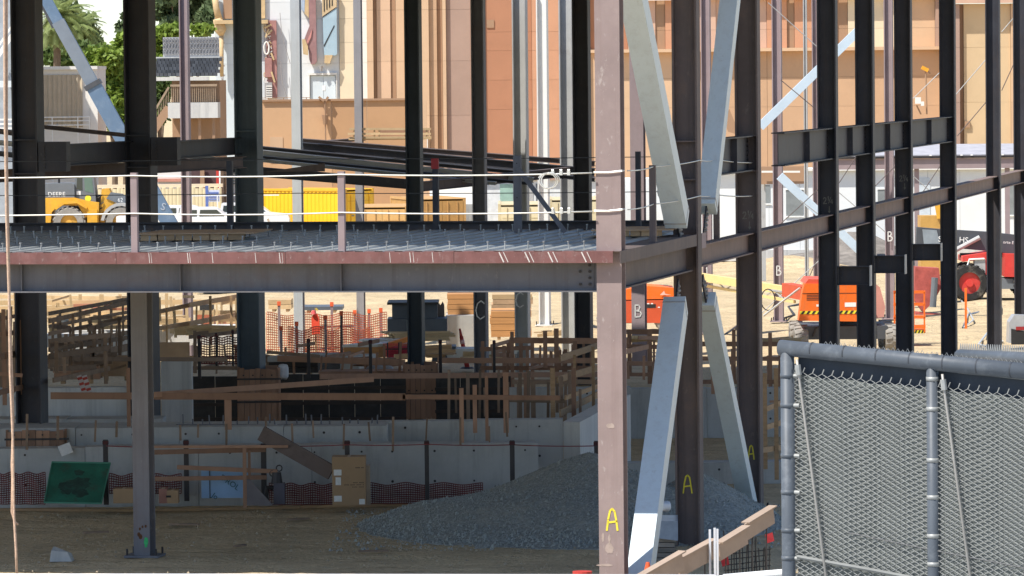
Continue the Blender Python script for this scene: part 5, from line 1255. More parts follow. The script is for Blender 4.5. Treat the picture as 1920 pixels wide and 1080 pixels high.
def wheel(t, c, r, w, axis, mat=m_tyre, rim=None, lugs=18, rimr=.52):
    ty = part(t, 'wheel', MB().tube([Vector(c)-Vector(axis)*w*.30, Vector(c)+Vector(axis)*w*.30], r*rimr, 20), rim or m_yel)
    mb = MB(); mb.ring(c, axis, r*rimr, r*.95, w, 32); part(ty, 'tyre', mb, mat, smooth=False)
    ax = Vector(axis); a = ax.orthogonal().normalized(); b = ax.cross(a); mb = MB()
    for k in range(lugs):
        for s in (-1,1):
            an = 2*math.pi*(k+.5*(s > 0))/lugs; dr = a*math.cos(an)+b*math.sin(an); tg = -a*math.sin(an)+b*math.cos(an)
            mb.fbox(Vector(c)+dr*r*.92-tg*r*.06+ax*(s*w*.02), tg*r*.12, dr*r*.08, ax*(s*w*.46)+tg*r*.08)
    part(ty, 'tread_lugs', mb, mat)
    part(ty, 'hub', MB().tube([Vector(c)-ax*w*.5, Vector(c)+ax*w*.5], r*.2, 12), rim or m_yel)
    return ty
# ---- wheel loader (side on, facing right)
d = 263.; s = d/FPX
O = gz(133, 152+8.6*FPX/d, 0); O = Vector((X(133,d), d, 0))
wl = T('wheel_loader', 'yellow and grey wheel loader parked behind the deck at the left', 'wheel loader', O)
def lx(x, z, y=0): return O+Vector((x, y, z))
W2 = 1.25
for x in (0, 2.85):
    for y in (-1.0, 1.0): wheel(wl, lx(x, .90, y), .90, .6, (0,1,0), m_tyre_dusty, M('rim_yellow', (.62,.34,.06), .6), 20)
part(wl, 'rear_body', MB().prism([(-2.1,.75),(-1.05,.75),(-.95,1.5),(-.6,1.85),(.5,1.85),(.85,1.2),(1.5,1.2),(1.5,.7),(1.6,.7),(1.62,2.0),(1.0,2.1),(.3,2.28),(-2.1,2.28)], lx(0,0,-W2+.2), (1,0,0), (0,0,1), (0,2*W2-.4,0)), m_yel)
part(wl, 'engine_hood', MB().prism([(-2.1,2.285),(.30,2.285),(.30,3.0),(.1,3.08),(-2.0,3.05)], lx(0,0,-W2+.25), (1,0,0), (0,0,1), (0,2*W2-.5,0)), m_mgrey)
cabp = part(wl, 'cab', MB().prism([(.32,1.75),(1.25,1.7),(1.45,2.0),(1.42,2.55),(1.28,3.95),(.42,3.95),(.32,3.2)], lx(0,0,-.8), (1,0,0), (0,0,1), (0,1.6,0)), m_mgrey)
part(cabp, 'window', MB().prism([(.86,2.62),(1.33,2.5),(1.20,3.8),(.80,3.8)], lx(0,0,-.812), (1,0,0), (0,0,1), (0,.01,0)), m_glass_g)
part(cabp, 'window', MB().prism([(.40,2.75),(.72,2.65),(.72,3.8),(.45,3.8)], lx(0,0,-.812), (1,0,0), (0,0,1), (0,.01,0)), m_glass)
part(wl, 'rear_fender', MB().prism([(-.75,1.72),(-.3,2.05),(.5,2.1),(1.0,1.75),(.98,1.66),(.45,1.98),(-.25,1.93),(-.7,1.62)], lx(0,0,-1.32), (1,0,0), (0,0,1), (0,.6,0)), m_yel)
part(wl, 'step_tank', MB().box(O.x+1.0,O.x+1.55,O.y-1.25,O.y+.3,.75,1.62), m_yel)
part(wl, 'front_frame', MB().prism([(1.62,.6),(2.35,.6),(2.6,1.5),(2.35,2.2),(2.15,2.75),(1.75,2.72),(1.65,1.6)], lx(0,0,-.55), (1,0,0), (0,0,1), (0,1.1,0)), m_yel)
part(wl, 'front_fender', MB().prism([(2.85+1.12*math.cos(a), .86+1.12*math.sin(a)) for a in [math.pi*(.05+.09*k) for k in range(11)]]+[(2.85+.95*math.cos(a), .86+.95*math.sin(a)) for a in [math.pi*(.95-.09*k) for k in range(11)]], lx(0,0,-1.32), (1,0,0), (0,0,1), (0,.6,0)), M('fender_grey', (.42,.42,.41), .6, var=.1))
part(wl, 'lift_arm', MB().prism([(2.0,2.2),(2.25,2.55),(2.9,2.45),(4.6,1.1),(4.4,.75),(2.8,1.85)], lx(0,0,-.62), (1,0,0), (0,0,1), (0,.14,0)), m_mgrey)
part(wl, 'articulation', MB().box(O.x+1.2,O.x+1.75,O.y-.5,O.y+.5,.9,2.4), m_bolt)
for k_, (zz_, dx_) in enumerate(((2.5,.0),(2.1,.05),(1.8,-.03))): part(wl, 'hydraulic_hose', MB().tube([lx(1.35+dx_,zz_,-.6), lx(1.55+dx_,zz_-.25,-.68), lx(1.8+dx_,zz_-.1,-.6)], .035, 6), m_tyre)
for k_ in range(5): part(wl, 'hood_louvre', MB().box(O.x-1.9,O.x-1.35,O.y-W2+.235,O.y-W2+.246,1.35+k_*.15,1.40+k_*.15), m_mgrey)
part(wl, 'beacon', MB().tube([lx(.8,3.95,-.5), lx(.8,4.15,-.5)], .08, 8), m_orange)
part(wl, 'bucket', MB().prism([(4.2,.15),(5.6,.12),(5.5,.25),(4.6,.4),(4.4,1.4),(4.2,1.3)], lx(0,0,-1.4), (1,0,0), (0,0,1), (0,2.8,0)), m_yel)
part(wl, 'exhaust_stack', MB().tube([lx(-.6,3.0,-.3), lx(-.6,3.45,-.3)], .06, 8), m_bolt)
text(wl, 'lettering', 'DEERE', .34, m_whitep, lx(-1.16,2.36,-W2+.24), (1,0,0), (0,0,1), .004)
text(wl, 'lettering', '62', .30, m_whitep, lx(2.62,2.02,-.63), (1,0,0), (0,0,1), .004)
part(wl, 'decal', MB().tube([lx(1.02,2.22,-.815), lx(1.02,2.22,-.803)], .17, 20), m_yel_print)
part(wl, 'decal', MB().box(O.x+.4,O.x+.62,O.y-.812,O.y-.803,2.42,2.62), m_whitep)
# ---- cars
def pickup(label, px, d, length=5.6, rot=0, cab=(.32,.72), h=1.9, group='vehicles parked behind the deck', name='pickup_truck', van=False, logo=False, rack=False):
    o = Vector((X(px,d), d, 0)); t = T(name, label, 'car' if van else 'pickup truck', o, group)
    L = length; w = 1.9
    def q(x, z, y=0): return o+Vector((x*L-L/2, y, z))
    body = [(0,.5),(1,.5),(1,1.05),(.985,1.25),(cab[1]+.10,1.36),(cab[0]-.02,1.36),(0,1.36)]
    part(t, 'body', MB().prism([(x*L-L/2, z) for x, z in body], o+Vector((0,-w/2,0)), (1,0,0), (0,0,1), (0,w,0)), m_white_car)
    cb = [(cab[0],1.362),(cab[1]+.09,1.362),(cab[1]-.02,h-.06),(cab[1]-.06,h),(cab[0]+.02,h)]
    c = part(t, 'cab', MB().prism([(x*L-L/2, z) for x, z in cb], o+Vector((0,-w/2+.1,0)), (1,0,0), (0,0,1), (0,w-.2,0)), m_white_car)
    mid = (cab[0]+cab[1])/2
    for (a, b, sl) in ((cab[0]+.03, mid-.015, 0), (mid+.005, cab[1]-.02, .07)):
        part(c, 'window', MB().prism([(a*L-L/2,1.43),((b+sl)*L-L/2,1.43),(b*L-L/2,h-.12),((a+.01)*L-L/2,h-.12)], o+Vector((0,-w/2+.088,0)), (1,0,0), (0,0,1), (0,.01,0)), m_glass)
    for x in (.18,.82):
        for y in (-w/2+.1, w/2-.1): wheel(t, q(x,.38,y), .38, .26, (0,1,0), m_tyre, m_mgrey, 10)
    if logo:
        part(t, 'decal', MB().prism([(0,0),(.35,.05),(.45,.3),(.2,.25),(.05,.35)], q(.36,.75,-w/2-.004), (1,0,0), (0,0,1), (0,.003,0)), M('red_decal', (.6,.04,.05), .5))
        part(t, 'decal', MB().box(o.x-.2,o.x+.6,d-w/2-.005,d-w/2-.001,.82,.9), m_mgrey)
    if rack:
        for x in (.05,.3,.62): part(t, 'rack_post', MB().box(q(x,0).x-.03,q(x,0).x+.03,d-w/2+.1,d-w/2+.16,1.36,2.3), m_white_car)
        part(t, 'rack_bar', MB().box(q(0,0).x,q(.9,0).x,d-w/2+.1,d-w/2+.16,2.3,2.36), m_white_car)
    for s in (0,1): part(t, 'lamp', MB().box(q(s,0).x-.02+(.0 if s else -.0),q(s,0).x+.02,d-w/2+.02,d-w/2+.4,.85,1.05), M('lamp_red', (.5,.03,.03), .4) if not s else m_glass_g)
    part(t, 'bumper', MB().box(q(0,0).x-.08,q(1,0).x+.08,d-w/2+.05,d+w/2-.05,.45,.6), m_mgrey)
    return t
pickup('white pickup with its rear window beside the blue boom foot', 318, 258, cab=(.40,.78))
pickup('white pickup with a red door decal behind the deck', 402, 254, 5.8, logo=True, cab=(.18,.55))
pickup('white service truck with a ladder rack left of the slate grey column', 448, 262, 5.6, rack=True)
pickup('white van nose left of the yellow container', 528, 236, 4.4, cab=(.05,.30), h=1.75, name='white_car', van=True)
# ---- long blue boom lift at the left
d = 196.
bl = T('boom_lift', 'long blue telescopic boom reaching up left past the trees', 'boom lift', Vector((X(400,d), d, 0)))
m_blue = M('boom_blue', (.13,.20,.30), .5, var=.1, scale=2, stain=(.32,.38,.45), stain_amt=.4)
def bx(x, y): return at(x, y, d)
def linex(y): return 95+(y-15)*.552
part(bl, 'base_boom', MB().bar(bx(linex(545),545), bx(linex(158),158), .62, .5), m_blue)
part(bl, 'middle_boom', MB().bar(bx(linex(200),200), bx(linex(40),40), .52, .4), M('boom_blue_grey', (.20,.235,.28), .5, var=.1, scale=2))
part(bl, 'fly_boom', MB().bar(bx(linex(60),60), bx(linex(-70),-70), .44, .34), m_blue)
part(bl, 'collar', MB().bar(bx(linex(163),163), bx(linex(155),155), .72, .6), m_boomk)
part(bl, 'hose_guide', MB().bar(bx(linex(48)-12,52), bx(linex(8)-12,8), .16, .2), m_boomk)
part(bl, 'turntable', MB().box(X(385,d),X(440,d),d-1,d+1,.9,1.9), m_blue)
part(bl, 'chassis', MB().box(X(370,d),X(470,d),d-1.1,d+1.1,.4,.85), m_boomk)
for x in (382,456):
    for y in (-1.1,1.1): wheel(bl, Vector((X(x,d),d+y,.45)), .45, .35, (0,1,0), m_tyre, m_mgrey, 12)
text(bl, 'lettering', 'S', .42, M('faded_print', (.45,.5,.58), .6), bx(301,392)+Vector((0,-.27,0)), (.94,0,-.3), (.3,0,.94), .004)
# ---- shipping containers
def container(label, px, d, rot, L, mat, matd, h=2.59, name='shipping_container', doors=True, lettering=None):
    o = Vector((X(px,d), d, 0)); t = T(name, label, 'container', o, 'shipping containers', rot)
    A = Vector((math.cos(rot), math.sin(rot), 0)); B = Vector((-math.sin(rot), math.cos(rot), 0)); w = 2.44
    # corrugated long walls (along A), local corner o = front right bottom; long side runs to -A
    def wallm(off):
        n = int(L/.28); mb = MB()
        for k in range(n):
            a0 = -L+.1+k*(L-.2)/n; st = (L-.2)/n
            prof = [(0,0),(.35,0),(.5,.036),(.85,.036),(1,0)]
            for i in range(4):
                p0 = o+A*(a0+prof[i][0]*st)+B*(off[0]+off[1]*prof[i][1]); p1 = o+A*(a0+prof[i+1][0]*st)+B*(off[0]+off[1]*prof[i+1][1])
                mb.add([p0+Vector((0,0,.16)), p1+Vector((0,0,.16)), p1+Vector((0,0,h-.1)), p0+Vector((0,0,h-.1))], [(0,1,2,3)])
        return mb
    part(t, 'side_wall', wallm((.03,1)), mat); part(t, 'side_wall', wallm((w-.03,-1)), mat)
    part(t, 'roof', MB().fbox(o+A*(-L+.05)+B*.05+Vector((0,0,h-.06)), A*(L-.1), B*(w-.1), Vector((0,0,.03))), matd)
    part(t, 'floor_panel', MB().fbox(o+A*(-L+.05)+B*.05+Vector((0,0,.1)), A*(L-.1), B*(w-.1), Vector((0,0,.05))), matd)
    part(t, 'end_wall', MB().fbox(o+A*(-L+.03)+B*.1+Vector((0,0,.15)), A*.04, B*(w-.2), Vector((0,0,h-.25))), mat)
    for (y0, z0) in ((0,0),(w-.12,0),(0,h-.12),(w-.12,h-.12)): part(t, 'rail', MB().fbox(o+A*(-L+.0)+B*y0+Vector((0,0,z0)), A*L, B*.12, Vector((0,0,.12))), matd)
    for a in (-L, -.14):
        for y0 in (0, w-.14): part(t, 'corner_post', MB().fbox(o+A*a+B*(y0-.004*(1 if y0 == 0 else -1))+Vector((0,0,.002)), A*.144, B*.14, Vector((0,0,h+.004))), matd)
    for k in (0,1):
        dn = part(t, 'door', MB().fbox(o+A*(-.03)+B*(.14+k*1.085)+Vector((0,0,.14)), A*.05, B*1.07, Vector((0,0,h-.28))), mat)
        for j in (.28,.76):
            q = o+A*.05+B*(.14+k*1.085+j); part(dn, 'lock_rod', MB().tube([q+Vector((0,0,.16)), q+Vector((0,0,h-.16))], .022, 6), matd)
            part(dn, 'handle', MB().fbox(q+Vector((0,0,1.1)), A*.03, B*.22, Vector((0,0,.05))), m_mgrey)
        for z in (.5,1.2,1.9): part(dn, 'panel_rib', MB().fbox(o+A*.02+B*(.2+k*1.085)+Vector((0,0,z)), A*.012, B*.95, Vector((0,0,.05))), matd)
    if lettering:
        part(t, 'placard', MB().fbox(o+A*.055+B*1.55+Vector((0,0,.95)), A*.004, B*.55, Vector((0,0,.45))), m_whitep)
    return t
m_cy = M('container_yellow', (.88,.50,.02), .5, var=.05, scale=1.5); m_cyd = M('container_yellow_frame', (.74,.40,.03), .5, var=.08)
m_ct = M('container_tan', (.66,.40,.15), .55, var=.06); m_ctd = M('container_tan_frame', (.55,.32,.12), .55, var=.08)
m_cc = M('container_cream', (.70,.60,.38), .55, var=.06); m_ccd = M('container_cream_frame', (.6,.5,.3), .55)
container('bright yellow shipping container behind the deck', 648, 262, math.radians(-38), 6.06, m_cy, m_cyd)
container('tan shipping container with its doors towards us, right of the yellow one', 668, 226, math.radians(-90), 6.06, m_ct, m_ctd, lettering=True)
container('brown ochre shipping container end right of the slim black column', 785, 240, math.radians(-75), 6.06, M('container_ochre', (.48,.27,.09), .6, var=.1), m_ctd)
container('cream shipping container right of the chalk C column', 934, 228, math.radians(-90), 6.06, m_cc, m_ccd, lettering=True)
container('cream container seen left of the black column near the corner', 1030, 236, math.radians(-90), 6.06, m_cc, m_ccd)
# ---- boom lifts on the right
def stripes(t, o, a, b, n, mat1=m_yel_print, mat2=m_ink, nrm=(0,-.004,0)):
    a, b = Vector(a), Vector(b)
    part(t, 'hazard_tape', MB().fbox(o, a, Vector(nrm), b), mat1)
    for k in range(n):
        f = (k+.15)/n; q = Vector(o)+Vector(nrm)*1.6
        part(t, 'hazard_stripe', MB().prism([(f,0),(f+.45/n,0),(f+.85/n,1),(f+.40/n,1)], q, a, b, Vector(nrm)), mat2)
d = 148.; s = d/FPX; gy = 138+8.6*FPX/d
def jx(px): return X(px, d)
def jz(py): return (gy-py)*s
jl = T('boom_lift', 'orange boom lift with hazard tape, seen from behind through the black columns', 'boom lift', Vector((jx(1560), d, 0)))
mb = MB(); x0,x1,x2,x3 = jx(1493),jx(1614),jx(1613),jx(1503)
mb.prism([(jx(1493),jz(597)),(jx(1618),jz(600)),(jx(1616),jz(545)),(jx(1612),jz(530)),(jx(1504),jz(528)),(jx(1500),jz(545))], (0,d-.9,0), (1,0,0), (0,0,1), (0,.8,0)); part(jl, 'counterweight', mb, m_orange)
part(jl, 'hood', MB().prism([(jx(1505),jz(529)),(jx(1612),jz(531)),(jx(1606),jz(522)),(jx(1512),jz(520))], (0,d-.8,0), (1,0,0), (0,0,1), (0,2.4,0)), M('hood_red', (.62,.10,.05), .5, var=.1))
part(jl, 'side_hood', MB().prism([(jx(1620),jz(598)),(jx(1655),jz(594)),(jx(1658),jz(575)),(jx(1648),jz(538)),(jx(1638),jz(530)),(jx(1618),jz(531))], (0,d-.2,0), (1,0,0), (0,0,1), (0,2.2,0)), M('faded_pink_hood', (.62,.30,.24), .5, var=.08))
stripes(jl, (jx(1495),d-.905,jz(585)), (jx(1616)-jx(1495),0,0), (0,0,jz(579)-jz(585)), 12)
for (a,b,c_,e) in ((1526,1537,567,571),(1579,1600,564,572)): part(jl, 'decal', MB().box(jx(a),jx(b),d-.908,d-.902,jz(e),jz(c_)), m_whitep)
for (a_,b_,c_,e_) in ((1556,1557,530,597),(1500,1616,546,547)): part(jl, 'panel_seam', MB().box(jx(a_),jx(b_),d-.907,d-.902,jz(e_),jz(c_)), m_ink)
for k_ in range(5): part(jl, 'vent_slot', MB().box(jx(1508),jx(1530),d-.907,d-.902,jz(559-k_*3),jz(557.8-k_*3)), m_ink)
part(jl, 'tail_lamp', MB().box(jx(1604),jx(1610),d-.91,d-.902,jz(596),jz(591)), m_redm); part(jl, 'tow_lug', MB().box(jx(1548),jx(1558),d-.96,d-.9,jz(604),jz(597)), m_boomk)
part(jl, 'chassis', MB().box(jx(1505),jx(1660),d-.6,d+2.2,.45,.85), m_boomk)
part(jl, 'slew_ring', MB().tube([(jx(1580),d+.6,.85),(jx(1580),d+.6,1.02)], .7, 20), m_boomk)
for px in (1499,1669):
    for y in (-.3,2.3): wheel(jl, Vector((jx(px),d+y,.45)), .45, .42, (1,0,0), m_tyre_dusty, m_mgrey, 14)
part(jl, 'hose', MB().tube([(jx(1520),d-.65,.55),(jx(1525),d-.7,.8),(jx(1545),d-.7,.95)], .03, 6), m_bolt)
m_by = M('boom_cream_yellow', (.80,.60,.25), .5, var=.08)
B0, B1 = at(1512,548,d+1), at(1180,498,d+16)
part(jl, 'boom_root', MB().bar(at(1512,550,d+.9), at(1476,543,d+2.5), .42, .36), m_redor)
P0 = at(1478,545,d+2.4); n_ = (B1-P0); up_ = Vector((0,0,1))
part(jl, 'boom', MB().bar(P0, B1, .25, .20), m_by)
part(jl, 'boom_stripe', MB().bar(P0+Vector((0,-.106,.02)), B1+Vector((0,-.106,.02)), .13, .008), m_orange)
J0, J1 = at(1490,566,d+1.5), at(1325,536,d+9.5)
part(jl, 'jib', MB().bar(J0, J1, .09, .08), m_by); part(jl, 'jib_chord', MB().bar(J0+Vector((0,0,.26)), J1+Vector((0,0,.2)), .06, .06), m_steel_lt)
for k in range(9):
    a_ = J0.lerp(J1, k/9); b_ = J0.lerp(J1, (k+1)/9); part(jl, 'lattice', MB().bar(a_+up_*(.0 if k % 2 else .24), b_+up_*(.24 if k % 2 else .0), .03, .03), m_steel_lt)
part(jl, 'cable_loop', MB().tube([at(1440+13*math.cos(a),562+20*math.sin(a),d+3) for a in [k_*math.pi/8 for k_ in range(17)]], .018, 5), m_bolt)
part(jl, 'hydraulic_ram', MB().tube([at(1500,540,d-.2), at(1432,592,d+.5)], .035, 6), m_cable)
# second lift
d2 = 160.; gy2 = 142+8.6*FPX/d2; s2_ = d2/FPX
def kx(px): return X(px, d2)
def kz(py): return (gy2-py)*s2_
jb = T('boom_lift', 'red-orange boom lift body behind the chalk B column', 'boom lift', Vector((kx(1210), d2, 0)))
part(jb, 'engine_cover', MB().prism([(kx(1128),kz(604)),(kx(1262),kz(606)),(kx(1262),kz(562)),(kx(1128),kz(564))], (0,d2,0), (1,0,0), (0,0,1), (0,2.0,0)), m_redor)
part(jb, 'top_cover', MB().prism([(kx(1128),kz(562)),(kx(1264),kz(560)),(kx(1262),kz(540)),(kx(1215),kz(536)),(kx(1128),kz(548))], (0,d2+.03,0), (1,0,0), (0,0,1), (0,1.9,0)), m_orange)
part(jb, 'logo', MB().prism([(0,0),(.14,.14),(.18,.04),(.38,0)], (kx(1236),d2-.0,kz(553)), (1,0,0), (0,0,1), (0,-.006,0)), M('pale_pink_print', (.85,.5,.42), .5))
part(jb, 'handle_slot', MB().box(kx(1206),kx(1228),d2-.008,d2-.002,kz(577),kz(570)), m_ink)
for q in ((1212,568),(1219,568),(1232,575)): part(jb, 'decal', MB().box(kx(q[0]),kx(q[0]+4),d2-.008,d2-.002,kz(q[1]+2),kz(q[1])), m_whitep)
for px_ in (1165,1200,1246): part(jb, 'panel_seam', MB().box(kx(px_),kx(px_+.7),d2-.008,d2-.002,kz(604),kz(563)), m_ink)
part(jb, 'chassis', MB().box(kx(1135),kx(1255),d2+.2,d2+2.0,.35,.7), m_boomk)
for px in (1142,1250):
    for y in (.2,2.1): wheel(jb, Vector((kx(px),d2+y,.42)), .42, .35, (0,1,0), m_tyre_dusty, m_mgrey, 12)
part(jb, 'boom', MB().bar((kx(1140),d2+1,1.9), (kx(1060),d2+5,1.5), .3, .25), m_redor)
part(jb, 'jack_column', MB().box(X(1385,163),X(1390,163),163,163.1,.1,1.2), m_redor)
# basket
bk_ = T('lift_basket', 'orange tubular work basket standing in the yard right of the orange lift', 'basket', Vector((X(1705,152),152,0)))
for yy in (152,153.0):
    for px in (1676,1690,1712,1732): part(bk_, 'upright', MB().bar((X(px,yy),yy,Z(622,152,px)), (X(px,yy),yy,Z(548,152,px)), .05, .05, (1,0,0)), m_orange)
    for py in (549,572,596,614): part(bk_, 'rail', MB().bar((X(1674,yy),yy,Z(py,152,1700)), (X(1734,yy),yy,Z(py,152,1700)), .05, .05), m_orange)
part(bk_, 'floor_tray', MB().box(X(1674,152),X(1734,152),152,153.05,Z(625,152,1700),Z(618,152,1700)), m_orange)
part(bk_, 'support', MB().box(X(1700,152.4),X(1706,152.4),152.4,152.6,0,Z(625,152,1700)), m_orange)
stripes(bk_, (X(1712,152),151.99,Z(625,152,1715)), (.32,0,0), (0,0,.1), 3)
# ---- telehandler
d3 = 181.; gy3 = 136+8.6*FPX/d3; s3 = d3/FPX
def tx(px): return X(px, d3)
def tz(py): return (gy3-py)*s3
th = T('telehandler', 'red telehandler with charcoal boom at the right edge behind the black columns', 'telehandler', Vector((tx(1850), d3, 0)))
part(th, 'boom', MB().prism([(tx(1716),tz(460)),(tx(1718),tz(424)),(tx(1760),tz(428)),(tx(1850),tz(434)),(tx(1960),tz(447)),(tx(1960),tz(482)),(tx(1850),tz(470)),(tx(1770),tz(462))], (0,d3-.25,0), (1,0,0), (0,0,1), (0,.5,0)), m_boomk)
part(th, 'boom_head', MB().prism([(tx(1731),tz(458)),(tx(1728),tz(428)),(tx(1755),tz(430)),(tx(1762),tz(458))], (0,d3-.29,0), (1,0,0), (0,0,1), (0,.58,0)), M('boom_head_grey', (.26,.30,.33), .5))
part(th, 'lift_ram', MB().tube([(tx(1785),d3-.35,tz(470)),(tx(1835),d3-.35,tz(444))], .09, 8), m_steel_lt)
part(th, 'boom_underside', MB().box(tx(1800),tx(1955),d3-.2,d3+.2,tz(482),tz(474)), m_ink)
part(th, 'rear_body', MB().prism([(tx(1878),tz(517)),(tx(1960),tz(520)),(tx(1960),tz(478)),(tx(1878),tz(474))], (0,d3-1.0,0), (1,0,0), (0,0,1), (0,2.0,0)), m_redm)
part(th, 'front_post', MB().prism([(tx(1800),tz(478)),(tx(1852),tz(471)),(tx(1852),tz(518)),(tx(1842),tz(518)),(tx(1838),tz(485)),(tx(1800),tz(488))], (0,d3-1.0,0), (1,0,0), (0,0,1), (0,1.9,0)), m_redm)
part(th, 'side_box', MB().box(tx(1822),tx(1842),d3-1.02,d3-.4,tz(520),tz(483)), m_steel_lt)
part(th, 'chassis', MB().box(tx(1790),tx(1960),d3-.9,d3+.9,tz(540),tz(521)), m_mgrey)
for px in (1812,1930):
    for y in (-.95,.95): wheel(th, Vector((tx(px),d3+y,.72)), .72, .45, (0,1,0), m_tyre, m_redm, 16, rimr=.56)
part(th, 'handrail', MB().tube([(tx(1808),d3-1.05,tz(497)),(tx(1812),d3-1.05,tz(484)),(tx(1840),d3-1.05,tz(483))], .035, 8), m_whitep)
text(th, 'lettering', 'SJ', .30, m_whitep, (tx(1757),d3-.31,tz(451)), (.995,0,-.08), (.08,0,.995), .004)
text(th, 'lettering', 'HS', .30, m_whitep, (tx(1796),d3-.31,tz(453)), (.995,0,-.08), (.08,0,.995), .004)
text(th, 'lettering', 'orte Econom', .16, m_whitep, (tx(1879),d3-.262,tz(456)), (.995,0,-.08), (.08,0,.995), .004)
# red attachment in front
ra = T('red_attachment', 'red machine attachment left of the telehandler', 'attachment', Vector((X(1735,170),170,0)))
def rz(py): return (137+8.6*FPX/170-py)*170/FPX
for poly in ([(1712,560),(1716,500),(1760,503),(1764,540),(1750,565),(1730,585)], [(1716,585),(1770,590),(1775,600),(1716,600)]):
    part(ra, 'casting', MB().prism([(X(x,170), rz(y)) for x, y in poly], (0,170,0), (1,0,0), (0,0,1), (0,.8,0)), M('dusty_red', (.45,.10,.08), .7, var=.3, scale=3))
part(ra, 'cylinder', MB().tube([(X(1748,169.8),169.8,rz(575)),(X(1752,169.8),169.8,rz(520))], .12, 10), m_mgrey)
part(ra, 'leg', MB().box(X(1722,170),X(1728,170),169.9,170.0,0,rz(590)), m_mgrey)
part(ra, 'orange_stake', MB().box(X(1808,160),X(1812,160),160,160.06,0,Z(540,160,1810)), m_orange)
# grey vehicle nose at the right edge
gn = T('generator', 'small silver and black generator at the right edge above the fence', 'generator', gz(1908,650,0))
o = gz(1908,652,0); part(gn, 'housing', MB().prism([(-.28,.15),(.3,.15),(.3,1.0),(-.1,1.02),(-.25,.8)], o, (1,0,0), (0,0,1), (0,.8,0)), M('silver_housing', (.45,.46,.47), .35, metal=.3))
part(gn, 'grille', MB().prism([(-.2,.1),(.28,.1),(.28,.5),(-.2,.6)], o+Vector((0,-.01,0)), (1,0,0), (0,0,1), (0,.008,0)), m_ink); part(gn, 'red_band', MB().box(o.x-.05,o.x+.5,o.y-.03,o.y-.012,.55,.66), M('red_tape', (.35,.03,.03), .6))
# ================================================================ buildings beyond the yard
def wallmat(name, col, **k):
    col = tuple(c*.90 for c in col); return M(name, col, .85, var=.07, scale=.25, bump=.05, bscale=20, stain=tuple(c*.8 for c in col), stain_amt=.35, stain_scale=.35, **k)
m_tan = wallmat('stucco_tan', (.60,.385,.235)); m_tan2 = wallmat('stucco_light_tan', (.70,.475,.30)); m_tan3 = wallmat('stucco_brown', (.42,.26,.16)); m_mauvew = wallmat('stucco_mauve', (.44,.30,.235))
m_terra = wallmat('stucco_terracotta', (.49,.235,.135)); m_orw = wallmat('stucco_orange', (.64,.335,.20)); m_pinkw = wallmat('stucco_pink', (.66,.43,.315)); m_och = wallmat('stucco_ochre', (.68,.50,.30)); m_cream = wallmat('stucco_cream', (.82,.68,.48)); m_pblue = wallmat('stucco_pale_blue', (.70,.77,.80)); m_pwhite = wallmat('stucco_white', (.86,.83,.77)); m_peach = wallmat('stucco_peach', (.74,.50,.33))
def facade(t, spans, d, zt, zb=0.0, joints=(), th=.5):
    """row of wall panels: (px0, px1, material, offset towards us); horizontal joints split panels into courses"""
    zs = [zb]+sorted(joints)+[zt]
    for (a, b, m, off) in spans:
        for z0, z1 in zip(zs, zs[1:]):
            part(t, 'wall_panel', MB().box(X(a,d)+.01, X(b,d)-.01, d-off, d+th, z0+.006, z1-.006), m)
def zy(py, d): return 8.6-(py-145)*d/FPX
d = 330.
b1 = T('studio_building', 'pale blue studio facade with a balcony and sign boards, left of centre', 'building', Vector((X(520,d),d,0)))
facade(b1, [(407,500,m_pblue,.0),(500,640,wallmat('stucco_bluewhite', (.78,.80,.80)),.0),(640,668,m_cream,.1),(668,692,m_pwhite,.1)], d, 20, joints=[zy(115,d), zy(77,d), zy(32,d), zy(0,d)])
part(b1, 'core', MB().box(X(407,d)+.1,X(692,d)-.1,d+.5,d+14,0,19.5), m_pblue)
# things on the facade
sg = T('vertical_sign', 'tall red vertical sign with a pale letter O and ribs on the pale blue facade', 'sign', Vector((X(511,d),d-.4,zy(180,d))))
m_sred = M('sign_red', (.38,.19,.17), .7, var=.15, streak=(.28,.14,.13), streak_amt=.4); m_sgold = M('sign_gold', (.58,.42,.23), .6, var=.15, scale=3, streak=(.4,.28,.16), streak_amt=.4); m_sgrey = M('sign_grey', (.36,.34,.33), .6)
def fz(py): return zy(py, d)
part(sg, 'backing', MB().box(X(504,d),X(523,d),d-.55,d-.02,fz(180),fz(34)), m_sred)
part(sg, 'grey_panel', MB().box(X(500,d),X(514,d),d-.75,d-.56,fz(180),fz(150)), m_sgrey)
for k in range(6): part(sg, 'rib', MB().box(X(503,d),X(514,d),d-.85,d-.76,fz(179-k*4.2),fz(177-k*4.2)), m_pwhite)
c = Vector((X(504.5,d),d-.7,fz(86))); part(sg, 'letter_o', MB().tube([c+Vector((.17*math.cos(a),0,.42*math.sin(a))) for a in [k*math.pi/10 for k in range(21)]], .06, 6), m_pwhite)
part(sg, 'red_block', MB().box(X(501,d),X(514,d),d-.7,d-.56,fz(140),fz(104)), m_sred)
for (x0,y0,x1,y1) in ((503,66,509,50),(507,60,515,52),(513,95,518,108),(513,130,519,150),(502,48,514,42)): part(sg, 'scroll', MB().bar(Vector((X(x0,d),d-.68,fz(y0))), Vector((X(x1,d),d-.68,fz(y1))), .12, .12), m_sgold)
rnd = random.Random(41)
for k in range(14):                                # relief scrollwork down the sign
    y_ = 40+k*9.5; x_ = 506+rnd.uniform(-4,8); c = Vector((X(x_,d), d-.62, fz(y_))); r_ = rnd.uniform(.10,.2)
    part(sg, 'scroll', MB().tube([c+Vector((r_*math.cos(a)*(.5+.07*q), 0, r_*1.3*math.sin(a)*(.5+.07*q))) for q, a in enumerate([i*.7 for i in range(9)])], .035, 5), (m_sgrey, m_sgold, m_pwhite)[k % 3])
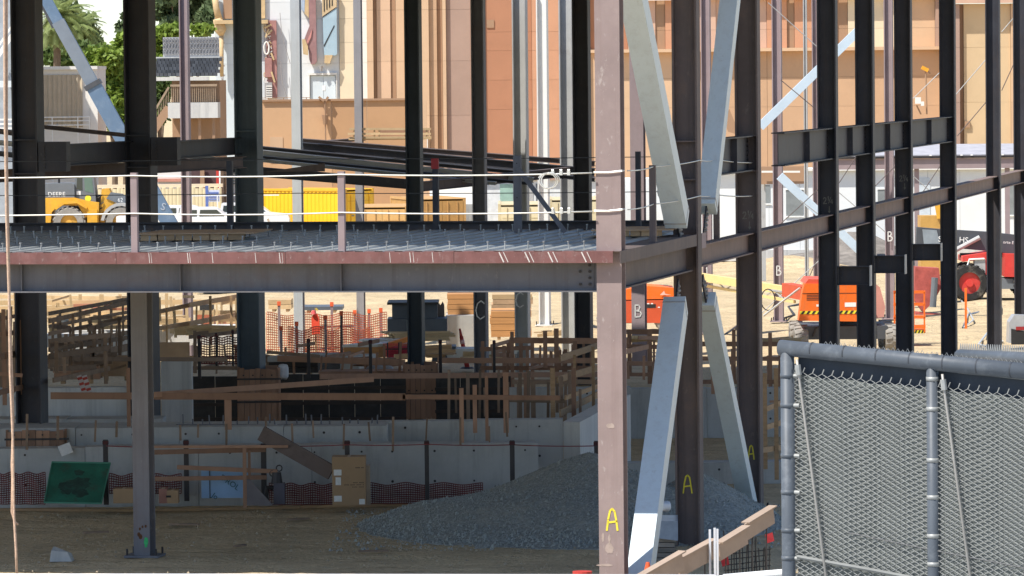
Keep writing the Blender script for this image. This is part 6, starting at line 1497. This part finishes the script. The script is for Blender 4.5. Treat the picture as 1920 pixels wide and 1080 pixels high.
s2b = T('guitar_shaped_sign', 'red brown angular sign with a gold block on the pale blue facade', 'sign', Vector((X(585,d),d-.4,fz(118))))
def pr(t, name, pts, dd, th, m): part(t, name, MB().prism([(X(x,d), fz(y)) for x, y in pts], (0,dd,0), (1,0,0), (0,0,1), (0,th,0)), m)
pr(s2b, 'board', [(584,-20),(597,-20),(598,112),(594,117),(587,117),(584,108),(583,92),(577,72),(575,70),(585,45)], d-.55, .5, M('sign_maroon', (.32,.18,.175), .7, var=.15, streak=(.24,.13,.13), streak_amt=.4))
pr(s2b, 'gold_panel', [(578,-20),(584,-20),(584,30),(576,22)], d-.45, .4, m_sgold)
pr(s2b, 'blue_panel', [(571,-20),(577,-20),(576,20),(570,14)], d-.42, .4, M('sign_blue_grey', (.35,.42,.52), .6))
pr(s2b, 'block', [(571,70),(577,70),(582,84),(582,100),(573,98)], d-.75, .19, m_sgold)
pr(s2b, 'strip', [(576,82),(590,52),(588,66),(579,84)], d-.62, .06, M('sign_rose', (.55,.25,.22), .6))
s3b = T('blue_board_sign', 'pale blue tapered sign board with a gold foot on the white facade', 'sign', Vector((X(622,d),d-.4,fz(116))))
pr(s3b, 'board', [(610,30),(636,12),(636,98),(633,101),(612,101),(611,84)], d-.5, .45, M('sign_sky', (.36,.48,.55), .7, var=.12, scale=.8, streak=(.5,.56,.58), streak_amt=.5, streak_map=(2,2,.2)))
pr(s3b, 'line', [(611,82),(631,44),(632,46),(612,85)], d-.52, .018, m_ink)
pr(s3b, 'top_panel', [(609,-20),(636,-20),(636,10),(609,28)], d-.55, .5, M('sign_tan', (.60,.45,.27), .6))
for k in range(4): pr(s3b, 'slot', [(612+k*5,-20),(614+k*5,-20),(614+k*5,18-k*3.5),(612+k*5,19-k*3.5)], d-.57, .018, m_ink)
pr(s3b, 'foot', [(613,100),(628,100),(622,116),(612,115)], d-.7, .6, m_sgold)
hrn = T('gold_horn', 'long golden horn-shaped ornament hanging on the pale blue tower', 'ornament', Vector((X(420,d),d-.4,fz(148))))
hx = lambda x, y: Vector((X(x,d), d-.45, fz(y)))
part(hrn, 'upper_tube', MB().tube([hx(408,-20),hx(411,10),hx(416,32)], [.22,.22,.26], 10), m_sgold, smooth=True)
part(hrn, 'bell', MB().tube([hx(413,30),hx(419,52),hx(420,62)], [.32,.42,.16], 10), m_sgold, smooth=True)
part(hrn, 'stem', MB().tube([hx(420,60),hx(420,138)], [.16,.13], 10), m_sgold, smooth=True)
part(hrn, 'tip', MB().tube([hx(420,138),hx(422,150)], [.12,.02], 8), m_sgrey, smooth=True)
for y in (76,118,136): part(hrn, 'bracket', MB().bar(hx(418,y), hx(426,y), .12, .1), m_sgrey)
part(b1, 'balcony_slab', MB().box(X(408,d),X(508,d),d-1.0,d-.01,fz(40),fz(33)), m_sgold)
part(b1, 'shutter', MB().box(X(424,d),X(440,d),d-.25,d-.01,fz(30),fz(-30)), m_tan3)
part(b1, 'shutter', MB().box(X(492,d),X(502,d),d-.25,d-.01,fz(30),fz(-30)), m_sgold)
part(b1, 'door_surround', MB().box(X(581,d),X(635,d),d-.25,d-.01,fz(137),fz(133)), m_pwhite)
for a, b in ((582,583.5),(633.5,635)): part(b1, 'door_jamb', MB().box(X(a,d),X(b,d),d-.25,d-.01,fz(182),fz(137)), m_pwhite)
dr1 = part(b1, 'door', MB().box(X(586,d),X(609,d),d-.08,d-.01,fz(182),fz(139)), m_pblue); part(b1, 'door', MB().box(X(609.6,d),X(632,d),d-.08,d-.01,fz(182),fz(139)), m_pblue)
part(dr1, 'notice', MB().box(X(608,d),X(613,d),d-.1,d-.082,fz(166),fz(157)), m_whitep)
part(b1, 'lantern', MB().tube([hx(606,120),hx(606,130)], [.14,.05], 8), m_sgrey)
for y_ in (60,150):
    part(b1, 'conduit', MB().tube([hx(530,y_-40), hx(533,y_), hx(548,y_+55)], .02, 4), m_sgrey)
for k in range(7): part(b1, 'roof_rail_post', MB().box(X(500+k*14,d)-.03,X(500+k*14,d)+.03,d-6,d-5.94,fz(186),fz(178)), m_tan3)
part(b1, 'roof_rail', MB().box(X(498,d),X(590,d),d-6,d-5.94,fz(179),fz(178)), m_tan3)
# tan pilastered building
b2 = T('studio_building', 'tan studio building with vertical pilasters in the middle of the background', 'building', Vector((X(790,d),d,0)))
facade(b2, [(692,704,m_tan2,.5),(704,710,m_tan3,.0),(710,736,m_peach,.1),(736,746,m_tan3,.0),(746,765,m_tan2,.3),(765,808,m_tan2,.45),(808,823,m_tan,.2),(823,833,m_tan3,.0),(833,840,m_tan2,.35),(840,890,m_mauvew,.1),(890,906,m_tan,.3)], d, 20, joints=[zy(215,d), zy(113,d), zy(17,d)])
part(b2, 'core', MB().box(X(692,d)+.1,X(906,d)-.1,d+.5,d+14,0,19.5), m_tan)
for k, x in enumerate((784,)):
    part(b2, 'white_vent', MB().box(X(793,d),X(804,d),d-1.2,d-.46,fz(290),fz(250)), m_pwhite)
# terracotta building
b3 = T('studio_building', 'terracotta and pink studio building behind the right half of the steel frame', 'building', Vector((X(1250,d),d,0)))
facade(b3, [(906,1000,m_terra,.0),(1000,1062,m_orw,.2),(1062,1110,m_cream,.3),(1110,1180,m_terra,.0),(1180,1232,m_pinkw,.1),(1232,1250,m_tan3,.0),(1250,1290,m_orw,.1),(1290,1345,m_pinkw,.25),(1345,1440,m_pinkw,.1),(1440,1478,m_orw,.15),(1478,1492,m_tan3,.0),(1492,1572,m_orw,.1),(1572,1592,m_tan3,.0),(1592,1660,m_cream,.1),(1660,1700,m_cream,.25),(1700,1755,m_tan2,.1),(1755,1772,m_mauvew,.4)], d, 18.5, zb=fz(95), joints=[fz(60)])
facade(b3, [(906,1000,m_terra,.0),(1000,1062,m_orw,.2),(1062,1110,m_cream,.3),(1110,1300,m_tan2,.15),(1300,1440,m_tan,.15),(1440,1560,m_tan,.15),(1560,1680,m_tan,.15),(1680,1772,m_tan,.15)], d, fz(95), joints=[fz(205), fz(150)])
part(b3, 'ledge', MB().box(X(1110,d),X(1768,d),d-.9,d-.16,fz(101),fz(95)), m_tan2)
part(b3, 'core', MB().box(X(906,d)+.1,X(1772,d)-.1,d+.5,d+14,0,18), m_tan)
part(b3, 'vent_grille', MB().box(X(916,d),X(930,d),d-.06,d-.01,fz(52),fz(37)), m_tan3)
part(b3, 'cornice', MB().box(X(1180,d),X(1772,d),d-.7,d-.16,fz(4),fz(0)), m_pwhite)
b4 = T('studio_building', 'ochre studio tower wall at the right edge of the background', 'building', Vector((X(1850,d),d-2,0)))
facade(b4, [(1772,1800,m_mauvew,.6),(1800,1808,m_tan3,.0),(1808,1896,m_och,.2),(1896,1990,m_tan2,.4)], d-2, 13.3, joints=[fz(200), fz(98)])
part(b4, 'parapet', MB().box(X(1772,d-2),X(1990,d-2),d-3.0,d-2.65,13.32,14.6), m_pinkw)
part(b4, 'cap', MB().box(X(1772,d-2),X(1990,d-2),d-3.3,d-2.5,14.62,15.2), m_pwhite)
part(b4, 'core', MB().box(X(1772,d-2)+.1,X(1990,d-2)-.1,d-1.5,d+12,0,13.2), m_och)
part(b4, 'vent', MB().box(X(1809,d-2),X(1819,d-2),d-2.35,d-2.21,fz(247),fz(235)), m_tan3)
# low tan wall in front
dl_ = 300.
lw = T('parapet_wall', 'long low tan stucco wall in front of the pale blue facade', 'wall', Vector((X(630,dl_),dl_,0)))
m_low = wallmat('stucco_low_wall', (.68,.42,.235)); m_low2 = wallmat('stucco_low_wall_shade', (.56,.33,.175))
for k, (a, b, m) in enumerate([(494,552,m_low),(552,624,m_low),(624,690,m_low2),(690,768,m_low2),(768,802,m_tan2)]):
    part(lw, 'wall_panel', MB().box(X(a,dl_)+.01,X(b,dl_)-.01,dl_,dl_+.5,0,zy(186,dl_)), m)
part(lw, 'coping', MB().box(X(494,dl_),X(768,dl_),dl_-.15,dl_+.65,zy(186,dl_)+.003,zy(182,dl_)), m_tan3)
part(lw, 'hatch', MB().box(X(508,dl_),X(532,dl_),dl_-.04,dl_-.003,zy(300,dl_),zy(252,dl_)), m_tan2)
lf = T('floodlight', 'twin floodlight on a short mast on the low tan wall', 'floodlight', Vector((X(611,299.7),299.7,zy(235,dl_))))
q = lambda x, y: Vector((X(x,299.7), 299.7, zy(y,299.7)))
part(lf, 'mast', MB().tube([q(612,262), q(612,184)], .05, 6), m_tan3); part(lf, 'shade', MB().tube([q(612,230), q(612,212)], [.12,.22], 8), m_tan3)
for a, b in (((610,186),(600,178)),((613,186),(618,178))): part(lf, 'lamp_head', MB().bar(q(*a), q(*b), .14, .2), m_tan3)
# weathervane-like flood lamp on the terracotta wall right
lv = T('wall_lamp', 'orange lamp fitting on a thin pole in front of the tan wall at the right', 'lamp', Vector((X(1737,325),325,zy(222,325))))
q = lambda x, y: Vector((X(x,325), 325, zy(y,325)))
part(lv, 'pole', MB().tube([q(1739,222), q(1737,138)], .06, 6), m_tan3); part(lv, 'lamp_head', MB().bar(q(1730,134), q(1742,140), .25, .3), M('lamp_orange', (.75,.35,.03), .5)); part(lv, 'bracket', MB().bar(q(1738,138), q(1746,146), .1, .1), m_tan3)
for lb, pts in (('box floodlight cluster on the wall below the orange lamp', [(1718,190,1728,202),(1728,198,1734,206)]),):
    t = T('floodlight', lb, 'floodlight', q(1725,206)); 
    for (x0,y0,x1,y1) in pts: part(t, 'lamp_box', MB().box(X(x0,324.5),X(x1,324.5),324.5,324.9,zy(y1,324.5),zy(y0,324.5)), m_pwhite)
    part(t, 'stand', MB().bar(q(1720,205), q(1728,222), .1, .1), m_tan3)
t = T('wall_sign_frame', 'brown tilted speaker panel on the tan wall between the braces and black columns', 'panel', at(1368,235,320))
part(t, 'panel', MB().prism([(-.5,.7),(.0,.9),(.55,-.5),(.35,-.75),(-.1,-.6)], at(1368,230,320), (1,0,0), (0,0,1), (0,.2,0)), m_tan3); part(t, 'frame', MB().box(X(1355,320),X(1364,320),319.9,320,zy(208,320),zy(200,320)), m_tan2)

# ================================================================ white site offices on the right
d = 222.
def oz(py): return 8.6-(py-139)*d/FPX
so_ = T('site_office', 'long white site office trailer behind the right-hand black columns', 'trailer', Vector((X(1650,d),d,0)))
xs = [1300,1400,1442,1500,1560,1620,1680,1740,1800,1860,1960]
for a, b in zip(xs, xs[1:]): part(so_, 'wall_panel', MB().box(X(a,d)+.005,X(b,d)-.005,d,d+3,.3,oz(320)), M('office_white', (.78,.80,.79), .6, var=.05, scale=.5))
part(so_, 'roof', MB().box(X(1298,d),X(1962,d),d-.3,d+3.3,oz(320)+.002,oz(316)), m_pwhite)
for (a,b,y0,y1) in ((1474,1506,355,404),(1885,1914,345,406),(1430,1444,345,380),(1646,1662,356,385)):
    w = part(so_, 'window', MB().box(X(a,d),X(b,d),d-.03,d-.002,oz(y1),oz(y0)), M('office_glass', (.25,.27,.27), .2)); 
    for (x0,x1,z0,z1) in ((a-2,b+2,y0-2.5,y0),(a-2,b+2,y1,y1+2.5)): part(w, 'frame', MB().box(X(x0,d),X(x1,d),d-.06,d-.031,oz(z1),oz(z0)), m_whitep)
part(so_, 'door', MB().box(X(1722,d),X(1744,d),d-.03,d-.002,.3,oz(335)), M('office_door', (.62,.68,.72), .5))
part(so_, 'skirt', MB().box(X(1300,d),X(1960,d),d-.05,d-.003,0,.5), m_conc_w)
cn = T('canopy_roof', 'grey canopy roof with a mauve fascia above the white site office', 'canopy', Vector((X(1750,210),210,oz(300))))
dc = 210.
def cz(py): return 8.6-(py-138)*dc/FPX
part(cn, 'fascia', MB().box(X(1540,dc),X(1960,dc),dc,dc+.2,cz(317),cz(298)), m_primer_mauve)
part(cn, 'gutter', MB().box(X(1560,dc),X(1960,dc),dc-.1,dc+.0,cz(297.5),cz(293)), m_bolt)
part(cn, 'roof_sheet', MB().prism([(dc+.05,cz(293)),(dc+4.5,cz(276)),(dc+4.5,cz(274)),(dc+.05,cz(291))], (X(1560,dc),0,0), (0,1,0), (0,0,1), (X(1960,dc)-X(1560,dc),0,0)), M('grey_roof', (.40,.39,.41), .6))
for k, px in enumerate((1690,1745,1803,1822,1880)): part(cn, 'fixing', MB().box(X(px,dc)-.05,X(px,dc)+.05,dc-.14,dc-.102,cz(293),cz(291)), m_whitep)
for px in (1570,1720,1890): part(cn, 'post', MB().box(X(px,dc+.1)-.1,X(px,dc+.1)+.1,dc+.25,dc+.45,0,cz(317)), m_primer_mauve)
t = T('timber_awning', 'brown awning with a saw-toothed bracket left of the first black web column', 'awning', at(1480,340,200)); 
part(t, 'panel', MB().box(X(1428,200),X(1508,200),200,200.2,Z(345,200,1470),Z(312,200,1470)), m_tan3); part(t, 'beam', MB().bar(at(1428,322,199.8), at(1500,322,199.8), .08, .06), m_white_car if False else m_pwhite)
part(t, 'post', MB().box(X(1432,200.3)-.08,X(1432,200.3)+.08,200.3,200.5,0,Z(345,200,1470)), m_steel_lt)
oy = T('ochre_shed', 'ochre machine cover in front of the white site office', 'shed', Vector((X(1740,205),205,0)))
part(oy, 'cover', MB().box(X(1726,205),X(1768,205),205,206.5,0,Z(405,205,1745)), M('ochre_cover', (.50,.29,.08), .6)); part(oy, 'lid', MB().prism([(0,0),(.5,0),(.4,.7),(-.1,.6)], at(1757,410,204.9), (1,0,0), (0,0,1), (0,.06,0)), m_yel)
gw = T('site_fence', 'low grey screen fence in the yard left of the cream container', 'fence', Vector((X(862,245),245,0)))
for k in range(3): part(gw, 'panel', MB().box(X(832+k*20,245)+.01,X(852+k*20,245)-.01,245,245.08,0,Z(383,245,860)), m_conc)
t = T('white_trailer', 'white box trailer above the grey screen fence', 'trailer', Vector((X(850,262),262,0))); part(t, 'box_body', MB().box(X(806,262),X(896,262),262,265,.6,Z(346,262,850)), m_whitep)
for px in (820,880): part(t, 'wheel', MB().tube([(X(px,262),261.9,.45),(X(px,262),262.2,.45)], .45, 14), m_tyre)
t = T('office_cabin', 'pale cabin with green window between the chalk C columns', 'cabin', Vector((X(1010,268),268,0))); part(t, 'wall', MB().box(X(905,268),X(1135,268),268,271,0,Z(338,268,1000)), M('cabin_white', (.68,.70,.70), .6))
for (a,b,m) in ((938,962,M('green_blind', (.30,.45,.38), .6)),(985,1000,m_steel_lt),(1005,1016,m_mgrey)): part(t, 'window', MB().box(X(a,268),X(b,268),267.96,267.998,Z(385,268,950),Z(345,268,950)), m)
part(t, 'roof', MB().box(X(903,268),X(1137,268),267.8,271.2,Z(338,268,1000)+.002,Z(334,268,1000)), m_mauvew)
S('white_office', 'white cabin wall seen through the gap right of the corner column', 'cabin', MB().box(X(1150,240),X(1290,240),240,243,0,Z(335,240,1200)), M('office_white', (.78,.80,.79), .6))

# ================================================================ far left: trailer, cream fence, house
d = 290.
def hz(py): return 8.6-(py-151)*d/FPX
lt_ = T('white_trailer', 'white flat-roofed trailer with a tan curtain at the upper left', 'trailer', Vector((X(130,d),d,0)))
part(lt_, 'box_body', MB().box(X(-40,d),X(172,d),d,d+6,0,hz(128)), m_pwhite); part(lt_, 'end_wall', MB().box(X(172.3,d),X(186,d),d-.1,d+6,0,hz(128)), m_pwhite)
part(lt_, 'roof_edge', MB().box(X(-42,d),X(187,d),d-.3,d+6.2,hz(128)+.002,hz(122)), m_pwhite)
mb = MB(); n = 40
for i in range(n+1):
    x = 85+(158-85)*i/n; yy = d-.08-.05*math.sin(i*1.3); mb.v += [Vector((X(x,d),yy,hz(236))), Vector((X(x,d),yy,hz(138)))]
for i in range(n): mb.f.append((2*i,2*i+2,2*i+3,2*i+1))
part(lt_, 'curtain', mb, M('tan_canvas', (.50,.42,.31), .85, var=.1, scale=1)); 
for py in (217,224,232): part(lt_, 'rail', MB().tube([(X(80,d),d-.6,hz(py)),(X(172,d),d-.6,hz(py))], .035, 6), m_whitep)
for px in (102,150,172): part(lt_, 'rail_post', MB().tube([(X(px,d),d-.6,0),(X(px,d),d-.6,hz(216))], .035, 6), m_whitep)
stt = T('steel_stair', 'grey building with white open stair at the far left behind the rope', 'stair', Vector((X(10,d-8),d-8,0)))
part(stt, 'wall', MB().box(X(-60,d-8),X(34,d-8),d-7,d-2,0,hz(-30)), M('blue_grey_wall', (.36,.40,.44), .7))
for k in range(12): part(stt, 'tread', MB().box(X(-6+k*3.2,d-8),X(-2+k*3.2,d-8),d-8.4,d-7.4,hz(112-k*4.6),hz(110-k*4.6)), m_whitep)
part(stt, 'handrail', MB().bar((X(-6,d-8),d-8.45,hz(98)), (X(32,d-8),d-8.45,hz(44)), .12, .06), m_whitep); part(stt, 'stringer', MB().bar((X(-6,d-8),d-8.45,hz(115)), (X(32,d-8),d-8.45,hz(61)), .25, .06), m_whitep)
for k in range(4): part(stt, 'landing_rail', MB().box(X(-10,d-8),X(34,d-8),d-8.5,d-8.45,hz(220+k*8),hz(217+k*8)), m_whitep)
part(stt, 'band', MB().box(X(-60,d-8),X(34,d-8),d-8.7,d-8.5,hz(160),hz(148)), m_pblue)
# ornate balcony house
d = 285.
def bz(py): return 8.6-(py-150)*d/FPX
ho = T('balcony_house', 'grey balcony house with dark shingle roof and brown balustrade left of the pale blue tower', 'house', Vector((X(350,d),d,0)))
part(ho, 'wall', MB().box(X(322,d),X(412,d),d+1.5,d+8,0,bz(150)), m_tan3)
rows = 6
for r in range(rows):
    y0, y1 = 142-r*5.6, 142-(r+1)*5.6; dd = d-1.0+r*.55
    for k in range(16):
        a = 289+k*7.7+(3.8 if r % 2 else 0); 
        part(ho, 'shingle', MB().box(X(a,d)+.01,X(a+7.5,d)-.01,dd,dd+.6,bz(y0),bz(y1)+.03), M('dark_shingle', (.07,.075,.085), .7, var=.2, rand=.3))
part(ho, 'fascia', MB().box(X(297,d),X(398,d),d-1.2,d-1.0,bz(150),bz(143)), m_conc_w)
part(ho, 'eave', MB().box(X(289,d),X(412,d),d+2.0,d+5,bz(108),bz(105)), m_conc_w)
part(ho, 'parapet', MB().box(X(304,d),X(410,d),d+2.5,d+2.6,bz(105),bz(68)), M('lattice_grey', (.40,.40,.41), .7, var=.15, scale=3))
for k in range(18): 
    for j in range(3):
        c = Vector((X(307+k*5.8,d), d+2.44, bz(74+j*11))); part(ho, 'lattice_ring', MB().tube([c+Vector((.075*math.cos(a),0,.15*math.sin(a))) for a in [i*math.pi/4 for i in range(9)]], .03, 4), M('lattice_dark', (.24,.24,.25), .7))
part(ho, 'balcony_slab', MB().box(X(320,d),X(413,d),d-1.2,d+1.4,bz(220),bz(191)), m_conc_w)
for k in range(22): part(ho, 'baluster', MB().box(X(326+k*3.9,d),X(327.3+k*3.9,d),d-1.1,d-1.04,bz(190),bz(160)), M('brown_baluster', (.34,.25,.17), .7))
part(ho, 'balustrade_rail', MB().box(X(325,d),X(412,d),d-1.15,d-1.0,bz(161),bz(157)), M('brown_baluster', (.34,.25,.17), .7))
for px in (345,378,404): part(ho, 'pillar', MB().box(X(px-2.5,d),X(px+2.5,d),d-.8,d-.5,0,bz(220)), m_tan3)
for k in range(10): part(ho, 'stair_baluster', MB().box(X(292+k*3.2,d),X(293+k*3.2,d),d-1.1,d-1.05,bz(236-k*5.2),bz(212-k*5.2)), M('brown_baluster', (.34,.25,.17), .7))
part(ho, 'stair_rail', MB().bar((X(290,d),d-1.1,bz(214)), (X(322,d),d-1.1,bz(162)), .12, .08), M('brown_baluster', (.34,.25,.17), .7))
part(ho, 'stair_stringer', MB().bar((X(290,d),d-1.1,bz(246)), (X(322,d),d-1.1,bz(200)), .5, .08), m_tan3)
# cream corrugated wall with scalloped top, red-striped shop roof and blue sign
d = 274.
def qz(py): return 8.6-(py-150)*d/FPX
cf = T('corrugated_fence', 'cream corrugated metal wall behind the parked vehicles', 'wall', Vector((X(310,d),d,0)))
for k in range(38):
    a = 150+k*7.0; part(cf, 'sheet', MB().prism([(0,0),(.06,-.018),(.15,-.018),(.213,0),(.213,.05),(0,.05)], (X(a,d),d,0), (1,0,0), (0,1,0), (0,0,qz(350)-(k % 2)*.06)), m_cc)
part(cf, 'coping', MB().box(X(150,d),X(418,d),d+.05,d+.5,qz(350),qz(344)), m_cream)
sh_ = T('shop_roof', 'white roof block with a red band above the cream wall', 'roof block', Vector((X(325,277),277,qz(345))))
part(sh_, 'block', MB().box(X(296,277),X(345,277),277,281,0,qz(322)), m_pwhite); part(sh_, 'red_band', MB().box(X(296,277),X(346,277),276.8,276.99,qz(341),qz(335)), M('salmon_band', (.62,.28,.2), .7))
part(sh_, 'dark_store', MB().box(X(360,279.4),X(412,279.4),279.4,281,0,qz(312)), M('dark_store', (.10,.06,.06), .8)); part(sh_, 'pillar', MB().box(X(376,279),X(384,279),279,279.25,0,qz(312)), m_tan3)
part(sh_, 'red_post', MB().box(X(406,278.9),X(411,278.9),278.9,279.2,0,qz(318)), m_redm); part(sh_, 'white_post', MB().box(X(411.5,278.9),X(414,278.9),278.9,279.2,0,qz(318)), m_whitep)
bs_ = T('site_sign', 'blue and white site notice board on a blue post behind the pickups', 'sign', Vector((X(395,272),272,0)))
part(bs_, 'post', MB().box(X(385.5,272),X(391,272),272,272.15,0,qz(346)), M('sign_blue', (.12,.18,.45), .5)); part(bs_, 'board', MB().box(X(391,272),X(412,272),272.02,272.1,qz(376),qz(354)), M('sign_pale', (.60,.63,.75), .5))
for y0, y1 in ((358,361),(364,368),(371,372.5)): part(bs_, 'print_line', MB().box(X(392,272),X(410,272),271.99,272.018,qz(y1),qz(y0)), M('sign_blue', (.12,.18,.45), .5))
t = T('ladder_cabinet', 'pale cabinet with ladder rungs left of the slate grey column', 'cabinet', Vector((X(435,290),290,0))); part(t, 'cabinet_body', MB().box(X(425,290),X(449,290),290,291,0,Z(320,290,435)), m_pwhite)
for k in range(6): part(t, 'rung', MB().box(X(436,290),X(446,290),289.9,289.99,Z(345-k*5,290,440),Z(343.5-k*5,290,440)), m_mgrey)

# ================================================================ trees
m_bark = M('bark', (.16,.115,.08), .9, var=.3, scale=4, bump=.5, bscale=12)
def leafmat(name, col, var=.35):
    m = M(name, col, .6, var=var, scale=1.6, spec=.3)
    t, N, L = NW(m); b = N['Principled BSDF']
    try: b.inputs['Subsurface Weight'].default_value = .0
    except Exception: pass
    tr = N.new('ShaderNodeBsdfTranslucent'); mx = N.new('ShaderNodeMixShader'); mx.inputs[0].default_value = .28
    src = b.inputs['Base Color'].links[0].from_socket; L.new(src, tr.inputs[0])
    L.new(b.outputs[0], mx.inputs[1]); L.new(tr.outputs[0], mx.inputs[2]); L.new(mx.outputs[0], N['Material Output'].inputs[0])
    return m
m_leaf = leafmat('leaf_bright', (.20,.28,.045)); m_leaf2 = leafmat('leaf_mid', (.12,.18,.05)); m_pine = leafmat('needle', (.12,.165,.075)); m_palm = leafmat('palm_frond', (.22,.27,.09))
def leafcard(mb, c, s, rnd, up=.4):
    n = Vector((rnd.gauss(0,1), rnd.gauss(0,1), rnd.gauss(up,1))).normalized(); a = n.orthogonal().normalized(); an = rnd.uniform(0,6.28)
    b = n.cross(a); a, b = a*math.cos(an)+b*math.sin(an), b*math.cos(an)-a*math.sin(an)
    mb.add([c-a*s-b*s*.25, c-b*s*.5, c+a*s, c+b*s*.5, c-a*s+b*s*.25], [(0,1,2,3,4)])
def tree(label, px, d, z0, blobs, n, s, mat, name='leafy_tree', trunk=.22, seed=1, limbs=6):
    """blobs: (px, py, radius_px_x, radius_px_z) lobes of the crown"""
    o = Vector((X(px,d), d, z0)); t = T(name, label, 'tree', o); rnd = random.Random(seed)
    cs = [(at(bx_,by_,d+rnd.uniform(-1.5,1.5)), rx*d/FPX, rz_*d/FPX) for bx_, by_, rx, rz_ in blobs]
    top = max(c.z for c, _, _ in cs)
    mb = MB(); mb.tube([o, o+Vector((.1,0,(top-z0)*.4)), Vector((o.x+.05,o.y,z0+(top-z0)*.75))], [trunk, trunk*.75, trunk*.35], 8)
    for c, rx, rz_ in cs[:limbs]:
        p = Vector((o.x, o.y, z0+(top-z0)*rnd.uniform(.3,.6))); mb.tube([p, p.lerp(c,.5)+Vector((0,0,.2)), c], [trunk*.45, trunk*.3, trunk*.1], 6)
    part(t, 'trunk', mb, m_bark)
    mb = MB(); tot = sum(rx*rz_ for _, rx, rz_ in cs)
    for c, rx, rz_ in cs:
        k = int(n*rx*rz_/tot); ncl = max(6, k//22)
        for _ in range(ncl):
            v = Vector((rnd.gauss(0,1), rnd.gauss(0,1), rnd.gauss(0,1))).normalized()*rnd.uniform(.55,1.05)
            cc_ = c+Vector((v.x*rx, v.y*rx, v.z*rz_)); cl = rnd.uniform(.22,.5)*min(rx,rz_)*.6+s*.6
            for _ in range(22):
                leafcard(mb, cc_+Vector((rnd.gauss(0,cl*.6), rnd.gauss(0,cl*.6), rnd.gauss(0,cl*.5))), s*rnd.uniform(.6,1.3), rnd)
    part(t, 'crown', mb, mat)
    return t
tree('bright green round tree right of the blue boom', 215, 312, 0, [(215,190,32,40),(190,150,26,28),(225,130,30,38),(235,90,20,26),(175,112,22,18),(222,225,24,22),(205,110,20,20),(240,160,20,30)], 9000, .24, m_leaf, seed=3)
tree('darker green hedge tree behind the white trailer', 140, 330, 0, [(120,112,26,16),(150,104,24,18),(180,108,20,16),(95,105,20,14)], 4500, .26, m_leaf2, seed=5)
tree('yellow-green shrub tree left of the balcony house', 300, 318, 0, [(306,70,16,22),(300,100,14,20),(330,58,18,10),(378,58,18,10)], 3600, .22, m_leaf, seed=6)
tree('dark bushy tree under the balcony house', 300, 300, 0, [(300,180,12,32),(312,165,14,14),(296,215,10,22)], 3000, .2, m_leaf2, seed=8)
tree('tall pine with open dark branches above the balcony house', 352, 340, 0, [(305,18,22,14),(330,40,22,12),(320,-10,26,14),(365,10,26,16),(392,30,18,20),(385,-15,22,14),(350,30,14,10),(402,8,12,18)], 6500, .30, m_pine, name='pine_tree', trunk=.3, seed=9, limbs=8)
tree('sparse pale tree top left of the second massive column', 236, 345, 0, [(232,50,10,12),(240,38,8,14)], 900, .22, m_pine, seed=12)
tree('soft pale green tree behind the two palms', 140, 345, 0, [(120,30,26,34),(150,55,28,36),(165,85,24,22),(110,75,20,22)], 5000, .26, leafmat('leaf_pale', (.17,.22,.085)), seed=15)
# palm
def palm(label, px, d, ytop, seed, n=34, size=2.6, skirt=True):
    o = Vector((X(px,d), d, 0)); c = at(px+3, ytop, d); t = T('palm_tree', label, 'tree', o); rnd = random.Random(seed)
    part(t, 'trunk', MB().tube([o, o.lerp(c,.5)+Vector((.05,0,0)), c], [.30,.26,.24], 10), m_bark)
    mb = MB()
    for k in range(n):
        az = k*2.399; el = rnd.uniform(-1.0,1.1); L = size*rnd.uniform(.75,1.1); p = Vector(c); dr = Vector((math.cos(az)*math.cos(el), math.sin(az)*math.cos(el), math.sin(el)))
        segs = 9; pts = []
        for i in range(segs+1): pts.append(Vector(p)); p = p+dr*(L/segs); dr = (dr+Vector((0,0,-.13))).normalized()
        for i in range(1, segs+1):
            tg = (pts[i]-pts[i-1]).normalized(); sd = tg.cross(Vector((0,0,1)));
            if sd.length < .05: sd = Vector((1,0,0))
            sd.normalize()
            for s_ in (-1,1):
                for q in range(3):
                    b0 = pts[i-1].lerp(pts[i], q/3); tip = b0+(sd*s_*.75+tg*.55+Vector((0,0,-.25)))*(.62*(1-.5*i/segs)+.12)
                    mb.add([b0-tg*.03, b0+tg*.05, tip], [(0,1,2)])
    part(t, 'crown', mb, m_palm); return t
palm('palm tree with bright fronds behind the top of the blue boom', 104, 325, 30, 4, size=2.7, n=70)
palm('shaggy palm top beside the first palm, partly hidden by the massive column', 140, 335, 52, 7, n=80, size=2.2)
# ---------------------------------------------------------------- tidy
for o in bpy.data.objects:
    for k in ('_m', '_c'):
        if k in o.keys(): del o[k]
